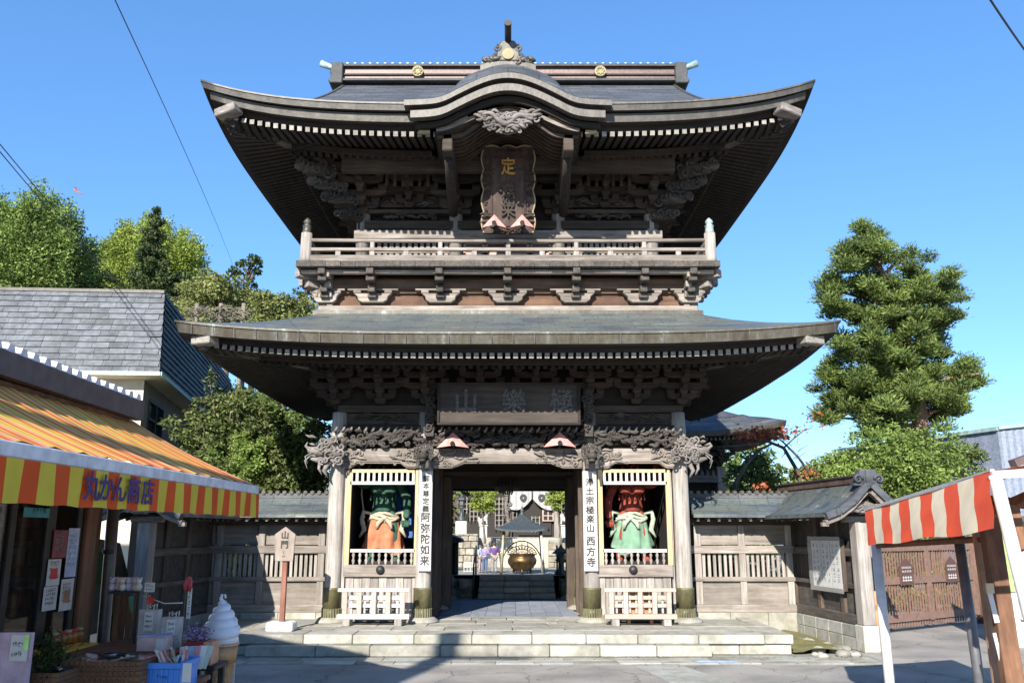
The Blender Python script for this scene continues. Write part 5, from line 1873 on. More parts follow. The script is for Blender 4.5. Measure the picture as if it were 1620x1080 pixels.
# ================================================================ vegetation
NR = np.random.default_rng(7)
def leaf_object(name, pts, size, mat, parent, droop=0.0, aspect=.55, seed=0, nrm=None):
    rng = np.random.default_rng(seed)
    n = len(pts)
    a = rng.normal(size=(n, 3)); 
    if nrm is not None: a = a * .75 + nrm * 1.0
    a[:, 2] = a[:, 2] * .8 - droop
    a /= np.linalg.norm(a, axis=1)[:, None] + 1e-9
    b = rng.normal(size=(n, 3)); b -= (b * a).sum(1)[:, None] * a
    b /= np.linalg.norm(b, axis=1)[:, None] + 1e-9
    s = size * rng.uniform(.6, 1.35, n)[:, None]
    v = np.empty((n, 4, 3))
    v[:, 0] = pts - a * s * .5
    v[:, 1] = pts + b * s * aspect * .5
    v[:, 2] = pts + a * s * .5
    v[:, 3] = pts - b * s * aspect * .5
    o = wloc(parent) if parent else Vector((0, 0, 0))
    v = v.reshape(-1, 3) - np.array([o.x, o.y, o.z])
    me = bpy.data.meshes.new(name)
    me.vertices.add(n * 4); me.vertices.foreach_set('co', v.ravel())
    me.loops.add(n * 4); me.loops.foreach_set('vertex_index', np.arange(n * 4, dtype=np.int32))
    me.polygons.add(n); me.polygons.foreach_set('loop_start', np.arange(n, dtype=np.int32) * 4)
    me.polygons.foreach_set('loop_total', np.full(n, 4, dtype=np.int32))
    me.materials.append(mat); me.update(); me.validate()
    ob = bpy.data.objects.new(name, me); C.objects.link(ob)
    if parent: ob.parent = parent
    return ob

def clump_pts(c, r, n, rng, flat=.7, shell=.55):
    d = rng.normal(size=(n, 3)); d /= np.linalg.norm(d, axis=1)[:, None]
    q = (shell + (1 - shell) * rng.random(n)) * (1 + rng.normal(size=n) * .12)
    p = d * q[:, None] * np.array([r, r, r * flat])
    return p + np.array(c), d

LM = {
 'bright': leafmat('bright_green_leaves', (.05, .09, .018), (.28, .38, .09), .3),
 'ginkgo': leafmat('yellow_green_leaves', (.10, .15, .02), (.36, .43, .08), .3),
 'mid': leafmat('mid_green_leaves', (.03, .055, .014), (.16, .22, .05), .2),
 'dark': leafmat('dark_evergreen_leaves', (.014, .028, .010), (.08, .12, .032), .12),
 'olive': leafmat('olive_yellow_leaves', (.07, .09, .025), (.30, .32, .10), .2),
 'pine': leafmat('pine_needles', (.014, .03, .010), (.20, .27, .06), .18),
 'orange': leafmat('orange_autumn_leaves', (.22, .05, .02), (.50, .17, .07), .25),
 'shrub': leafmat('glossy_shrub_leaves', (.025, .045, .012), (.17, .20, .06), .2),
}
m_bark = wood('bark', (.06, .045, .035), (.20, .16, .12), 'Z', 9)
m_bark_red = wood('reddish_bark', (.20, .11, .07), (.42, .26, .18), 'Z', 9)

def tree(label, px, ptop, pbot, wpx, Y, kind, lm, name='tree', group=None, seed=1, leaf=.17, dens=1.0, bark=None, depth=.8, nclump=46, trunkr=.2, base=0.0):
    rng = np.random.default_rng(seed)
    top = P(px, ptop, Y); bot = P(px, pbot, Y)
    hw = abs(P(px + wpx / 2, (ptop + pbot) / 2, Y).x - P(px, (ptop + pbot) / 2, Y).x)
    X = P(px, (ptop + pbot) / 2, Y).x
    z0, z1 = bot.z, top.z
    t = thing(name, label, 'tree', (X, Y, base), group)
    H = z1 - z0
    pts = []; nr = []; ends = []
    area = 0
    if kind == 'round':
        for i in range(nclump):
            d = rng.normal(size=3); d /= np.linalg.norm(d)
            q = rng.uniform(.45, .88)
            c = np.array([X + d[0] * hw * q, Y + d[1] * hw * depth * q, (z0 + z1) / 2 + d[2] * H / 2 * q])
            r = hw * rng.uniform(.16, .34)
            p, n_ = clump_pts(c, r, int(150 * dens * (r / leaf / 6) ** 2 * 1.7) + 30, rng, .65)
            pts.append(p); nr.append(n_); ends.append(c)
    elif kind == 'cone':
        for i in range(nclump):
            u = rng.random() ** .75
            zc_ = z1 - H * u
            R_ = hw * (.10 + .80 * u) * rng.uniform(.15, .95)
            a = rng.random() * 6.28
            c = np.array([X + R_ * math.cos(a), Y + R_ * math.sin(a) * depth, zc_])
            r = hw * rng.uniform(.16, .30) * (.4 + .6 * u)
            p, n_ = clump_pts(c, r, int(150 * dens * (r / leaf / 6) ** 2 * 1.8) + 30, rng, .75)
            pts.append(p); nr.append(n_); ends.append(c)
    elif kind == 'spiky':
        for i in range(nclump):
            a = rng.random() * 6.28; q = rng.random() ** .6
            env = 1 - .45 * q ** 2
            bx = X + hw * q * math.cos(a) * .95; by = Y + hw * q * depth * math.sin(a)
            ztop_ = z0 + H * env * rng.uniform(.72, 1.0)
            zb_ = z0 + H * rng.uniform(.0, .45)
            L = ztop_ - zb_
            m_ = int(70 * dens * L / leaf / 3) + 50
            tt = rng.random(m_)
            rr = hw * .16 * (1 - .75 * tt) + .03
            off = rng.normal(size=(m_, 3)) * rr[:, None]
            p = np.stack([bx + (tt - .5) * .25 * hw * math.cos(a) + off[:, 0], by + off[:, 1], zb_ + L * tt + off[:, 2]], 1)
            pts.append(p); nr.append(off / (np.linalg.norm(off, axis=1)[:, None] + 1e-6)); ends.append(np.array([bx, by, zb_]))
    pts = np.concatenate(pts); nr = np.concatenate(nr)
    mb = MB()
    zt_ = z0 + H * (.8 if kind != 'round' else .55)
    mb.tube([(X, Y, base - .1), (X + .1, Y, base + (zt_ - base) * .4), (X - .05, Y + .05, base + (zt_ - base) * .75), (X, Y, zt_)], [trunkr * 1.3, trunkr, trunkr * .7, trunkr * .2], 8)
    for e in ends[:18]:
        zb_ = max(base + .5, e[2] - H * .25)
        mb.tube([(X, Y, zb_), ((X + e[0]) / 2, (Y + e[1]) / 2, (zb_ + e[2]) / 2 + .1), tuple(e)], [trunkr * .35, trunkr * .22, .02], 5)
    mb.build('trunk', bark or m_bark, t)
    leaf_object('crown', pts, leaf, LM[lm], t, seed=seed, nrm=nr)
    return t

# wooded hill on the left, terrain only
rows = []
for j in range(14):
    yy = 44 + j * 9
    rows.append([(-95 + i * 6, yy, max(-.5, (7.5 + 5 * math.sin(i * .4 + j * .3)) * min(1, max(0, (-10 - (-95 + i * 6)) / 30)) * min(1, j / 3)) - .3) for i in range(24)])
struct(MB().grid(rows).build('hillside', stone('hill_undergrowth', (.02, .035, .01), (.07, .10, .03), 2)))

gl = 'trees on the slope behind the shop'
tree('tall bright green feathery tree at the far left edge, behind the slate roof', 42, 287, 480, 200, 36, 'spiky', 'bright', seed=11, leaf=.13, nclump=110, dens=1.3, group=gl)
tree('broad dark-centred green tree just right of the tallest left tree', 105, 372, 480, 150, 38, 'round', 'mid', seed=12, leaf=.14, dens=1.2, group=gl)
tree('dark rounded evergreen between the left tree and the yellow-green ginkgo', 160, 372, 480, 80, 46, 'round', 'dark', seed=13, leaf=.22, dens=1.3, nclump=30, group=gl)
tree('yellow-green upright ginkgo behind the dark conifer', 243, 338, 480, 165, 44, 'spiky', 'ginkgo', seed=14, leaf=.13, nclump=110, dens=1.3, group=gl)
tree('dark pointed conifer in front of the yellow-green ginkgo', 240, 328, 490, 105, 38, 'cone', 'dark', seed=15, leaf=.13, nclump=190, dens=1.5, group=gl)
tree('dark tree mass at the foot of the dark conifer, above the slate roof corner', 290, 420, 530, 110, 40, 'round', 'dark', seed=16, leaf=.2, dens=1.3, group=gl)
tree('olive-yellow rounded tree above the left tip of the lower gate roof', 345, 425, 540, 150, 34, 'round', 'olive', seed=17, leaf=.13, dens=1.5, nclump=60, group=gl)
tree('small dark pine rising above the olive-yellow trees', 393, 398, 470, 64, 42, 'round', 'dark', seed=18, leaf=.2, nclump=22, group=gl)
tree('olive rounded tree against the left corner of the balcony', 445, 458, 545, 130, 33, 'round', 'olive', seed=19, leaf=.13, dens=1.5, nclump=50, group=gl)
tree('dark green tree peeping out beside the left balcony corner', 478, 446, 520, 60, 42, 'round', 'mid', seed=20, leaf=.2, nclump=20, group=gl)
tree('dark leafy tree filling the gap between the tangled shrub and the gate', 455, 600, 800, 160, 27, 'round', 'mid', seed=23, leaf=.11, dens=1.5, nclump=70, trunkr=.1)
tree('dark evergreen behind the shrub, under the left eave of the gate', 385, 575, 800, 170, 31, 'round', 'mid', seed=24, leaf=.12, dens=1.5, nclump=80, trunkr=.1)
for i_, (px_, pt_, w_, lm_) in enumerate(((20, 430, 120, 'mid'), (185, 420, 110, 'mid'), (300, 432, 110, 'olive'), (365, 440, 120, 'olive'), (405, 452, 90, 'mid'), (455, 470, 90, 'olive'))):
    tree(['rounded green tree at the left edge above the slate roof', 'green tree at the foot of the ginkgo above the slate roof', 'olive tree just right of the dark conifer', 'olive tree behind the heap of bare branches', 'small green tree below the little dark pine', 'low olive tree below the left balcony corner'][i_], px_, pt_, 560, w_, 37 + i_ * .7, 'round', lm_, seed=70 + i_, leaf=.13, dens=1.2, nclump=50, group=gl)
# a wood filling the valley floor behind
def wood_mass(label, x0, x1, y0, y1, ztop, n, lm, seed, leaf=.4):
    rng = np.random.default_rng(seed); pts = []; nr = []
    for i in range(n):
        c = np.array([rng.uniform(x0, x1), rng.uniform(y0, y1), 0])
        z = ztop * rng.uniform(.55, 1)
        for k in range(3):
            p, d = clump_pts((c[0] + rng.normal() * .8, c[1] + rng.normal() * .8, z * (.35 + .3 * k)), rng.uniform(1.3, 2.2), 420, rng, .8)
            pts.append(p); nr.append(d)
    o = leaf_object('wood', np.concatenate(pts), leaf, LM[lm], None, seed=seed, nrm=np.concatenate(nr))
    o['kind'] = 'stuff'; o['label'] = label; o['category'] = 'woodland'
    return o
wood_mass('distant green woodland filling the slope at the left', -60, -14, 48, 75, 11, 60, 'mid', 31)
wood_mass('distant green woodland beyond the temple grounds', -12, 45, 62, 90, 8, 60, 'mid', 32, .45)

# right pine, built of layered tufts
def tufted_pine():
    rng = np.random.default_rng(5)
    Y = 29.0
    t = thing('pine_tree', 'tall dark pine with layered tufted branches, rising right of the gate', 'tree', (P(1455, 680, Y).x, Y, 0))
    layers = [  # px, py, half width px, count
        (1372, 372, 26, 9), (1360, 398, 38, 14), (1392, 410, 42, 13), (1345, 425, 32, 12), (1430, 405, 14, 4), (1322, 456, 32, 13), (1372, 448, 48, 24), (1322, 490, 34, 14), (1385, 485, 56, 30),
        (1450, 452, 46, 26), (1486, 460, 38, 18), (1425, 480, 40, 20), (1495, 500, 34, 16), (1440, 508, 56, 30), (1370, 515, 52, 22), (1475, 540, 44, 22), (1390, 548, 60, 28), (1335, 550, 34, 14), (1430, 570, 60, 32),
        (1320, 598, 38, 16), (1370, 600, 60, 30), (1440, 608, 66, 34), (1490, 600, 44, 20), (1535, 585, 20, 6), (1315, 648, 42, 18), (1345, 630, 48, 22), (1395, 648, 60, 32), (1450, 640, 60, 30), (1500, 635, 46, 22), (1530, 610, 26, 8), (1380, 672, 42, 12), (1505, 652, 30, 10), (1405, 668, 46, 20)]
    pts = []; nr = []; sizes = []
    mb = MB()
    x0 = P(1455, 680, Y).x
    trunk = [(x0, Y, 0), (x0 + .05, Y, 3.4), (P(1448, 600, Y).x, Y, Zr(600, Y)), (P(1420, 500, Y).x, Y, Zr(500, Y)), (P(1385, 400, Y).x, Y, Zr(400, Y))]
    mb.tube(trunk, [.36, .30, .24, .15, .05], 10)
    V = []; N_ = []
    for (px, py, hw, n) in layers:
        px = 1415 + (px - 1415) * 1.0; hw = hw * .80
        n = int(n * .70)
        for i in range(n):
            ax = px + rng.normal() * hw * .44; ay = py + rng.normal() * hw * .34 + 3
            dy = rng.normal() * hw / 46.
            c = P(ax, ay, Y + dy * 1.2)
            # a tuft: needles fanning up and outwards
            m_ = 420
            d = rng.normal(size=(m_, 3)); d[:, 2] = np.abs(d[:, 2]) * .9 + .25
            d /= np.linalg.norm(d, axis=1)[:, None]
            L = rng.uniform(.10, .52, m_)
            base_ = np.array([c.x, c.y, c.z]) + rng.normal(size=(m_, 3)) * np.array([.05, .05, .03])
            V.append(base_ + d * (L * .95)[:, None]); N_.append(d * 2.0)
        zc_ = Zr(py + 10, Y)
        zt_ = max(3.0, zc_ - .5)
        # limb from the trunk to the layer
        for (a, b_) in zip(trunk[:-1], trunk[1:]):
            if a[2] <= zt_ <= b_[2]:
                q = (zt_ - a[2]) / (b_[2] - a[2]); xs0 = a[0] + (b_[0] - a[0]) * q
                mb.tube([(xs0, Y, zt_), ((xs0 + P(px, py, Y).x) / 2, Y + .1, zc_ - .1), (P(px, py, Y).x, Y + rng.normal() * .3, zc_)], [.09, .06, .025], 6)
    mb.build('trunk', m_bark_red, t)
    leaf_object('crown', np.concatenate(V), .15, LM['pine'], t, aspect=.26, seed=9, nrm=np.concatenate(N_))
tufted_pine()
gr = 'garden trees behind the right-hand wall'
tree('bright feathery maple below the tall pine', 1415, 672, 800, 230, 25, 'round', 'bright', seed=41, leaf=.10, dens=1.6, nclump=80, group=gr, trunkr=.12)
tree('dark green pine beside the bright maple, near the corrugated building', 1520, 690, 790, 100, 26, 'round', 'pine', seed=42, leaf=.10, dens=1.5, nclump=40, group=gr, trunkr=.12)
tree('rounded mid-green tree behind the right roofed wall', 1200, 712, 800, 110, 30, 'round', 'mid', seed=43, leaf=.14, dens=1.6, nclump=44, group=gr, trunkr=.12)
tree('olive shrubby tree left of the bright maple, behind the wall ridge', 1275, 722, 800, 90, 29, 'round', 'olive', seed=44, leaf=.14, dens=1.4, nclump=34, group=gr, trunkr=.12)
# nearly bare maple with orange leaves
def bare_maple():
    rng = np.random.default_rng(3); R = random.Random(3)
    Y = 27.
    p0 = P(1165, 800, Y)
    t = thing('maple_tree', 'nearly bare crooked maple with a few orange leaves, before the far hall roof', 'tree', (p0.x, Y, 0))
    mb = MB(); tips = []
    def br(pts, r): mb.tube([P(a, b_, Y + c_) for a, b_, c_ in pts], [r * (1 - .7 * i / (len(pts) - 1)) for i in range(len(pts))], 5)
    br([(1165, 830, 0), (1163, 765, 0), (1180, 735, .1), (1200, 712, .2), (1225, 700, .2)], .09)
    br([(1275, 800, 0), (1262, 745, 0), (1240, 708, 0), (1215, 698, -.2), (1170, 705, -.3), (1135, 707, -.3)], .08)
    br([(1290, 760, 0), (1262, 722, 0), (1238, 698, 0), (1225, 690, 0)], .05)
    br([(1240, 708, 0), (1255, 694, .1), (1270, 682, .2), (1285, 676, .3)], .03)
    for k in range(46):
        a = R.uniform(1140, 1275); b_ = R.uniform(680, 720)
        br([(a, b_ + 6, R.uniform(-.4, .4)), (a + R.uniform(-14, 14), b_ - 2, 0), (a + R.uniform(-22, 22), b_ + R.uniform(-12, 4), 0)], .012)
    mb.tube([(p0.x, Y, 0), P(1165, 830, Y)], .1, 6)
    mb.tube([(P(1275, 800, Y).x, Y, 0), P(1275, 800, Y)], .1, 6)
    mb.build('trunk', m_bark, t)
    pts = []
    for (cx, cy, sx_, sy_, n) in ((1205, 685, 34, 8, 420), (1180, 690, 20, 6, 160), (1235, 690, 12, 5, 90), (1205, 768, 10, 8, 70), (1285, 748, 14, 6, 60), (1195, 705, 8, 3, 40), (1258, 680, 16, 6, 30), (1290, 660, 20, 18, 26)):
        for i in range(n):
            p = P(cx + rng.normal() * sx_ * .6, cy + rng.normal() * sy_ * .6, Y + rng.normal() * .4); pts.append((p.x, p.y, p.z))
    leaf_object('foliage', np.array(pts), .11, LM['orange'], t, seed=4, aspect=.8)
bare_maple()

# shrub between the shop and the gate
def shrub():
    rng = np.random.default_rng(21); R = random.Random(2)
    Y = 21.
    t = thing('shrub', 'tall tangled evergreen shrub with arching sprays, between the cream building and the gate', 'shrub', (P(400, 790, Y).x, Y, 0))
    pts = []; nr = []
    for (px, py, hw, hh, n) in ((300, 690, 30, 24, 12), (345, 670, 40, 40, 24), (335, 730, 50, 40, 26), (400, 740, 60, 46, 36), (455, 740, 48, 46, 30), (420, 690, 50, 26, 20), (380, 640, 26, 18, 8), (470, 700, 30, 30, 14), (360, 790, 80, 34, 30), (450, 800, 60, 34, 26), (500, 760, 20, 50, 14)):
        for i in range(n):
            dy = rng.uniform(-.7, .9)
            c = P(px + rng.uniform(-1, 1) * hw, py + rng.uniform(-1, 1) * hh, Y + dy)
            p, d = clump_pts((c.x, c.y, c.z), rng.uniform(.14, .3), 130, rng, .8); pts.append(p); nr.append(d)
    mb = MB()
    sprays = [((345, 690), (338, 640), (332, 605), (336, 588)), ((352, 690), (345, 650), (330, 625), (318, 660)), ((370, 690), (368, 650), (372, 620), (376, 610)), ((380, 680), (370, 640), (350, 625), (342, 632)),
              ((390, 680), (400, 655), (412, 645), (420, 650)), ((330, 700), (318, 665), (308, 655), (300, 668)), ((360, 700), (366, 640), (372, 625), (392, 648)), ((420, 690), (425, 665), (440, 655), (448, 668))]
    for s in sprays:
        q = [P(a, b_, Y - .3) for a, b_ in s]
        mb.tube(q, [.025, .02, .012, .006], 5)
        for i in range(150):
            tt = rng.random() * 2.99; k = int(tt); f = tt - k
            p = q[k].lerp(q[k + 1], f) + Vector(rng.normal(size=3) * .07)
            pts.append(np.array([[p.x, p.y, p.z]])); nr.append(np.zeros((1, 3)))
    mb.tube([(t.location.x, Y, 0), (t.location.x + .1, Y, 1.5), P(400, 720, Y)], [.12, .09, .04], 7)
    mb.tube([(t.location.x, Y, 0), P(350, 780, Y), P(345, 690, Y)], [.1, .07, .03], 7)
    mb.build('stem', m_bark, t)
    leaf_object('foliage', np.concatenate(pts), .11, LM['shrub'], t, seed=6, aspect=.45, nrm=np.concatenate(nr), droop=.3)
    # a brighter low bush in it
    pts = []; nr = []
    t2 = thing('bush', 'bright green dense bush in the middle of the tangled shrub', 'bush', (P(395, 740, 20.3).x, 20.3, 0))
    for i in range(46):
        c = P(392 + rng.normal() * 20, 700 + rng.uniform(-12, 60), 20.3 + rng.uniform(-.2, .3))
        p, d = clump_pts((c.x, c.y, c.z), rng.uniform(.12, .22), 130, rng, .8); pts.append(p); nr.append(d)
    MB().tube([(t2.location.x, 20.3, 0), P(392, 740, 20.3)], [.06, .03], 6).build('stem', m_bark, t2)
    leaf_object('foliage', np.concatenate(pts), .07, LM['bright'], t2, seed=8, aspect=.6, nrm=np.concatenate(nr))
shrub()
def hedge(label, x0, x1, Y, z, n, lm, seed):
    rng = np.random.default_rng(seed); pts = []; nr = []
    for i in range(n):
        p, d = clump_pts((rng.uniform(x0, x1), Y + rng.uniform(-.5, .5), rng.uniform(.2, z)), rng.uniform(.2, .4), 150, rng, .9); pts.append(p); nr.append(d)
    t = thing('hedge', label, 'hedge', ((x0 + x1) / 2, Y, 0))
    leaf_object('foliage', np.concatenate(pts), .1, LM[lm], t, seed=seed, nrm=np.concatenate(nr))
    mb = MB()
    for i in range(int((x1 - x0) / .7)): mb.tube([(x0 + .35 + i * .7, Y, 0), (x0 + .4 + i * .7, Y, z * .8)], .03, 5)
    mb.build('stems', m_bark, t, kind='stuff')
hedge('green hedge seen through the bars of the right roofed wall', 4.2, 6.4, 21.5, 2.3, 60, 'bright', 51)
hedge('yellow-green hedge seen through the bars of the left roofed wall', -6.6, -4.2, 20.9, 2.0, 60, 'ginkgo', 52)

# heap of bare brushwood on the slope
mb = MB(); R = random.Random(6)
for k in range(110):
    a = R.uniform(308, 382); b_ = R.uniform(488, 507)
    p = P(a, b_, 31 + R.uniform(-.5, .5)); q = P(a + R.uniform(-28, 28), b_ + R.uniform(-8, 8), 31 + R.uniform(-.5, .5))
    if P(a, 484, 31).z - p.z > -1: mb.tube([p, (p + q) / 2 + Vector((0, 0, R.uniform(0, .15))), q], .018, 4)
for a in (312, 350, 386): mb.tube([(P(a, 505, 31).x, 31, 0), P(a, 480, 31)], .08, 6)
o = mb.build('brushwood_frame', wood('bleached_twigs', (.10, .085, .06), (.26, .23, .17), 'X', 9)); tag(o, 'grey heap of bare dry branches behind the left tip of the lower gate roof', 'branches')

# ================================================================ temple court seen through the passage
floor_pts = [(-9, 24.0, .30), (9, 24.0, .30)]
# stairs
t = thing('stone_stairs', 'grey stone stairs behind the gate passage', 'stairs', (-.05, 24.6, ZF))
xa, xb_ = Xc(757, 925, 24.4), Xc(878, 925, 24.4)
for k in range(4):
    z0 = ZF + .14 * k
    n = 3
    for i in range(n):
        w = (xb_ - xa) / n
        MB().box(xa + i * w + .004, xa + (i + 1) * w - .004, 24.05 + .32 * k, 25.6, z0 + .003, z0 + .137).build('stair_block', M['stone_grey'], t, bevel=.01)
ZT = ZF + .56
struct(MB().add([(-14, 25.4, ZT - .008), (14, 25.4, ZT - .008), (14, 45.5, .01), (-14, 45.5, .01), (14, 75, .01), (-14, 75, .01)], [(0, 1, 2, 3), (3, 2, 4, 5)]).build('court_ground', M['stone_light']))
for i, s in enumerate((-1, 1)):
    x = xa - .12 if s < 0 else xb_ + .12
    tt = thing('stair_rail', 'slim metal handrail on the %s side of the stone stairs' % ('left' if s < 0 else 'right'), 'handrail', (x, 24.2, ZF))
    MB().tube([(x, 24.0, ZF), (x, 24.0, ZF + .85)], .025, 8).build('post', M['iron'], tt)
    MB().tube([(x, 25.5, ZT - .01), (x, 25.5, ZT + .8)], .025, 8).build('post', M['iron'], tt)
    MB().tube([(x, 23.95, ZF + .86), (x, 25.5, ZT + .80), (x, 25.8, ZT + .78)], .022, 8).build('handrail', plain('steel_tube', (.35, .36, .4), .35, .8) if i == 0 else M['iron'], tt)
# boulders beside the stairs
m_rock = stone('mossy_boulder', (.09, .10, .08), (.34, .34, .30), 5, bump=.8, big=(.5, .55, .45))
def rock(x, y, z, r, mat, rng):
    mb = MB(); mb.blob((0, 0, 0), (r, r * .9, r * .75), 10, 7)
    vs = []
    for a, b_, c_ in mb.v:
        k = 1 + .16 * math.sin(a * 9 / r * .4 + r * 50) + .12 * math.sin(b_ * 7 / r * .5 + c_ * 6 / r)
        vs.append((x + a * k, y + b_ * k, z + c_ * k))
    mb.v = vs
    return mb.build('boulder', mat)
R = random.Random(17)
for k in range(15):
    s = -1 if k < 9 else 1
    x = (xa - .35 - R.uniform(0, 1.1)) if s < 0 else (xb_ + .35 + R.uniform(0, .5))
    o = rock(x, 24.25 + R.uniform(0, .7), ZF + R.uniform(.0, .5), R.uniform(.16, .3), m_rock, R)
    tag(o, 'shaded mossy boulder banked beside the %s of the stone stairs' % ('left' if s < 0 else 'right'), 'boulder', 'boulders left of the stone stairs' if s < 0 else 'boulders right of the stone stairs')
struct(MB().box(-6, xa - .2, 25.0, 25.45, 0, ZT - .1).build('bank', m_rock)); struct(MB().box(xb_ + .2, 6, 25.0, 25.45, 0, ZT - .1).build('bank', m_rock))

def gz(Y): return ZT - .008 + (.01 - ZT + .008) * (Y - 25.4) / 20.1 if Y < 45.5 else .01
# incense burner under its own little roof
Yb = 46.; SB = 1.39
t = thing('incense_burner', 'big round bronze incense burner on feet with a fan-shaped openwork crest', 'incense burner', (Xc(826, 880, Yb), Yb, gz(Yb)))
m_bronze = plain('polished_bronze', (.13, .08, .035), .42, .8, noise=.3, scale=4)
bx = t.location.x; zb_ = gz(Yb)
k_ = abs(Xc(849, 885, Yb) - Xc(803, 885, Yb)) / 2
mb = MB(); mb.lathe([(k_ * a, zb_ + b * SB) for a, b in ((.35, .12), (.75, .2), (.98, .38), (1.0, .5), (.9, .6), (.86, .64), (.97, .70), (.95, .72), (.8, .68))], (bx, Yb, 0), 28)
mb.build('bowl', m_bronze, t)
for k in range(3):
    a = k * 2.094 + .5
    MB().tube([(bx + k_ * .6 * math.cos(a), Yb + k_ * .6 * math.sin(a), zb_ + .3), (bx + k_ * .7 * math.cos(a), Yb + k_ * .7 * math.sin(a), zb_ + .08), (bx + k_ * .62 * math.cos(a), Yb + k_ * .62 * math.sin(a), zb_)], [.09, .06, .08], 8).build('foot', m_bronze, t)
mb = MB()
for q in (1.0, .62):
    mb.tube([(bx + k_ * q * math.cos(a * math.pi / 16), Yb + .25, zb_ + .945 + k_ * .62 * q * math.sin(a * math.pi / 16)) for a in range(17)], .025, 6)
for a in range(1, 12):
    an = a * math.pi / 12
    mb.tube([(bx + k_ * .25 * math.cos(an), Yb + .25, zb_ + .945 + k_ * .15 * math.sin(an)), (bx + k_ * math.cos(an), Yb + .25, zb_ + .945 + k_ * .62 * math.sin(an))], .014, 4)
    scroll(mb, (bx + k_ * .78 * math.cos(an), Yb + .25, zb_ + .945 + k_ * .48 * math.sin(an)), .06, 1.3, .012, an)
mb.build('openwork_crest', M['iron'], t)
t = thing('ring_frame', 'dark round metal hoop standing behind the bronze incense burner', 'hoop', (bx, Yb + .6, gz(Yb + .6)))
kr = abs(Xc(862, 880, Yb) - Xc(794, 880, Yb)) / 2
MB().tube([(bx + kr * math.cos(a * math.pi / 24), Yb + .6, gz(Yb + .6) + .1 + kr * 1.38 * math.sin(a * math.pi / 24)) for a in range(25)], .03, 7).build('hoop', M['iron'], t)
mb = MB()
for s in (-1, 0, 1): mb.tube([(bx + s * .3, Yb + .6, gz(Yb)), (bx + s * .3, Yb + .6, gz(Yb + .6) + .1 + kr * 1.3)], .02, 5)
mb.build('bars', M['iron'], t)
t = thing('burner_canopy', 'small dark metal hipped roof on four pale posts over the incense burner', 'canopy', (bx, Yb, gz(Yb)))
rw = abs(Xc(866, 838, Yb) - Xc(782, 838, Yb)) / 2
ze, zp = Zr(838, Yb - 1), Zr(814, Yb)
rows = []
for i in range(7):
    q = i / 6
    w = rw * (1 - q) + .12 * q
    row = []
    for k in range(33):
        s = k / 32 * 4; side = int(s) % 4; u = (s - int(s)) * 2 - 1
        if s >= 4: side, u = 0, -1
        x, y = ((u * w, -w), (w, u * w), (-u * w, w), (-w, -u * w))[side]
        row.append((bx + x, Yb + y, ze + (zp - ze) * (.55 * q + .45 * q * q) + .14 * abs(u) ** 3 * (1 - q) ** 2))
    rows.append(row)
mb = MB(); mb.grid(rows); mb.grid([[(p[0], p[1], p[2] - .1) for p in rows[0]], rows[0]]); mb.add([(bx - rw, Yb - rw, ze - .0), (bx + rw, Yb - rw, ze), (bx + rw, Yb + rw, ze), (bx - rw, Yb + rw, ze)], [(0, 3, 2, 1)])
m_green = plain('grey_green_copper', (.06, .07, .07), .5, .3)
mb.build('roof', m_green, t)
mb = MB(); mb.lathe([(.14, zp - .05), (.16, zp + .05), (.08, zp + .1), (.1, zp + .18), (.11, zp + .26), (.05, zp + .34), (.005, zp + .45)], (bx, Yb, 0), 12); mb.build('finial', m_green, t)
for sx in (-1, 1):
    for sy in (-1, 1):
        a = rw * .78
        MB().tube([(bx + sx * a, Yb + sy * a, gz(Yb + sy * a)), (bx + sx * a * .88, Yb + sy * a * .88, ze)], [.075, .06], 10).build('post', plain('brass_post', (.5, .42, .25), .4, .5) if sx + sy == -2 else M['white_wood'], t)

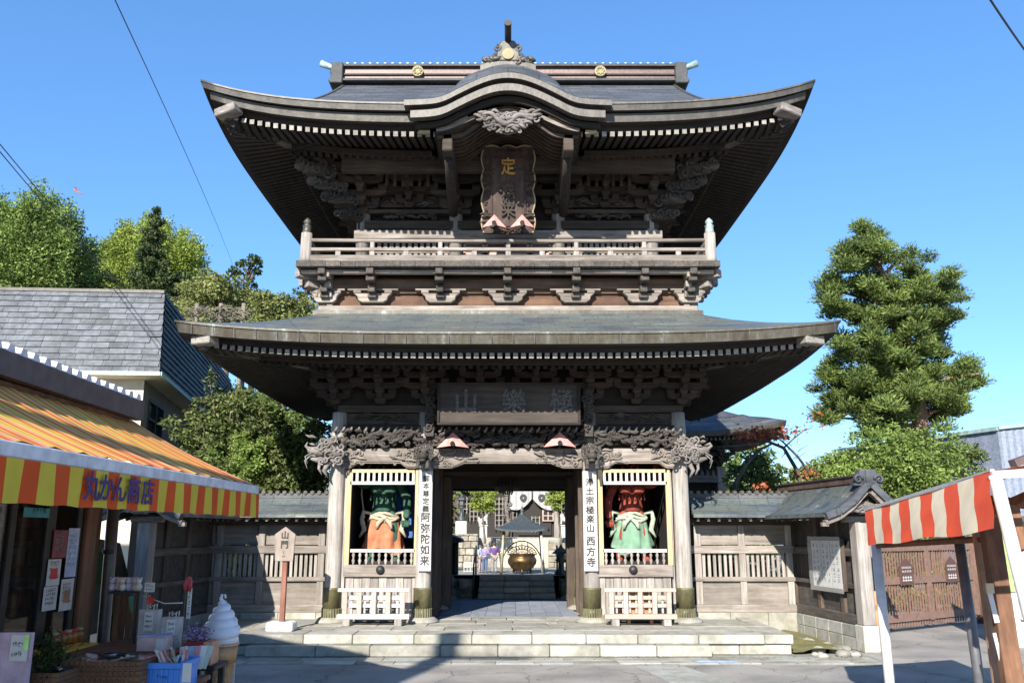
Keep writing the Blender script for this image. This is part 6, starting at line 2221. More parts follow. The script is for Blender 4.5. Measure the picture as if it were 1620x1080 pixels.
# people ------------------------------------------------------------
def person(px, Y, hpx_top, label, top_c, leg_c, hair_c, facing=0, bag=None, bend=0.0):
    X = Xc(px, 880, Y); z0 = gz(Y); H = Zr(hpx_top, Y) - z0
    t = thing('person', label, 'person', (X, Y, z0))
    k = H / 1.70
    cf, sf = math.cos(facing), math.sin(facing)
    def w(x, y, z):
        y = y - bend * max(0, z - .9) * .8
        return (X + (x * cf - y * sf) * k, Y + (x * sf + y * cf) * k, z0 + z * k)
    skin_m = plain('skin', (.5, .32, .23), .6, noise=.05)
    tm = plain('top_cloth', top_c, .85, noise=.2, scale=14); lm = plain('trouser_cloth', leg_c, .85, noise=.2, scale=14)
    V = [w(0, 0, .95), w(0, 0, 1.15), w(0, 0, 1.38), w(0, .0, 1.47), w(0, -.01, 1.60), w(-.19, 0, 1.38), w(-.25, -.02, 1.12), w(-.22, -.14, .92), w(.19, 0, 1.38), w(.25, -.02, 1.12), w(.23, -.14, .92),
         w(-.09, 0, .88), w(-.10, -.01, .48), w(-.10, .01, .08), w(-.11, -.14, .03), w(.09, 0, .88), w(.10, -.01, .48), w(.11, .01, .08), w(.12, -.14, .03)]
    Ed = [(0, 1), (1, 2), (2, 3), (3, 4), (2, 5), (5, 6), (6, 7), (2, 8), (8, 9), (9, 10), (0, 11), (11, 12), (12, 13), (13, 14), (0, 15), (15, 16), (16, 17), (17, 18)]
    rr = [.13, .125, .14, .055, .095, .06, .045, .032, .06, .045, .032, .085, .06, .042, .035, .085, .06, .042, .035]
    skinned('body', V, Ed, [r * k for r in rr], skin_m, t, 1)
    skinned('top', V[:3] + V[5:7] + V[8:10], [(0, 1), (1, 2), (2, 3), (3, 4), (2, 5), (5, 6)], [q * k for q in (.175, .165, .165, .09, .075, .09, .075)], tm, t, 1)
    skinned('trousers', [V[0]] + V[11:14] + V[15:18], [(0, 1), (1, 2), (2, 3), (0, 4), (4, 5), (5, 6)], [q * k for q in (.15, .115, .085, .07, .115, .085, .07)], lm, t, 1)
    mb = MB(); hx, hy, hz = w(0, .03, 1.63); mb.blob((hx, hy, hz), (.105 * k, .11 * k, .10 * k), 10, 7); mb.build('hair', plain('hair', hair_c, .6), t)
    mb = MB()
    for s in (-1, 1):
        for q in range(4):
            a_ = w(s * .23 + (q - 1.5) * .018, -.15, .90); b_ = w(s * .23 + (q - 1.5) * .018, -.17, .84); mb.tube([a_, b_], [.011 * k, .008 * k], 5)
        mb.tube([w(s * .20, -.15, .90), w(s * .19, -.18, .87)], [.012 * k, .009 * k], 5)
    mb.build('hand', skin_m, t)
    mb = MB()
    nx = w(0, -.11, 1.60); mb.blob(nx, (.016 * k, .02 * k, .02 * k), 6, 5)
    for s in (-1, 1): mb.blob(w(s * .095, 0, 1.60), (.014 * k, .02 * k, .03 * k), 6, 5); mb.blob(w(s * .035, -.088, 1.63), (.012 * k,) * 3, 6, 4)
    mb.build('face', skin_m, t)
    for s in (-1, 1): MB().cb(w(s * .11, -.06, .04), (.09 * k, .25 * k, .08 * k)).build('shoe', M['iron'], t, bevel=.01)
    if bag:
        MB().cb(w(-.3, .08, 1.0), (.26 * k, .14 * k, .3 * k)).build('bag', plain('bag_cloth', bag, .8), t, bevel=.03)
    return t
person(767, 46.6, 860, 'person in a lavender top and blue trousers with a dark shoulder bag', (.24, .20, .40), (.08, .12, .22), (.25, .22, .2), 2.6, (.05, .06, .10), .12)
person(782, 46.4, 858, 'person in a purple top and grey trousers, nearest the incense burner', (.10, .06, .19), (.24, .23, .23), (.06, .04, .03), 3.3, None, .0)
person(760, 47.2, 862, 'person in a pale blue patterned shirt, half hidden left of the lavender-clad visitor', (.26, .36, .52), (.34, .26, .26), (.1, .08, .07), 1.0)

# stone wall and terrace behind
m_masonry = stone('masonry_stone', (.20, .18, .14), (.45, .41, .34), 4, big=(.6, .58, .52))
def rubble_wall(px0, px1, py0, py1, Y, label, seed, zb=None):
    R = random.Random(seed)
    x0, x1 = Xc(px0, (py0 + py1) / 2, Y), Xc(px1, (py0 + py1) / 2, Y); z1 = Zr(py0, Y); z0 = 0 if zb is None else zb
    t = thing('stone_wall', label, 'wall', ((x0 + x1) / 2, Y, z0))
    MB().box(x0, x1, Y + .12, Y + 1.2, z0, z1).build('wall_core', m_rock, t)
    z = z0; 
    while z < z1 - .05:
        h = min(R.uniform(.28, .42), z1 - z); x = x0
        while x < x1 - .05:
            w = min(R.uniform(.32, .6), x1 - x)
            MB().cb((x + w / 2, Y + .1 + R.uniform(-.03, .03), z + h / 2), (w * .95, .3, h * .93), (R.uniform(-.04, .04), R.uniform(-.05, .05), R.uniform(-.06, .06))).build('stone', m_masonry, t, bevel=.04)
            x += w
        z += h
    return t
rubble_wall(700, 756, 844, 925, 54, 'rough pale stone retaining wall left of the incense burner', 3)
rubble_wall(868, 915, 858, 925, 54, 'rough pale stone retaining wall right of the incense burner', 4)
t = thing('plaster_wall', 'cream stone terrace front directly behind the incense burner', 'wall', (Xc(830, 880, 54.5), 54.5, 0))
MB().box(Xc(785, 880, 54.5), Xc(868, 880, 54.5), 54.5, 55.5, 0, Zr(852, 54.5)).build('terrace_front', plain('cream_stone', (.48, .42, .31), .85), t)
zt2 = Zr(850, 55)
struct(MB().box(-9, 12, 55.1, 75, 0, zt2).build('upper_terrace', M['stone_light']))

# main hall
Yh = 62.
t = thing('main_hall', 'dark timber temple hall with a white curtain over its doorway, seen through the gate', 'temple hall', (.5, Yh + 3, zt2))
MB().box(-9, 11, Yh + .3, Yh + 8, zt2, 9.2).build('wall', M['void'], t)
for px in (706, 722, 806, 880, 905):
    x = Xc(px, 800, Yh); MB().box(x - .16, x + .16, Yh - .1, Yh + .2, zt2, 9.0).build('column', M['mid_v'] if px < 880 else M['pale_v'], t)
MB().pbox(690, 770, 930, 774, Yh - .12, .3).build('beam', M['pale_h'], t)
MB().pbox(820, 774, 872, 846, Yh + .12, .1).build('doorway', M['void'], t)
mb = MB(); relief(mb, Xc(710, 778, Yh), Xc(740, 778, Yh), Zr(780, Yh), Zr(772, Yh), Yh - .15, 24, 5, .03, .06, .14)
mb.tube([P(803, 770, Yh - .3), P(800, 800, Yh - .3), P(805, 830, Yh - .3), P(802, 848, Yh - .3)], [.14, .12, .15, .14], 8)
for k in range(10): scroll(mb, P(803 + R.uniform(-5, 5), 775 + k * 7, Yh - .4), .16, 1.3, .045, k)
mb.build('carving', M['carve'], t)
for px, py in ((715, 800), (733, 800), (750, 812), (768, 800), (790, 800), (790, 826), (812, 822), (848, 830), (895, 800)):
    for k in range(3): MB().pbox(px - 7, py - 12 + k * 8, px + 7, py - 11 + k * 8, Yh - .02, .05).build('lattice_bar', M['pale_h'], t)
    for k in range(3): MB().pbox(px - 7 + k * 6, py - 14, px - 6 + k * 6, py + 12, Yh - .05, .03).build('lattice_bar', M['pale_v'], t)
MB().pbox(858, 806, 876, 824, Yh - .05, .08).build('shrine_panel', M['pink_wood'], t)
for k in range(2):
    for j in range(2): MB().pbox(860 + k * 8, 808 + j * 8, 866 + k * 8, 814 + j * 8, Yh - .08, .03).build('panel_tile', M['dark_h'], t)
mb = MB()
zr_ = 7.0
mb.grid([[(-11, Yh - 3, 8.4), (13, Yh - 3, 8.4)], [(-10.5, Yh, 9.5), (12.5, Yh, 9.5)], [(-9, Yh + 4, 10.9), (11, Yh + 4, 10.9)]])
mb.grid([[(13, Yh - 3, 8.2), (-11, Yh - 3, 8.2)], [(12.5, Yh, 8.7), (-10.5, Yh, 8.7)]]); mb.box(-11, 13, Yh - 3.02, Yh - 2.9, 8.2, 8.4)
mb.build('roof', M['slate_roof'], t)
# curtain in two gathered halves
m_cur = plain('white_curtain_cloth', (.34, .33, .32), .85, noise=.08)
cu = thing('door_curtain', 'white ceremonial curtain with two dark round crests, gathered up over the hall doorway', 'curtain', (Xc(842, 788, Yh - .35), Yh - .35, Zr(808, Yh)))
for s, (a, b_) in ((-1, (807, 841)), (1, (843, 880))):
    rows = []
    for i in range(9):
        q = i / 8
        row = []
        for k in range(25):
            u = k / 24
            px = a + (b_ - a) * u
            d = u if s < 0 else 1 - u           # 1 at the centre opening
            low = 805 - 16 * d ** 2.2 + 3 * math.sin(u * 3.1)
            py = 773 + (low - 773) * q
            p = P(px, py, Yh - .35)
            row.append((p.x, p.y + .05 * math.sin(u * 22), p.z))
        rows.append(row)
    MB().grid(rows).build('curtain_half', m_cur, cu)
    p = P(828 if s < 0 else 857, 787, Yh - .43)
    mb = MB(); mb.tube([(p.x, p.y, p.z), (p.x, p.y + .02, p.z)], .26, 16); mb.build('crest', M['iron'], cu)
    MB().tube([(p.x, p.y - .02, p.z - .02), (p.x, p.y, p.z - .02)], .05, 12).build('crest_flower', m_cur, cu)

# bronze lantern on a stone block
Yl = 57.
xl = Xc(730, 820, Yl); z0 = zt2
t = thing('bronze_lantern', 'tall bronze lantern on a white stone block, left of the hall doorway', 'lantern', (xl, Yl, z0))
q = 1 / 31.
MB().box(xl - .36, xl + .36, Yl - .36, Yl + .36, z0, Zr(824, Yl)).build('base_block', M['white_wood'], t, bevel=.03)
zb2 = Zr(824, Yl); zt3 = Zr(780, Yl); h = zt3 - zb2
mb = MB(); mb.lathe([(.34, zb2), (.3, zb2 + .08 * h), (.12, zb2 + .22 * h), (.09, zb2 + .42 * h), (.2, zb2 + .5 * h), (.16, zb2 + .54 * h)], (xl, Yl, 0), 12); mb.build('stand', m_green, t)
mb = MB(); mb.lathe([(.2, zb2 + .54 * h), (.22, zb2 + .58 * h), (.2, zb2 + .76 * h)], (xl, Yl, 0), 6, False); mb.build('fire_box', m_green, t)
mb = MB(); mb.lathe([(.36, zb2 + .76 * h), (.3, zb2 + .82 * h), (.1, zb2 + .92 * h), (.07, zb2 + .95 * h), (.08, zb2 + .98 * h), (.01, zb2 + h)], (xl, Yl, 0), 6, False); mb.build('cap', m_green, t)
# guardian lion-dog
Yk = 57.
xk = Xc(765, 830, Yk)
def liondog(x, label, s):
    t = thing('lion_dog_statue', label, 'statue', (x, Yk, z0))
    zp_ = Zr(830, Yk)
    MB().box(x - .24, x + .24, Yk - .3, Yk + .3, z0 - .2, zp_ - .08).build('pedestal', M['white_wood'], t, bevel=.02)
    MB().box(x - .3, x + .3, Yk - .36, Yk + .36, zp_ - .08, zp_).build('pedestal_cap', M['white_wood'], t, bevel=.02)
    V = [(x - s * .2, Yk, zp_ + .22), (x, Yk, zp_ + .34), (x + s * .14, Yk, zp_ + .48), (x + s * .2, Yk, zp_ + .62), (x + s * .30, Yk - .02, zp_ + .60),
         (x - s * .24, Yk - .1, zp_ + .08), (x - s * .08, Yk - .12, zp_ + .03), (x - s * .24, Yk + .1, zp_ + .08), (x - s * .08, Yk + .12, zp_ + .03),
         (x + s * .2, Yk - .08, zp_ + .22), (x + s * .22, Yk - .08, zp_ + .03), (x + s * .2, Yk + .08, zp_ + .22), (x + s * .22, Yk + .08, zp_ + .03),
         (x - s * .3, Yk, zp_ + .36), (x - s * .3, Yk, zp_ + .52)]
    Ed = [(0, 1), (1, 2), (2, 3), (3, 4), (0, 5), (5, 6), (0, 7), (7, 8), (2, 9), (9, 10), (2, 11), (11, 12), (0, 13), (13, 14)]
    skinned('body', V, Ed, [.13, .12, .12, .13, .07, .08, .045, .08, .045, .055, .05, .055, .05, .07, .05], M['white_wood'], t, 2)
    mb = MB()
    for k in range(12):
        scroll(mb, (x + s * (.14 + .06 * math.cos(k)), Yk - .12, zp_ + .55 + .1 * math.sin(k * 2)), .05, 1.2, .018, k)
    for sy in (-1, 1): mb.tube([(x + s * .16, Yk + sy * .08, zp_ + .7), (x + s * .12, Yk + sy * .1, zp_ + .77)], [.04, .01], 6)
    mb.build('mane', M['white_wood'], t)
liondog(xk, 'white stone guardian lion-dog on a tall pedestal, left of the hall doorway', 1)
liondog(Xc(893, 830, Yk), 'white stone guardian lion-dog on a tall pedestal, at the right edge of the passage view', -1)
# bright garden pines in the court
gc = 'bright clipped pines before the main hall'
tree('bright yellow-green pine before the hall, left in the passage view', 765, 768, 814, 58, 51, 'round', 'ginkgo', seed=61, leaf=.12, nclump=34, dens=2.2, trunkr=.07, group=gc, base=0)
tree('bright yellow-green pine before the hall, right in the passage view', 884, 764, 808, 54, 51, 'round', 'ginkgo', seed=62, leaf=.12, nclump=34, dens=2.2, trunkr=.07, group=gc, base=0)
# small dark roofed rest shelter and low lattice fence on the left
t = thing('small_shrine', 'small black-roofed wayside shrine in the shade, left of the stone stairs', 'shrine', (Xc(712, 890, 29), 29, gz(29)))
MB().prism([(Xc(690, 850, 29), Zr(862, 29)), (Xc(734, 850, 29), Zr(857, 29)), (Xc(730, 850, 29), Zr(851, 29)), (Xc(712, 850, 29), Zr(844, 29)), (Xc(690, 850, 29), Zr(846, 29))], 28.4, 29.8).build('roof', M['iron'], t, bevel=.02)
MB().box(Xc(694, 880, 29), Xc(724, 880, 29), 28.7, 29.5, gz(29), Zr(858, 29)).build('body', M['dark_v'], t)
for k in range(5): MB().box(Xc(697 + k * 6, 880, 28.6) - .02, Xc(697 + k * 6, 880, 28.6) + .02, 28.62, 28.66, gz(29) + .1, Zr(862, 29)).build('lattice_bar', M['mid_v'], t)
t = thing('lattice_fence', 'short white lattice fence below the stone wall, left of the visitors', 'fence', (Xc(741, 900, 48), 48, 0))
xa_, xb2 = Xc(734, 900, 48), Xc(749, 900, 48)
for k in range(4): MB().box(xa_ + (xb2 - xa_) * k / 3 - .015, xa_ + (xb2 - xa_) * k / 3 + .015, 48, 48.03, 0, Zr(888, 48)).build('bar', M['white_wood'], t)
for k in range(3): MB().box(xa_, xb2, 47.97, 48, Zr(889 + k * 7, 48) - .02, Zr(889 + k * 7, 48) + .02).build('rail', M['white_wood'], t)
# shaded rock garden fence right of the stairs
t = thing('garden_lantern', 'dark weathered stone lantern in the shade right of the stairs', 'lantern', (Xc(888, 920, 26.3), 26.3, ZT - .02))
zz_ = ZT - .03; xx_ = Xc(888, 920, 26.3)
mb = MB(); mb.lathe([(.2, zz_), (.2, zz_ + .08), (.09, zz_ + .14), (.08, zz_ + .34), (.17, zz_ + .4), (.17, zz_ + .44)], (xx_, 26.3, 0), 10); mb.build('stand', m_rock, t)
mb = MB(); mb.lathe([(.12, zz_ + .44), (.12, zz_ + .6)], (xx_, 26.3, 0), 6, False); mb.build('fire_box', m_rock, t)
mb = MB(); mb.lathe([(.27, zz_ + .6), (.22, zz_ + .66), (.08, zz_ + .76), (.05, zz_ + .8), (.005, zz_ + .88)], (xx_, 26.3, 0), 10); mb.build('cap', m_rock, t)

# ================================================================ far hall, right
def far_hall():
    Yc = 36.; Xr = P(1245, 672, 32).x; wx = 4.6; wy = 4.0; cx = Xr - wx
    t = thing('side_hall', 'dark timber side hall with an upswept copper roof, half hidden behind the gate at right', 'temple hall', (cx, Yc, 0))
    ze = Zr(690, 32); up = Zr(672, 32) - ze
    def rg(ins, z, k):
        pts = []
        n = 20
        for side in range(4):
            for i in range(n):
                u = -1 + 2 * i / n; w, h_ = wx - ins, wy - ins
                x, y = ((u * w, -h_), (w, u * h_), (-u * w, h_), (-w, -u * h_))[side]
                pts.append((cx + x, Yc + y, z + k * abs(u) ** 3))
        return pts
    mb = MB(); a = rg(0, ze + .18, up)
    for ins, dz, k in ((.6, .32, .7), (1.3, .62, .35), (2.2, 1.15, .1), (3.6, 2.3, 0)):
        b_ = rg(ins, ze + .18 + dz, up * k); strip(mb, a, b_); a = b_
    mb.build('roof', M['slate_roof'], t)
    mb = MB(); strip(mb, rg(.03, ze, up), rg(0, ze + .18, up)); mb.build('eave_edge', M['edge_brown'], t)
    mb = MB(); strip(mb, rg(.03, ze, up), rg(.35, ze - .03, up)); strip(mb, rg(.35, ze - .1, up), rg(2.2, ze + .3, 0)); mb.build('soffit', M['dark_h'], t)
    for i in range(52):
        x = cx - wx + .5 + i * .165
        o = place(raf_me, 'rafter', t, (x, Yc - wy + .38, ze - .08 + up * .8 * abs((x - cx) / wx) ** 3), (.15, 0, 0), (.08, 1.8, .09))
    MB().box(cx - 2.6, cx + 2.6, Yc - 2, Yc + 2, .2, ze + .3).build('wall', M['dark_v'], t)
    xc_ = P(1140, 760, Yc - 2.4).x
    for x in (xc_, xc_ - 3.3, cx - 2.5): MB().box(x - .16, x + .16, Yc - 2.6, Yc - 2.3, 0, Zr(738, Yc - 2.4)).build('column', M['pale_v'], t, bevel=.02)
    MB().box(xc_ - 3.3, xc_ - .16, Yc - 2.58, Yc - 2.38, Zr(763, Yc - 2.4), Zr(752, Yc - 2.4)).build('beam', M['carve'], t)
    for k in range(12):
        x = xc_ - .3 - k * .22
        MB().tube([(x, Yc - 2.6, Zr(750, Yc - 2.4)), (x, Yc - 2.4, Zr(744, Yc - 2.4))], .07, 6).build('beam_carving', M['carve'], t)
    for k in range(4): place(bk_low, 'bracket', t, (xc_ - k * 1.1, Yc - 2.3, Zr(736, Yc - 2.4)), (0, 0, 0), (1.2, 1.2, 1.2))
    mb = MB(); mb.box(cx - 2, cx + 2, Yc - .2, Yc + .2, ze + 2.3, ze + 2.9); mb.build('ridge', M['edge_brown'], t)
    mb = MB()
    xg = P(1172, 660, 33.5).x
    mb.add([(xg - .0, 33.2, Zr(655, 33.2)), (xg + 1.3, 33.6, Zr(668, 33.6)), (xg - 2.2, 33.0, Zr(672, 33)), (xg - .3, 36, Zr(655, 33.2) + .3)], [(0, 2, 1), (0, 1, 3), (0, 3, 2)])
    mb.build('roof_gable', M['slate_roof'], t)
far_hall()

# ================================================================ cream building, left
def cream_building():
    a9 = rad(-9)
    O = P(252, 590, 20.0)
    side = Vector((-math.sin(rad(11)), math.cos(rad(11)), 0)); fr = Vector((-math.cos(rad(4)), -math.sin(rad(4)), 0))
    t = thing('cream_building', 'two-storey cream building with a steep grey slate mansard roof and a side window', 'building', (O.x - 3, O.y + 3, 0))
    def W(f, s, z): p = O + fr * f + side * s; return (p.x, p.y, z)
    zE = O.z
    zt_ = Zr(464, 21.1)
    lean_ = 1.1
    H_ = zt_ - zE
    LF, LS = 11.0, 15.0
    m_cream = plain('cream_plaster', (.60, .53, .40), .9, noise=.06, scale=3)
    m_shadow = plain('taupe_plaster', (.22, .18, .13), .9, noise=.1, scale=3)  # the cream plaster again, with the side wall's shade put into its tone
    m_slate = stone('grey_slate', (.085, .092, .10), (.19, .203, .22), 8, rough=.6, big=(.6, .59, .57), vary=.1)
    m_slate2 = stone('dark_green_slate', (.05, .07, .08), (.11, .14, .15), 6, rough=.7)  # same slate on the side slope, its shade put into a darker tone
    # walls, set in below the eaves
    i_ = .42
    mb = MB()
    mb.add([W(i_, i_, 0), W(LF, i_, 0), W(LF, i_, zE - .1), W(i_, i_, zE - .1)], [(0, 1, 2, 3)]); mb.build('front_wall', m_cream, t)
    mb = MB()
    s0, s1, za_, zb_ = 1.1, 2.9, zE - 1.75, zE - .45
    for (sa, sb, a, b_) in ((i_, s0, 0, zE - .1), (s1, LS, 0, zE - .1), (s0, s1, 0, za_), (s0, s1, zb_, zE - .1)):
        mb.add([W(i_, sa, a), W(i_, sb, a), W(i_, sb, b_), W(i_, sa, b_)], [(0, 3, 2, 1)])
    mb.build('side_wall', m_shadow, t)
    mg, nt, b = _mat('window_glass'); b.inputs['Base Color'].default_value = (.03, .04, .045, 1); b.inputs['Roughness'].default_value = .08; b.inputs['Specular IOR Level'].default_value = .8
    M['glass_dark'] = mg
    w = MB()
    for (sa, sb, a, b_) in ((s0, s1, za_, za_ + .06), (s0, s1, zb_ - .06, zb_), (s0, s0 + .06, za_ + .06, zb_ - .06), (s1 - .06, s1, za_ + .06, zb_ - .06), ((s0 + s1) / 2 - .03, (s0 + s1) / 2 + .03, za_ + .06, zb_ - .06), (s0 + .06, s1 - .06, zb_ - .5, zb_ - .44)):
        for q in (0,):
            P0 = [W(i_ - .02, sa, a), W(i_ - .02, sb, a), W(i_ - .02, sb, b_), W(i_ - .02, sa, b_)]; P1 = [W(i_ + .08, sa, a), W(i_ + .08, sb, a), W(i_ + .08, sb, b_), W(i_ + .08, sa, b_)]
            w.add(P0 + P1, [(0, 3, 2, 1), (4, 5, 6, 7), (0, 1, 5, 4), (1, 2, 6, 5), (2, 3, 7, 6), (3, 0, 4, 7)])
    wo_ = w.build('window', M['iron'], t)
    mb = MB(); mb.add([W(i_ + .05, s0, za_), W(i_ + .05, s1, za_), W(i_ + .05, s1, zb_), W(i_ + .05, s0, zb_)], [(0, 3, 2, 1)])
    o = mb.build('pane', mg, None); o.parent = wo_; o.location = -wloc(wo_)
    # eave soffit and trim
    mb = MB(); mb.add([W(0, 0, zE - .05), W(LF, 0, zE - .05), W(LF, .6, zE - .12), W(.6, .6, zE - .12), W(.6, LS, zE - .12), W(0, LS, zE - .05)], [(0, 1, 2, 3), (0, 3, 4, 5)]); mb.build('soffit', m_cream, t)
    mb = MB(); mb.beam(W(-.03, -.03, zE - .02), W(LF, -.03, zE - .02), .07, .09); mb.beam(W(-.03, -.03, zE - .02), W(-.03, LS, zE - .02), .07, .09); mb.build('eave_trim', plain('pale_green_trim', (.42, .55, .45), .6), t)
    # roof core
    mb = MB()
    mb.add([W(0, 0, zE), W(LF, 0, zE), W(LF, lean_, zt_), W(lean_ * .25, lean_, zt_)], [(0, 1, 2, 3)])
    mb.add([W(lean_ * .25, lean_, zt_), W(LF, lean_, zt_), W(LF, LS, zt_ + .1), W(lean_ * .25, LS, zt_ + .1)], [(0, 1, 2, 3)])
    mb.build('roof_base', m_slate, t)
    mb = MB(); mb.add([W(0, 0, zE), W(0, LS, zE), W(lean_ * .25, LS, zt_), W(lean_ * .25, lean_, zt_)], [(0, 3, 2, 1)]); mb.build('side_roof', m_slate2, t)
    mb = MB(); mb.beam(W(lean_ * .25, lean_, zt_ + .02), W(LF, lean_, zt_ + .02), .12, .08); mb.build('ridge_trim', M['edge_brown'], t)
    # slates: individual pieces on the sunlit front
    R = random.Random(4)
    nrow = 14
    def sp(f, q, off):      # point on the front slope
        p = Vector(W(f, lean_ * q, zE + H_ * q)); return p + Vector((fr.y, -fr.x, 0)).normalized() * 0 + Vector((-side.x, -side.y, .3)) * off
    for r in range(nrow):
        q0, q1 = r / nrow, (r + 1.12) / nrow
        f = R.uniform(0, .3) * (r % 2) + lean_ * .25 * q0
        while f < 5.6:
            wd = R.uniform(.34, .46)
            k0, k1 = .035 + R.uniform(0, .008), .008
            g = .004
            vs = [sp(f + g, q0, k0), sp(f + wd - g, q0, k0), sp(f + wd - g, q1, k1), sp(f + g, q1, k1), sp(f + g, q0, 0), sp(f + wd - g, q0, 0)]
            mb = MB(); mb.add(vs, [(0, 1, 2, 3), (4, 5, 1, 0), (4, 0, 3), (5, 2, 1)]); mb.build('slate', m_slate, t)
            f += wd
    mb = MB()
    for r in range(nrow):
        q0, q1 = r / nrow, (r + 1.12) / nrow
        s = lean_ * q0
        while s < LS - .3:
            wd = R.uniform(.34, .46)
            pa = [Vector(W(lean_ * .25 * q, ss, zE + H_ * q)) for q, ss in ((q0, s), (q0, s + wd), (q1, s + wd), (q1, s))]
            n_ = Vector((-fr.x, -fr.y, 0)); 
            v_ = [p + n_ * k for p, k in zip(pa, (.05, .05 + R.uniform(-.01, .02), .005, .005))]
            mb.add(v_ + pa[:2], [(3, 2, 1, 0), (0, 1, 5, 4)]); s += wd
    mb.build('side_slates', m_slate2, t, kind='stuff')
cream_building()

# corrugated building far right
t = thing('corrugated_building', 'grey-blue corrugated metal building behind the trees at the right edge', 'building', (P(1590, 715, 34).x, 34, 0))
m_corr = plain('grey_blue_sheet_metal', (.20, .23, .29), .6, .1)
p0 = P(1582, 712, 34); zt_ = Zr(688, 34)
mb = MB()
n = 40; top = []
for i in range(n + 1):
    x = p0.x + i * .14; top.append((x, 34 + (.03 if i % 2 else 0)))
mb.grid([[(x, y, 0) for x, y in top], [(x, y, zt_ + .22 + .014 * i_) for i_, (x, y) in enumerate(top)]], smooth=False)
mb.build('front_wall', m_corr, t)
mb = MB()
pts_ = [(p0.x - i * .12, 34 + i * .35 + (.05 if i % 2 else 0)) for i in range(26)]
mb.grid([[(x, y, 0) for x, y in pts_], [(x, y, zt_ + .2) for x, y in pts_]], smooth=False); mb.build('side_wall', m_corr, t)
mb = MB(); mb.beam((p0.x - 3.2, 43, zt_ + .2), (p0.x, 33.95, zt_ + .25), .2, .15); mb.beam((p0.x, 33.95, zt_ + .28), (p0.x + 5.6, 33.95, zt_ + .85), .15, .12); mb.build('roof_trim', M['verdigris'], t)

# ================================================================ wires and a dragonfly
def wire(label, a, b_, r=.008, sag=.1):
    A, B_ = P(*a), P(*b_)
    pts = [A.lerp(B_, i / 12) - Vector((0, 0, sag * 4 * (i / 12) * (1 - i / 12))) for i in range(13)]
    o = MB().tube(pts, r, 5).build('overhead_wire', M['iron']); tag(o, label, 'cable')
wire('long thin overhead wire falling from the top left towards the trees left of the gate', (178, -8, 7), (372, 430, 36), .0055, -.15)
wire('upper of the two overhead wires at the left edge, above the trees', (-12, 214, 14), (240, 500, 30), .010, .1)
wire('lower of the two overhead wires at the left edge, above the trees', (-12, 226, 14), (232, 500, 30), .010, .1)
wire('overhead wire crossing the top right corner of the sky', (1560, -10, 9), (1660, 130, 12), .014, .05)
pd = P(123, 303, 3.2)
t = thing('dragonfly', 'small red dragonfly in flight against the sky above the left trees', 'dragonfly', pd)
m_red = plain('dragonfly_red', (.6, .12, .08), .5)
MB().tube([pd + Vector((-.016, 0, .010)), pd + Vector((-.008, 0, .004)), pd, pd + Vector((.02, 0, -.014))], [.0022, .0035, .0028, .0012], 6).build('body', m_red, t)
mw_ = plain('dragonfly_wing', (.75, .45, .40), .4)
for s in (-1, 1):
    for q in (0, 1):
        c = pd + Vector((-.007 + q * .004, 0, .006)); e = c + Vector((.004 * (q - .5), s * .022, .006))
        MB().add([c, c + Vector((.003, s * .01, .004)), e, c + Vector((-.003, s * .01, .004))], [(0, 1, 2, 3)]).build('wing', mw_, t)
# ================================================================ souvenir shop, left
M['shop_brown'] = wood('shop_brown_timber', (.11, .05, .025), (.26, .13, .07), 'Z', 9)
M['shop_fascia'] = plain('dark_brown_fascia', (.10, .075, .07), .6)
M['white_metal'] = plain('off_white_painted_metal', (.62, .61, .62), .5, .1)
YEL = (.62, .46, .05); ORA = (.62, .085, .015)
m_val = stripes('valance_cloth', YEL, ORA, 'Y', .355, phase=.1, noise=.1)
m_awn = stripes('awning_cloth', None, None, 'Y', .355, phase=.1, noise=.12, trans=.12,
                extra=[(0, (.85, .55, .08)), (.20, (.82, .17, .04)), (.34, (.85, .42, .20)), (.5, (.88, .62, .12)), (.62, (.80, .14, .05)), (.80, (.80, .30, .22)), (.9, (.45, .38, .10))])
XA, YA = -2.86, 9.75
ZA0 = P(403, 818, YA).z; ZA1 = ZA0 + .25
shop = thing('souvenir_shop', 'brown souvenir shop with glass front, at the left edge under the striped awning', 'shop', (-6, 6, 0))
YS0 = 3.6
# roof, walls
mb = MB()
mb.add([(-4.15, YS0 - 3, 3.58), (-4.15, 9.45, 3.50), (-7.4, 9.45, 4.2), (-7.4, YS0 - 3, 4.28)], [(0, 1, 2, 3)])
mb.add([(-7.4, YS0 - 3, 4.28), (-7.4, 9.45, 4.2), (-10.6, 9.45, 3.5), (-10.6, YS0 - 3, 3.6)], [(0, 1, 2, 3)])
mb.build('roof_deck', M['slate_roof'], shop)
for k in range(46):
    y = 9.38 - k * .19
    if y < .8: break
    z = 3.50 + (9.45 - y) * .009
    mb = MB()
    vs = []
    for x, zz in ((-4.11, 0), (-6.2, .45)):
        vs += [(x, y - .07, z + zz + .005), (x, y - .035, z + zz + .085), (x, y + .035, z + zz + .085), (x, y + .07, z + zz + .005)]
    mb.add(vs, [(0, 1, 5, 4), (1, 2, 6, 5), (2, 3, 7, 6), (0, 3, 2, 1)], False)
    mb.build('roof_rib', M['white_metal'], shop)
mb = MB()
mb.add([(-4.1, .6, 3.60), (-4.1, 9.52, 3.515), (-4.1, 9.52, 3.31), (-4.1, .6, 3.40), (-4.2, .6, 3.60), (-4.2, 9.52, 3.515), (-4.2, 9.52, 3.31), (-4.2, .6, 3.40)], [(0, 3, 2, 1), (4, 5, 6, 7), (0, 1, 5, 4), (1, 2, 6, 5), (2, 3, 7, 6)])
mb.build('eave_fascia', M['shop_fascia'], shop)
mb = MB(); mb.beam((-4.12, 9.50, 3.43), (-7.4, 9.5, 4.13), .06, .2); mb.build('verge_board', M['shop_fascia'], shop)
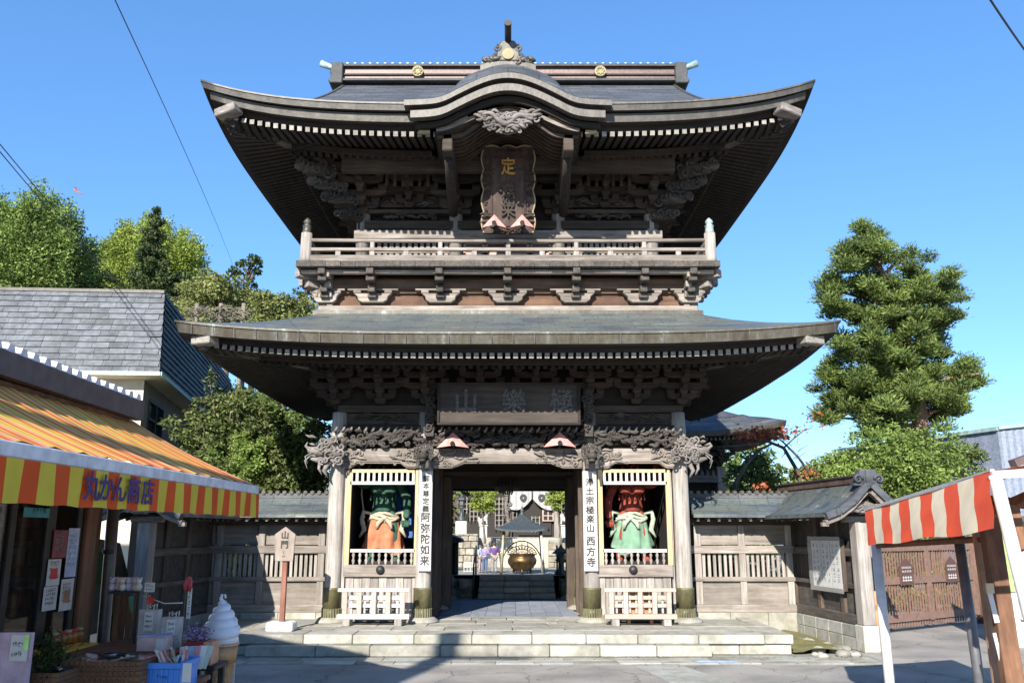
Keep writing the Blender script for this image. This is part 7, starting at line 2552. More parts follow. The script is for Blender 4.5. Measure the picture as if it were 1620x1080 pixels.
MB().box(-4.6, -4.2, YS0, 9.4, 3.28, 3.32).build('soffit', M['shop_brown'], shop)
XW = -4.4
MB().box(-12.5, -8.7, .5, 9.3, 4.2, 8.2).build('upper_storey', M['shop_brown'], shop)
MB().box(-10, XW, 9.30, 9.42, 0, 3.5).build('end_wall', M['shop_brown'], shop)
MB().add([(-7.4, 9.40, 4.1), (-4.3, 9.40, 3.4), (-10.4, 9.40, 3.4)], [(0, 1, 2)]).build('gable_wall', M['shop_brown'], shop)
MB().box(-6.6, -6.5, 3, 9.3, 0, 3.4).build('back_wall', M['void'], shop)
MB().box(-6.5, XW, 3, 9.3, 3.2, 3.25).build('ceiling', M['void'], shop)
def yy_(px, x=XW): return x * -1360 / (810 - px) / .985
m_gl, nt_, b_ = _mat('shop_glass')
b_.inputs['Base Color'].default_value = (.01, .012, .012, 1); b_.inputs['Roughness'].default_value = .03; b_.inputs['Alpha'].default_value = .45; b_.inputs['Specular IOR Level'].default_value = .35
for px0, px1, d in ((140, 178, .06),):
    MB().box(XW - .1, XW + .02, yy_(px0), 9.30, 0, 3.2).build('corner_panel', M['shop_brown'], shop, bevel=.01)
for px in (-60, 22, 80, 128):
    y = yy_(px); MB().box(XW - .05, XW, y, y + (.16 if px == 80 else .09), 1.0, 2.9).build('window_frame', M['iron'], shop)
MB().box(XW - .06, XW + .01, 5.0, 9.0, 2.82, 3.2).build('window_head', M['shop_brown'], shop)
MB().box(XW - .05, XW, 5.0, 9.0, 1.0, 1.08).build('window_frame', M['iron'], shop)
for a, b2 in ((-60, 22), (22, 80), (80, 128), (128, 140)):
    y0, y1 = yy_(a) + .09, yy_(b2)
    MB().box(XW - .03, XW - .022, y0, y1, 1.08, 2.82).build('glass_pane', m_gl, shop)
MB().box(XW - .1, XW + .3, 5.0, 9.0, 0, .98).build('window_base', plain('grey_lavender_board', (.32, .32, .38), .7), shop)
MB().box(XW - .05, XW + .34, 5.0, 9.0, .98, 1.03).build('sill_shelf', M['shop_brown'], shop)
MB().tube([P(180, 800, 9.45), P(172, 900, 9.45), P(163, 1010, 9.45), P(158, 1070, 9.45)], .062, 12).build('downpipe', plain('dark_brown_pipe', (.07, .06, .06), .4), shop)
for py in (872,): 
    p = P(173, py, 9.45); MB().lathe([(.07, -.02), (.07, .02)], p, 12).build('pipe_band', M['iron'], shop)
# goods inside the window
R = random.Random(3)
sh = thing('display_shelf', 'dark shelves of small packaged goods behind the shop window', 'shelf', (-5.1, 7.6, 0))
for z in (1.35, 1.75, 2.12): MB().box(-5.3, -4.85, 5.6, 9.2, z, z + .03).build('shelf_board', M['shop_brown'], sh)
for y in (5.6, 7.4, 9.15): MB().box(-5.3, -4.85, y, y + .04, 0, 2.6).build('shelf_side', M['shop_brown'], sh)
cols = [(.62, .30, .32), (.55, .52, .45), (.35, .2, .12), (.5, .4, .25), (.3, .4, .5), (.6, .15, .12)]
gm = [plain('package_%s' % n, c, .6) for n, c in zip(('pink', 'cream', 'brown', 'straw', 'blue', 'red'), cols)]
for z in (1.38, 1.78, 2.15):
    y = 5.7
    while y < 9.0:
        w = R.uniform(.06, .14); h = R.uniform(.1, .24)
        o = MB().box(-5.05, -4.88, y, y + w, z, z + h).build('package', gm[0] if (z == 2.15 and 7 < y < 8) else R.choice(gm), None, bevel=.006)
        tag(o, 'small %s package on the %s dark shelf behind the shop window' % (o.data.materials[0].name.split('_')[-1], {1.38: 'lowest', 1.78: 'middle', 2.15: 'top'}[z]), 'package', 'packages on the shelves behind the window')
        y += w + R.uniform(.01, .08)
def wallpaper_(name, label, cat, px0, py0, px1, py1, mat, extra=None, off=.012):
    y0, y1 = yy_(px0), yy_(px1)
    def zf(px, py, y): return P(px, py, y).z
    t = thing(name, label, cat, (XW + off, (y0 + y1) / 2, zf(px0, py1, y0)))
    za, zb = zf((px0 + px1) / 2, py1, (y0 + y1) / 2), zf((px0 + px1) / 2, py0, (y0 + y1) / 2)
    MB().box(XW + off, XW + off + .004, y0, y1, za, zb).build('sheet', mat, t)
    if extra: extra(t, y0, y1, za, zb, XW + off + .0055)
    return t
m_bluegrey = plain('pale_blue_print', (.45, .52, .72), .7)
m_teal = plain('teal_print', (.05, .32, .38), .7)
m_redp = plain('red_print', (.6, .05, .05), .7)
def lines(n, mat=None, red=False, pic=None):
    def f(t, y0, y1, za, zb, x):
        R = random.Random(n)
        mb = MB()
        for k in range(n):
            z = zb - (zb - za) * (.15 + .7 * (k + .5) / n)
            h = (zb - za) * .35 / n
            glyphs(mb, lambda u, v: (x, u, v), y0 + (y1 - y0) * .12, y1 - (y1 - y0) * R.uniform(.12, .3), z, z + h * 1.7, 5, R)
        mb.build('print', mat or m_ink, t)
        if pic: MB().box(x, x + .002, y0 + (y1 - y0) * .25, y1 - (y1 - y0) * .25, za + (zb - za) * .25, za + (zb - za) * .65).build('picture', pic, t)
    return f
wallpaper_('price_sheet', 'white handwritten price sheet taped low on the shop window, left of the food poster', 'notice', 84, 927, 105, 965, m_paper, lines(4))
wallpaper_('food_poster', 'white poster with a brown dish pictured, low on the shop window beside the brown post', 'poster', 110, 915, 129, 965, m_paper, lines(5, pic=gm[2]))
wallpaper_('notice_sheet', 'white sheet with a small red drawing above the price sheet on the shop window', 'notice', 86, 884, 106, 926, m_paper, lines(3, pic=m_redp))
wallpaper_('teal_banner', 'narrow teal banner at the top of the shop window', 'banner', 38, 803, 79, 818, m_teal, lines(1))
wallpaper_('blue_banner', 'tall pale blue banner with dark blue writing seen in the shop window', 'banner', 113, 835, 130, 912, m_bluegrey, lines(6, m_teal))
wallpaper_('maroon_poster', 'dark maroon poster with a teal flower beside the pale blue banner in the shop window', 'poster', 90, 838, 112, 882, plain('maroon_print', (.22, .05, .06), .7), lines(3, m_teal))
# yellow cloth and jars on the sill
o = MB().box(XW + .02, XW + .36, yy_(58), yy_(122), 1.031, 1.05).build('yellow_cloth', plain('yellow_cloth', (.7, .42, .05), .85)); tag(o, 'yellow cloth lying on the shop window sill', 'cloth')
for k in range(5):
    y = yy_(92) + k * .11
    t = thing('jar', '%s of five amber jars on the shop window sill, under a %s lid' % (('nearest', 'second nearest', 'middle', 'second farthest', 'farthest')[k], 'red' if k % 2 else 'straw'), 'jar', (XW + .13, y, 1.05), 'jars on the shop window sill')
    MB().lathe([(.04, 1.05), (.042, 1.13), (.03, 1.16)], (XW + .13, y, 0), 10).build('glass', plain('amber_preserve', (.35, .13, .03), .2), t)
    MB().lathe([(.034, 1.16), (.034, 1.185)], (XW + .13, y, 0), 10).build('lid', m_redp if k % 2 else gm[3], t)

# awning -------------------------------------------------------------
aw = thing('striped_awning', 'yellow and orange striped cloth awning reading 丸かん商店, over the shop front', 'awning', (XA, 7, ZA0))
X1, Z1 = P(196, 655, YA).x, P(196, 655, YA).z
rows = []
for i in range(9):
    q = i / 8
    row = []
    for k in range(60):
        y = YS0 - 1.2 + (YA - YS0 + 1.2) * k / 59
        sag = -.05 * math.sin(math.pi * q) + .012 * math.sin(y * 17.7 + q * 1.3) * (1 - q * .4)
        row.append((XA + (X1 - XA) * q, y, ZA1 + .10 + (Z1 - ZA1 - .10) * q + sag))
    rows.append(row)
MB().grid(rows).build('awning_cloth', m_awn, aw)
MB().box(XA - .03, XA + .03, YS0 - 1.2, YA, ZA1, ZA1 + .095).build('front_bar', M['white_metal'], aw, bevel=.01)
MB().beam((XA, YA - .1, ZA1 - .02), (X1, YA - .1, Z1 - .12), .03, .04).build('side_arm', M['white_metal'], aw)
rows = []
for i in range(6):
    q = i / 5
    rows.append([(XA + .035 + .012 * math.sin(k * .55) * q, YS0 - 1.2 + (YA - YS0 + 1.2) * k / 119, ZA1 - .25 * q + .004 * math.sin(k * .9) * q) for k in range(120)])
MB().grid(rows).build('valance', m_val, aw)
rows = [[(XA + .035 - .45 * k / 10, YA + .001, ZA1 - .25 * i / 3) for k in range(2)] for i in range(4)]
m_pur = plain('dark_violet_paint', (.055, .03, .13), .8)
for ch, px in zip('丸かん商店', (129, 152, 174, 197, 220)):
    y = 2.86 * 1360 / (810 - px) / .982
    lettering(ch, .205, (XA + .058, y, ZA1 - .125), m_pur, aw, rot=(math.pi / 2, 0, math.pi / 2), extrude=.002, offset=.006, scale=(1.12, 1, 1))
# the ice-cream sign ------------------------------------------------
Yi = 9.5
xi = Xc(350, 1000, Yi)
t = thing('ice_cream_sign', 'large white soft-serve ice cream model in a brown waffle cone, standing before the shop', 'sign', (xi, Yi, 0))
m_cream2 = plain('glossy_white_plastic', (.70, .70, .73), .3, noise=.03)
m_cone = plain('waffle_brown_plastic', (.48, .25, .10), .5, noise=.12)
zt = Zr(938, Yi); zc = Zr(1016, Yi); 
mb = MB()
N = 150; turns = 4.6
pts = []; rr = []
for i in range(N + 1):
    q = i / N
    R0 = .135 * (1 - q) ** .75 + .0
    a = q * turns * 2 * math.pi + 2.2
    pts.append((xi + R0 * math.cos(a), Yi + R0 * math.sin(a), zc + .055 + (zt - zc - .13) * (q ** .93)))
    rr.append(.070 * (1 - q) ** .55 + .012)
mb.tube(pts, rr, 12)
mb.lathe([(.19, zc - .02), (.17, zc + .08), (.11, zc + .25), (.03, zc + .42)], (xi, Yi, 0), 20)
mb.build('soft_serve', m_cream2, t)
mb = MB(); mb.tube([(xi, Yi, zt - .10), (xi - .028, Yi, zt - .055), (xi - .018, Yi, zt - .01), (xi + .012, Yi, zt - .012), (xi + .022, Yi, zt - .05)], [.03, .02, .015, .012, .01], 8); mb.build('soft_serve_tip', m_cream2, t)
mb = MB()
mb.lathe([(.185, zc - .03), (.19, zc), (.175, zc + .01)], (xi, Yi, 0), 28)
mb.lathe([(.165, zc - .20), (.178, zc - .03)], (xi, Yi, 0), 28)
mb.lathe([(.15, zc - .215), (.165, zc - .20)], (xi, Yi, 0), 28)
mb.lathe([(.07, .08), (.145, zc - .215)], (xi, Yi, 0), 28)
n = 20
for k in range(n):
    for sg in (-1, 1):
        q = []
        for i in range(9):
            tt = i / 8; z = .1 + (zc - .24) * tt; r = .071 + (.146 - .071) * (z - .08) / (zc - .295)
            a = 2 * math.pi * k / n + sg * tt * 1.5; q.append((xi + r * math.cos(a), Yi + r * math.sin(a), z))
        mb.tube(q, .0045, 4, False)
mb.build('waffle_cone', m_cone, t)
MB().lathe([(.2, 0), (.2, .05), (.1, .09)], (xi, Yi, 0), 20).build('stand', M['iron'], t)
# small sign standing behind the cone
p = P(366, 1035, 9.7)
t = thing('small_sign', 'narrow white sign with blue writing standing behind the ice cream cone', 'sign', (p.x, 9.7, 0))
MB().box(p.x - .045, p.x + .045, 9.7, 9.72, .35, p.z).build('panel', m_paper, t)
MB().box(p.x - .045, p.x - .03, 9.72, 9.74, 0, p.z - .05).build('leg', M['iron'], t)
MB().box(p.x + .03, p.x + .045, 9.72, 9.74, 0, p.z - .05).build('leg', M['iron'], t)
mb = MB()
glyphs(mb, lambda u, v: (u, 9.697, v), p.x - .028, p.x + .028, p.z - .5, p.z - .03, 6, R, True)
mb.build('print', plain('blue_print', (.05, .1, .5), .7), t)

# ---- display in front of the shop --------------------------------
def bench(name, label, x0, x1, y0, y1, z, mat):
    t = thing(name, label, 'table', ((x0 + x1) / 2, (y0 + y1) / 2, 0))
    MB().box(x0, x1, y0, y1, z - .04, z).build('top', mat, t, bevel=.006)
    for x in (x0 + .05, x1 - .05):
        for y in (y0 + .05, y1 - .05): MB().box(x - .025, x + .025, y - .025, y + .025, 0, z - .04).build('leg', mat, t)
    return t
ZB1 = P(200, 1077, 7.5).z - .05
bench('display_table', 'low brown table carrying the baskets before the shop', -4.05, -2.75, 6.3, 8.1, .72, M['shop_brown'])
zB = P(248, 1003, 8.7).z
bench('display_table', 'higher brown table carrying paper bags and a black rack before the shop', -4.02, -3.0, 8.25, 9.2, zB - .10, M['shop_brown'])
# wicker baskets
m_wick = wood('wicker', (.13, .06, .03), (.30, .16, .08), 'X', 40, bump=.8)
def basket(px0, px1, py0, Y, d, h, label, fill):
    a, b2 = P(px0, py0, Y), P(px1, py0, Y)
    z1 = a.z; z0 = .72
    t = thing('basket', label, 'basket', ((a.x + b2.x) / 2, Y + d / 2, z0))
    for i in range(9):
        z = z0 + (z1 - z0) * (i + .5) / 9; hh = (z1 - z0) / 9
        mb = MB(); mb.box(a.x, b2.x, Y - .006 * (i % 2), Y + .02, z - hh * .45, z + hh * .45); mb.box(a.x, b2.x, Y + d - .02, Y + d, z - hh * .45, z + hh * .45)
        mb.box(a.x, a.x + .02, Y + .021, Y + d - .021, z - hh * .45, z + hh * .45); mb.box(b2.x - .02, b2.x, Y + .021, Y + d - .021, z - hh * .45, z + hh * .45)
        mb.build('wicker_band', m_wick, t)
    mb = MB(); n = int((b2.x - a.x) / .045)
    for i in range(n): mb.box(a.x + .02 + i * .045, a.x + .035 + i * .045, Y - .012, Y + .0, z0, z1)
    mb.build('wicker_stakes', m_wick, t, kind='stuff')
    MB().box(a.x + .02, b2.x - .02, Y + .02, Y + d - .02, z0, z1 - .06).build('lining', M['shop_brown'], t)
    R = random.Random(px0)
    for k in range(fill):
        x = R.uniform(a.x + .05, b2.x - .05); y = R.uniform(Y + .04, Y + d - .04); an = R.uniform(-.5, .5); L = R.uniform(.10, .2)
        mb = MB(); mb.cb((x, y, z1 - .04 + R.uniform(0, .05)), (L, .035, .018), (R.uniform(-.3, .3), R.uniform(-.3, .3), an + R.choice((0, 1.2))))
        o = mb.build('wrapped_snack', R.choice([M['iron'], M['iron'], gm[2], gm[5], gm[1]]), None)
        tag(o, '%s wrapped snack heaped in the %s wicker basket before the shop' % (o.data.materials[0].name.split('_')[-1].replace('iron', 'black'), 'wide' if px0 > 80 else 'small'), 'snack', 'wrapped snacks in the %s basket' % ('wide' if px0 > 80 else 'small'))
basket(96, 224, 1045, 7.45, .5, .3, 'wide brown wicker basket heaped with dark wrapped snacks, left of the blue crate', 70)
basket(20, 93, 1064, 7.1, .45, .3, 'small brown wicker basket at the bottom left edge, beside the wide one', 10)
# bundle of dried evergreen
rng = np.random.default_rng(2)
c = P(80, 1035, 7.45)
t = thing('herb_bundle', 'drooping bundle of dark green dried sprigs beside the pink price board', 'herbs', (c.x, c.y, c.z - .15))
pp = rng.normal(size=(900, 3)) * np.array([.065, .06, .07]) + np.array([c.x, c.y, c.z])
leaf_object('sprigs', pp, .06, LM['dark'], t, seed=3, droop=.9, aspect=.2)
MB().tube([c + Vector((0, 0, -.2)), c], .03, 6).build('stalks', m_bark, t)
# price board
a = P(2, 1070, 6.9); b2 = P(52, 1000, 6.9)
t = thing('price_board', 'pale pink board with a white price sheet and a green tag, bottom left corner', 'sign', ((a.x + b2.x) / 2, 6.9, .72))
m_lil = plain('pale_pink_board', (.52, .38, .46), .7)
MB().box(a.x - .06, b2.x, 6.9, 6.93, .72, b2.z).build('board', m_lil, t)
s0, s1 = P(14, 1045, 6.89), P(47, 1003, 6.89)
MB().box(s0.x, s1.x, 6.885, 6.89, s0.z, s1.z).build('sheet', m_paper, t)
mb = MB()
for k in range(2):
    glyphs(mb, lambda u, v: (u, 6.883, v), s0.x + .015, s1.x - .04, s1.z - .09 - k * .07, s1.z - .05 - k * .07, 5, R)
mb.build('print', m_ink, t)
MB().box(s1.x - .03, s1.x + .005, 6.878, 6.8815, s1.z - .11, s1.z).build('green_tag', plain('lime_tag', (.45, .85, .25), .7), t)
# blue crate
def crate():
    a, b2 = P(229, 1048, 7.6), P(287, 1048, 7.6)
    m = plain('blue_plastic', (.05, .22, .62), .45, noise=.06)
    t = thing('plastic_crate', 'bright blue plastic crate full of wrapped sweets with a price card on its side', 'crate', ((a.x + b2.x) / 2, 7.8, .72))
    z0, z1 = .73, a.z; x0, x1 = a.x, b2.x; y0, y1 = 7.6, 8.0
    MB().box(x0, x1, y0, y0 + .02, z0, z1 - .05).build('side', m, t); MB().box(x0, x1, y1 - .02, y1, z0, z1 - .05).build('side', m, t)
    MB().box(x0, x0 + .02, y0 + .021, y1 - .021, z0, z1 - .05).build('side', m, t); MB().box(x1 - .02, x1, y0 + .021, y1 - .021, z0, z1 - .05).build('side', m, t)
    for (p, q, r, s) in ((x0 - .015, x1 + .015, y0 - .015, y0 + .025), (x0 - .015, x1 + .015, y1 - .025, y1 + .015), (x0 - .015, x0 + .025, y0 + .026, y1 - .026), (x1 - .025, x1 + .015, y0 + .026, y1 - .026)):
        MB().box(p, q, r, s, z1 - .049, z1).build('rim', m, t, bevel=.006)
    for k in range(7):
        x = x0 + .02 + (x1 - x0 - .04) * k / 6
        MB().box(x - .008, x + .008, y0 - .012, y0 - .001, z0, z1 - .05).build('rib', m, t)
    mb = MB()
    glyphs(mb, lambda u, v: (u, y0 - .014, v), x0 + .11, x0 + .21, z1 - .125, z1 - .095, 4, random.Random(4))
    mb.build('stamp', m_ink, t)
    zc_ = z1
    c0, c1 = P(288, 1078, 7.56), P(304, 1048, 7.56)
    MB().box(c0.x, c1.x, 7.55, 7.555, c0.z, c1.z).build('price_card', m_paper, t)
    MB().box(x0 + .02, x1 - .02, y0 + .02, y1 - .02, z0, z1 - .08).build('lining', m, t)
    R = random.Random(1)
    for k in range(26):
        x = R.uniform(x0 + .05, x1 - .05); y = R.uniform(y0 + .06, y1 - .05)
        mb = MB(); mb.beam((x, y, z1 - .07), (x + R.uniform(-.1, .03), y + R.uniform(-.03, .03), z1 + R.uniform(.02, .09)), .022, .012)
        o = mb.build('wrapped_sweet', R.choice([gm[0], gm[3], gm[1], gm[5], gm[1]]), None); tag(o, '%s wrapped sweet stick standing in the blue plastic crate' % o.data.materials[0].name.split('_')[-1], 'sweet', 'wrapped sweets in the blue crate')
crate()
# paper bags
def bag(px0, px1, py0, py1, Y, label, mat):
    a, b2 = P(px0, py1, Y), P(px1, py0, Y)
    t = thing('paper_bag', label, 'bag', ((a.x + b2.x) / 2, Y + .05, zB - .1))
    za = zB - .1; zz = b2.z
    mb = MB()
    mb.add([(a.x, Y, za), (b2.x, Y, za), (b2.x + .01, Y + .01, zz), (a.x - .01, Y + .01, zz), (a.x, Y + .12, za), (b2.x, Y + .12, za), (b2.x + .01, Y + .1, zz), (a.x - .01, Y + .1, zz)], [(0, 1, 2, 3), (5, 4, 7, 6), (1, 5, 6, 2), (4, 0, 3, 7)])
    mb.build('bag', mat, t)
    for k in (0, 1):
        xm = (a.x + b2.x) / 2 + .01
        mb = MB(); mb.tube([(xm - .03, Y + .02 + .07 * k, zz - .01), (xm - .035, Y + .02 + .07 * k, zz + .05), (xm + .0, Y + .02 + .07 * k, zz + .02), (xm + .035, Y + .02 + .07 * k, zz + .05), (xm + .03, Y + .02 + .07 * k, zz - .01)], .006, 5); mb.build('handle', m_paper, t)
    w = (b2.x - a.x)
    MB().box(a.x + w * .3, b2.x - w * .18, Y - .004, Y - .001, za + (zz - za) * .42, zz - .02).build('tag_card', m_paper, t)
    mb = MB()
    for k in range(3): glyphs(mb, lambda u, v: (u, Y - .006, v), a.x + w * .36, b2.x - w * .25, zz - .075 - k * .045, zz - .045 - k * .045, 4, random.Random(px0 + k))
    mb.build('print', m_ink, t)
m_bag = plain('grey_paper', (.42, .40, .37), .8)
bag(218, 249, 964, 1003, 8.62, 'grey paper bag with a white card, standing left of its twin', m_bag)
bag(253, 283, 976, 1027, 8.5, 'grey paper bag with a printed white card, standing right of its twin and nearer', m_bag)
# pink gift boxes
a, b2 = P(217, 1030, 8.3), P(250, 1005, 8.3)
t = thing('gift_box', 'flat pale pink gift box in front of the paper bags', 'box', ((a.x + b2.x) / 2, 8.35, zB - .1))
m_pk = plain('pale_pink_card', (.62, .42, .38), .7)
MB().box(a.x, b2.x + .09, 8.27, 8.44, zB - .1, b2.z - .012).build('box', m_pk, t, bevel=.004)
MB().box(a.x - .004, b2.x + .094, 8.266, 8.444, b2.z - .011, b2.z).build('lid', plain('lilac_card', (.50, .48, .66), .7), t, bevel=.004)
MB().box(b2.x, b2.x + .08, 8.262, 8.265, zB - .09, b2.z - .02).build('label', m_paper, t)
# black rack with hanging goods
rk = thing('goods_rack', 'black metal rack with a top rail, behind the paper bags', 'rack', (Xc(252, 960, 8.9), 8.9, zB - .1))
for px in (218, 290):
    x = Xc(px, 960, 8.9); MB().box(x - .014, x + .014, 8.88, 8.91, 0, Zr(936, 8.9)).build('post', M['iron'], rk)
MB().tube([P(226, 942, 8.85), P(260, 954, 8.85), P(289, 953, 8.85)], .006, 5).build('cord', m_paper, rk)
MB().pbox(172, 935, 222, 939, 8.9, .35).build('shelf', M['iron'], rk)
for k in range(4):
    MB().pbox(178 + k * 10, 940, 186 + k * 10, 1030, 9.25, .03).build('back_board', M['shop_brown'], rk, bevel=.004)
R = random.Random(9)
pal = [(.55, .5, .6), (.35, .45, .65), (.6, .45, .45), (.65, .6, .5), (.25, .3, .45)]
for k in range(9):
    p = P(178 + k * 5.2, 926 - (6 if k == 7 else 0) + R.uniform(-3, 3), 9.0 + R.uniform(-.05, .1))
    t = thing('wrapped_toy', '%s of the nine small wrapped soft toys on the black rack shelf' % ('leftmost', 'second from left', 'third from left', 'fourth from left', 'middle', 'fourth from right', 'third from right', 'second from right', 'rightmost')[k], 'toy', (p.x, p.y, Zr(935, 8.95)), 'wrapped toys on the rack shelf')
    mb = MB(); zb3 = Zr(935, 8.95) + .04
    mb.blob((p.x, p.y, zb3), (.036, .035, .042), 9, 6); mb.blob((p.x, p.y - .01, zb3 + .06), (.03, .03, .03), 9, 6)
    for s in (-1, 1): mb.blob((p.x + s * .022, p.y, zb3 + .085), (.011, .011, .013), 6, 4)
    mb.build('toy', plain('shiny_wrap_%d' % k, pal[k % 5], .2), t)
def card(name, label, cat, px0, py0, px1, py1, Y, mat, pr=True, foot=None):
    a, b2 = P(px0, py1, Y), P(px1, py0, Y)
    t = thing(name, label, cat, ((a.x + b2.x) / 2, Y, a.z))
    MB().box(a.x, b2.x, Y, Y + .008, a.z, b2.z).build('card', mat, t)
    if pr:
        mb = MB(); w = b2.x - a.x; h = b2.z - a.z
        if h > w * 1.5: glyphs(mb, lambda u, v: (u, Y - .002, v), a.x + w * .2, b2.x - w * .2, a.z + h * .08, b2.z - h * .06, 5, random.Random(px0), True)
        else:
            for k in range(2): glyphs(mb, lambda u, v: (u, Y - .002, v), a.x + w * .12, b2.x - w * .15, a.z + h * (.15 + .4 * k), a.z + h * (.42 + .4 * k), 4, random.Random(px0 + k))
        mb.build('print', m_ink, t)
    if foot is not None: MB().box((a.x + b2.x) / 2 - .006, (a.x + b2.x) / 2 + .006, Y + .009, Y + .02, foot, a.z + .05).build('stick', M['iron'], t)
    return t
card('price_card', 'white price card standing beside the wrapped toys on the rack', 'card', 228, 921, 245, 936, 8.87, m_paper, foot=Zr(941, 8.85))
t = card('tall_card', 'tall narrow white card with a red tassel on the right rack post', 'card', 294, 930, 304, 978, 8.86, m_paper)
c = P(299, 920, 8.86)
mb = MB(); mb.blob(c, (.035, .03, .055), 9, 7)
for k in range(8): mb.tube([c + Vector((.02 * math.cos(k), -.02, .03)), c + Vector((.04 * math.cos(k), -.03, -.03)), c + Vector((.03 * math.cos(k), -.02, -.09))], [.008, .006, .003], 4)
mb.build('tassel', plain('red_tassel', (.55, .08, .10), .5), t)
mb = MB()
for k, m in ((0, 0),):
    c = P(236, 948, 8.8); mb.add([c + Vector((-.03, 0, .03)), c + Vector((.05, 0, .02)), c + Vector((.04, .01, -.04)), c + Vector((0, .01, -.05))], [(0, 3, 2, 1)])
o = mb.build('red_pennant', plain('red_cloth', (.75, .04, .03), .8)); tag(o, 'small red pennant hanging from the rack cord', 'pennant')
mb = MB(); c = P(207, 955, 8.85); mb.add([c + Vector((-.03, 0, .07)), c + Vector((.02, 0, .08)), c + Vector((.03, 0, -.05)), c + Vector((.02, 0, -.1)), c + Vector((-.01, 0, -.02))], [(0, 4, 3, 2, 1)])
o = mb.build('green_pennant', plain('green_cloth', (.06, .22, .16), .8)); tag(o, 'small dark green and yellow pennant hanging under the rack shelf', 'pennant')
# red box with purple flowers, plastic packets
a, b2 = P(291, 1052, 8.4), P(322, 1014, 8.4)
bench('display_stand', 'slim stand carrying the red box, right of the rack', a.x - .02, b2.x + .14, 8.35, 8.75, a.z, M['iron'])
t = thing('red_box', 'dark red box with an orange end, holding purple dried flowers', 'box', ((a.x + b2.x) / 2, 8.5, a.z))
MB().box(a.x, b2.x, 8.4, 8.62, a.z, b2.z).build('box', plain('dark_red_card', (.22, .015, .02), .6), t, bevel=.004)
MB().box(b2.x, b2.x + .085, 8.39, 8.6, a.z, b2.z - .004).build('end_panel', plain('orange_brown_card', (.5, .25, .15), .6), t, bevel=.004)
pp = rng.normal(size=(700, 3)) * np.array([.055, .04, .035]) + np.array([(a.x + b2.x) / 2 - .01, 8.48, b2.z + .055])
t = thing('flower_bunch', 'bunch of small purple dried flowers above the dark red box', 'flowers', ((a.x + b2.x) / 2, 8.48, b2.z))
leaf_object('blossoms', pp, .022, leafmat('purple_petals', (.12, .07, .16), (.42, .34, .48), .1), t, seed=5, aspect=.9)
MB().tube([((a.x + b2.x) / 2, 8.48, b2.z - .05), ((a.x + b2.x) / 2, 8.48, b2.z + .05)], .015, 5).build('stems', M['shop_brown'], t)
a, b2 = P(277, 1062, 7.95), P(318, 1028, 7.95)
for k in range(5):
    x = a.x + (b2.x - a.x) * k / 5
    mb = MB(); mb.cb((x + .03, 8.05 + .02 * k, (a.z + b2.z) / 2 + .01), (.07, .012, .20), (-.35, .1 * (k - 2), 0))
    o = mb.build('plastic_packet', [m_paper, gm[4], gm[0], m_paper, plain('pale_green_packet', (.4, .5, .42), .3)][k]); tag(o, ['white plastic packet leftmost behind the blue crate', 'blue-grey plastic packet behind the blue crate', 'pink plastic packet behind the blue crate', 'white plastic packet leaning right of the pink one', 'pale green plastic packet rightmost behind the blue crate'][k], 'packet', 'plastic packets leaning behind the blue crate')
MB_ = bench('side_shelf', 'small shelf under the plastic packets, right of the blue crate', a.x - .02, b2.x + .02, 8.0, 8.2, a.z - .06, M['shop_brown'])

# van behind the shop -----------------------------------------------
def van():
    xr = P(208, 870, 17.0).x; x0 = xr - 1.55
    t = thing('parked_van', 'small grey-green van parked behind the shop, only a corner in view', 'van', ((x0 + xr) / 2, 15.5, 0))
    m = plain('grey_green_car_paint', (.06, .07, .055), .3, .3)
    mb = MB(); rows = []
    prof = [(14.0, .35, .9), (13.95, .8, .98), (14.05, 1.2, .98), (14.18, 1.6, .95), (14.35, 1.88, .86), (14.7, 1.96, .82), (16.0, 1.98, .82), (16.8, 1.9, .82), (17.1, 1.3, .92), (17.2, .8, .95), (17.15, .35, .92)]
    xm = (x0 + xr) / 2; hw = .775
    for y, z, k in prof:
        rows.append([(xm - hw * k, y, z), (xm - hw * k * .9, y, z + .0), (xm + hw * k * .9, y, z + .0), (xm + hw * k, y, z)])
    mb.grid(rows)
    for s in (-1, 1):
        pts = [(xm + s * hw * k, y, z) for y, z, k in prof]
        mb.add(pts, [tuple(range(len(pts)))] if s > 0 else [tuple(reversed(range(len(pts))))])
    mb.build('body', m, t)
    mg_ = plain('tinted_van_glass', (.02, .045, .018), .3); mg_.node_tree.nodes['Principled BSDF'].inputs['Specular IOR Level'].default_value = .15  # green reflection in the panes put into the glass colour
    mb = MB(); mb.add([(xm - hw * .85, 14.06, 1.22), (xm + hw * .85, 14.06, 1.22), (xm + hw * .76, 14.27, 1.78), (xm - hw * .76, 14.27, 1.78)], [(0, 1, 2, 3)]); 
    mb.v = [(a_, b_ - .02, c_) for a_, b_, c_ in mb.v]; mb.build('rear_window', mg_, t)
    for s in (-1, 1):
        x = xm + s * (hw * .97)
        MB().add([(x, 14.5, 1.2), (x, 16.6, 1.2), (x - s * .07, 16.5, 1.75), (x - s * .07, 14.6, 1.75)], [(0, 1, 2, 3) if s > 0 else (3, 2, 1, 0)]).build('side_window', mg_, t)
        MB().cb((xm + s * hw * .9, 13.96, 1.0), (.12, .05, .3)).build('tail_light', m_redp, t, bevel=.01)
        for y in (14.6, 16.6):
            w = MB().tube([(xm + s * (hw - .16), y, .31), (xm + s * (hw + .02), y, .31)], .31, 20).build('wheel', M['iron'], t)
    MB().cb((xm, 13.93, .45), (1.5, .12, .18)).build('bumper', m, t, bevel=.03)
van()

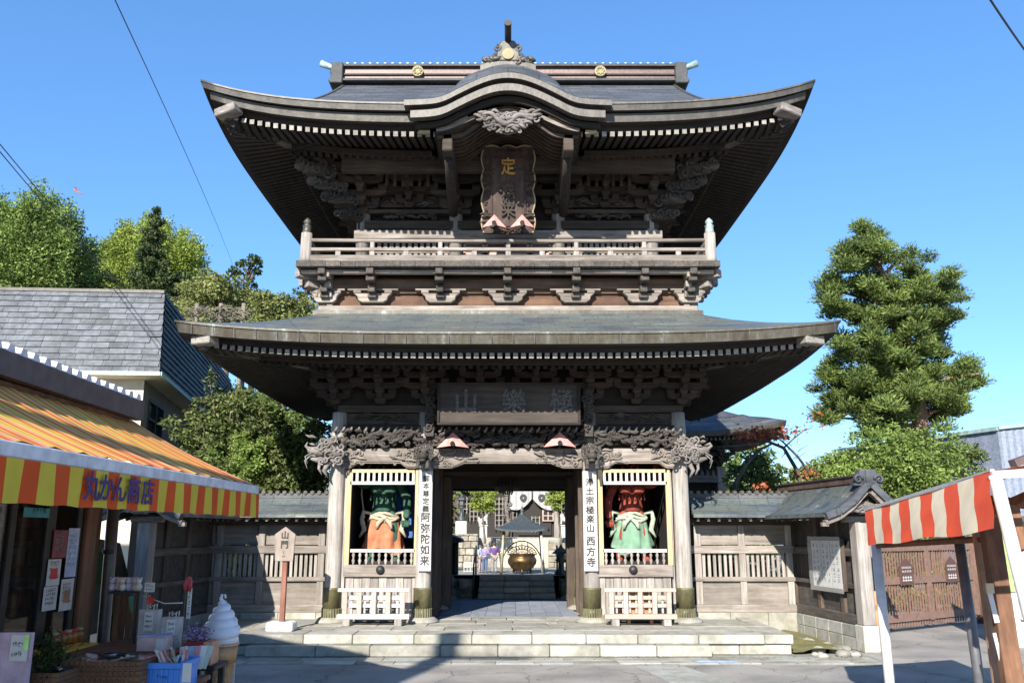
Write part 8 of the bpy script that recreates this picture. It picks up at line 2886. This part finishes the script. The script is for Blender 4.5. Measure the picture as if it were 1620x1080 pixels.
# utility pole behind the viewer, whose shadow falls across the steps
px_, py_ = -6.45, -4.2
t = thing('utility_pole', 'concrete utility pole standing behind the viewer, its shadow on the steps', 'pole', (px_, py_, 0))
MB().tube([(px_, py_, -.1), (px_, py_, 11.9)], [.27, .22], 14).build('pole', plain('pole_concrete', (.4, .39, .37), .9), t)
MB().box(px_ - .2, px_ + 1.5, py_ - .05, py_ + .05, 11.2, 11.32).build('cross_arm', M['iron'], t)

# ================================================================ market stall, right
st = thing('stall_canopy', 'red and beige striped cloth canopy on white poles, right of the gate', 'canopy', (4.6, 8.6, 0))
m_str = stripes('stall_cloth', (.74, .64, .46), (.80, .09, .025), 'Y', .0, noise=.08) if 0 else None
A = P(1369, 806, 10.5); B = P(1376, 863, 10.0)
YR = 6.7
D = P(1600, 741, YR); E_ = P(1577, 838, YR - .45)
D = Vector((P(1566, 745, YR).x, YR, P(1566, 745, YR).z))
m_red = plain('canopy_red', (.74, .08, .025), .8, noise=.06, scale=4); m_bei = plain('canopy_beige', (.72, .61, .42), .8, noise=.06, scale=4)
NS = 11
mbs = [MB(), MB()]
for k in range(NS):
    rows = []
    for j in range(5):
        u = (k + j / 4) / NS
        Tp = A.lerp(D, u); Bp = B.lerp(E_, u)
        col = []
        for i in range(8):
            v = i / 7
            p = Tp.lerp(Bp, v)
            bulge = .012 * math.sin(v * math.pi) + .012 * max(0, v - .55) * math.sin(u * 38) + .006 * math.sin(u * 17 + v * 9) + .015 * max(0, v - .7) * 3
            col.append((p.x - bulge, p.y, p.z + .012 * math.sin(u * 14) * v - .03 * math.sin(u * math.pi) * (1 - v)))
        rows.append(col)
    mb = MB(); mb.grid(rows)
    mb.build('cloth_stripe', m_red if k % 2 == 0 else m_bei, st)
# the top sheet, going up to the right
for k in range(NS):
    u0, u1 = k / NS, (k + 1) / NS
    a0, a1 = A.lerp(D, u0), A.lerp(D, u1)
    up_ = Vector((1.9, 0, .42))
    rows = [[a0 + up_ * (i / 4) - Vector((0, 0, .04 * math.sin(i / 4 * math.pi))) for i in range(5)], [a1 + up_ * (i / 4) - Vector((0, 0, .04 * math.sin(i / 4 * math.pi))) for i in range(5)]]
    mb = MB(); mb.grid(rows); mb.build('top_stripe', m_red if k % 2 == 0 else m_bei, st)
m_wp = plain('white_painted_pole', (.58, .57, .55), .5, noise=.08)
def pole(a, b2, r, mat, name='pole'): MB().tube([a, b2], r, 12).build(name, mat, st)
def ext(pa, pb, Y0, Y1):     # through two picture points, carried down to the ground
    p, q = P(*pa, Y0), P(*pb, Y1); k = p.z / (p.z - q.z); return p, p + (q - p) * k
a, b2 = ext((1386, 862), (1407, 1075), 10.45, 10.2); pole(a, b2, .055, m_wp)
a, b2 = ext((1516, 846), (1549, 1075), 9.2, 9.0); pole(a, b2, .05, plain('grey_steel_pole', (.14, .14, .15), .5, .4))
a, b2 = ext((1574, 752), (1632, 985), 6.65, 6.5); pole(a, b2, .048, m_wp)
MB().beam(A + Vector((0, 0, .0)), D + Vector((.02, 0, 0)), .03, .03).build('top_bar', m_wp, st)
MB().beam(D + Vector((0, -.02, -.03)), D + Vector((1.4, -.02, .05)), .04, .06).build('end_bar', m_wp, st)
# timber booth under it
bo = thing('timber_booth', 'brown timber booth with papers pinned to its post, under the striped canopy at right', 'booth', (5.4, 9.0, 0))
def bx(a, b2, w, h, mat=M['shop_brown'], nm='post'): MB().beam(a, b2, w, h, up=(0, 1, 0)).build(nm, mat, bo, bevel=.006)
a = P(1567, 850, 8.6); b2 = P(1601, 1075, 8.3); k = a.z / (a.z - b2.z); bx(a + Vector((0, 0, .25)), a + (b2 - a) * k, .17, .10)
m_lb = wood('light_brown_plank', (.26, .14, .08), (.46, .29, .19), 'Z', 9)
a = P(1549, 852, 8.9); b2 = P(1580, 1075, 8.6); k = a.z / (a.z - b2.z); bx(a + Vector((0, 0, .2)), a + (b2 - a) * k, .12, .05, m_lb)
bx(P(1392, 862, 10.4), P(1560, 852, 8.8), .05, .12, nm='rail')
bx(P(1565, 812, 8.3), P(1640, 780, 7.6), .06, .10, nm='rail')
bx(P(1560, 790, 8.8), P(1650, 800, 8.0), .05, .10, nm='rail')
bx(P(1600, 800, 7.4), P(1612, 870, 7.3), .1, .08)
mb = MB(); p = P(1560, 800, 8.7); mb.add([p + Vector((-.1, 0, 0)), p + Vector((1.8, -.5, .15)), p + Vector((1.8, 1.4, .15)), p + Vector((-.1, 1.6, 0))], [(0, 1, 2, 3)]); mb.build('ceiling_board', M['shop_brown'], bo)
for k, (x0, y0, x1, y1) in enumerate(((1563, 935, 1581, 985), (1571, 1000, 1586, 1045))):
    p, q = P(x0, y0, 8.35), P(x1, y1, 8.3)
    MB().cb(((p.x + q.x) / 2, 8.33, (p.z + q.z) / 2), (q.x - p.x, .01, p.z - q.z), (0, -.13, 0)).build('pinned_paper', m_paper, bo)
p = P(1566, 930, 8.3); MB().cb(p, (.07, .02, .09)).build('paper_tag', gm[3], bo)
# small roof corner poking in at the right edge
MB().beam(P(1602, 733, 7.2), P(1660, 712, 7.2), .1, .06).build('roof_corner', M['shop_fascia'], bo)

# green painted wall with fittings, far right
t = thing('green_kiosk', 'pale green kiosk wall with a grey base, behind the booth at the right edge', 'kiosk', (P(1605, 950, 17).x, 17, 0))
MB().box(P(1572, 900, 17).x, P(1760, 900, 17).x, 17, 17.2, 1.0, 2.3).build('upper_wall', plain('pale_green_paint', (.30, .42, .16), .7), t)
MB().box(P(1572, 900, 17).x, P(1760, 900, 17).x, 16.95, 17.2, 0, .98).build('lower_wall', plain('light_grey_paint', (.5, .52, .5), .8), t)
MB().box(P(1606, 900, 16.9).x, P(1622, 900, 16.9).x, 16.86, 16.99, .5, 2.2).build('white_panel', m_wp, t)
MB().box(P(1572, 900, 17).x, P(1760, 900, 17).x, 16.6, 17.3, 2.3, 2.4).build('roof', M['slate_roof'], t)

# brown slatted gate --------------------------------------------------
def brown_gate():
    a = Vector((P(1393, 990, 18.3).x, 18.3, 0)); b2 = Vector((P(1541, 980, 20.9).x, 20.9, 0))
    a = Vector((7.75, 18.9, 0)); b2 = Vector((11.05, 21.2, 0))
    t = thing('slatted_gate', 'brown slatted double gate with two small house-shaped signs, behind the striped canopy', 'gate', (a.x, a.y, 0))
    m = plain('red_brown_paint', (.20, .12, .09), .6, noise=.1)
    d = (b2 - a); L = d.length; d.normalize(); up = Vector((0, 0, 1)); nrm = d.cross(up)
    Zt = P(1460, 866, 20).z + .1; Zb = .12
    def bar(u0, u1, z0, z1, th=.05, nm='rail', mt=m, off=0):
        p0, p1 = a + d * u0 + nrm * off, a + d * u1 + nrm * off
        mb = MB(); mb.add([p0 + up * z0, p1 + up * z0, p1 + up * z1, p0 + up * z1, p0 - nrm * th + up * z0, p1 - nrm * th + up * z0, p1 - nrm * th + up * z1, p0 - nrm * th + up * z1], [(0, 1, 2, 3), (7, 6, 5, 4), (4, 5, 1, 0), (5, 6, 2, 1), (6, 7, 3, 2), (7, 4, 0, 3)])
        return mb.build(nm, mt, t)
    n = 38
    for k in range(n):
        u = L * (k + .5) / n; bar(u - .013, u + .013, Zb - .02, Zt + .06, .03, 'slat', off=-.03)
    for z in (.22, 1.0, Zt - .16): bar(0, L, z, z + .15, .03, off=.0)
    for u in (0, L / 2 - .08, L - .12): bar(u, u + .14, .2, Zt, .04, 'stile', off=.005)
    bar(L / 2 + .3, L / 2 + .34, .3, 1.0, .02, 'brace', m_lb, -.06)
    for u, w in ((L * .27, .5), (L * .73, .5)):
        c = a + d * u + nrm * .03
        s = thing('house_sign', 'brown house-shaped sign with white writing on the %s leaf of the slatted gate' % ('left' if u < L / 2 else 'right'), 'sign', c + up * 1.3)
        pts = [(-w / 2, .98), (w / 2, .98), (w / 2, 1.38), (0, 1.55), (-w / 2, 1.38)]
        mb = MB(); f = [c + d * p + up * z for p, z in pts]; g = [q - nrm * .03 for q in f]
        mb.add(f + g, [(0, 1, 2, 3, 4), (9, 8, 7, 6, 5)] + [(i, i + 5, (i + 1) % 5 + 5, (i + 1) % 5) for i in range(5)]); mb.build('board', plain('dark_brown_sign', (.10, .05, .04), .6), s)
        mb = MB(); R = random.Random(int(u * 10))
        for z, h, k in ((1.33, .04, 7), (1.25, .04, 4), (1.06, .11, 4)):
            for i in range(k):
                x0 = -w * .38 + i * w * .76 / k; ww = w * .76 / k * .78
                q = [c + nrm * .004 + d * x + up * zz for x, zz in ((x0, z), (x0 + ww, z), (x0 + ww, z + h * .25), (x0, z + h * .25))]
                mb.add(q, [(0, 1, 2, 3)])
                q = [c + nrm * .004 + d * x + up * zz for x, zz in ((x0 + ww * .35, z), (x0 + ww * .6, z), (x0 + ww * .6, z + h), (x0 + ww * .35, z + h))]
                mb.add(q, [(0, 1, 2, 3)])
                q = [c + nrm * .004 + d * x + up * zz for x, zz in ((x0, z + h * .6), (x0 + ww, z + h * .6), (x0 + ww, z + h * .78), (x0, z + h * .78))]
                mb.add(q, [(0, 1, 2, 3)])
        mb.build('writing', m_paper, s)
    for u, r in ((-.14, .10), (L + .2, .17)):
        p = a + d * u; MB().tube([p, p + up * (Zt + .15)], r, 14).build('gate_post', m, t)
brown_gate()
m_rust = plain('rusty_sheet', (.45, .2, .08), .8, noise=.3)
p = P(1394, 985, 16.2); o = MB().box(p.x - .1, p.x + .12, 16.2, 16.4, 0, P(1394, 935, 16.2).z).build('rusty_bollard', m_rust, None, bevel=.02); tag(o, 'rusty orange and white bollard between the pale end post and the slatted gate', 'bollard')
# garden behind the slatted gate
hedge('dry brown and green brush seen through the slatted gate', 8.2, 12.5, 24, 2.3, 70, 'olive', 53)
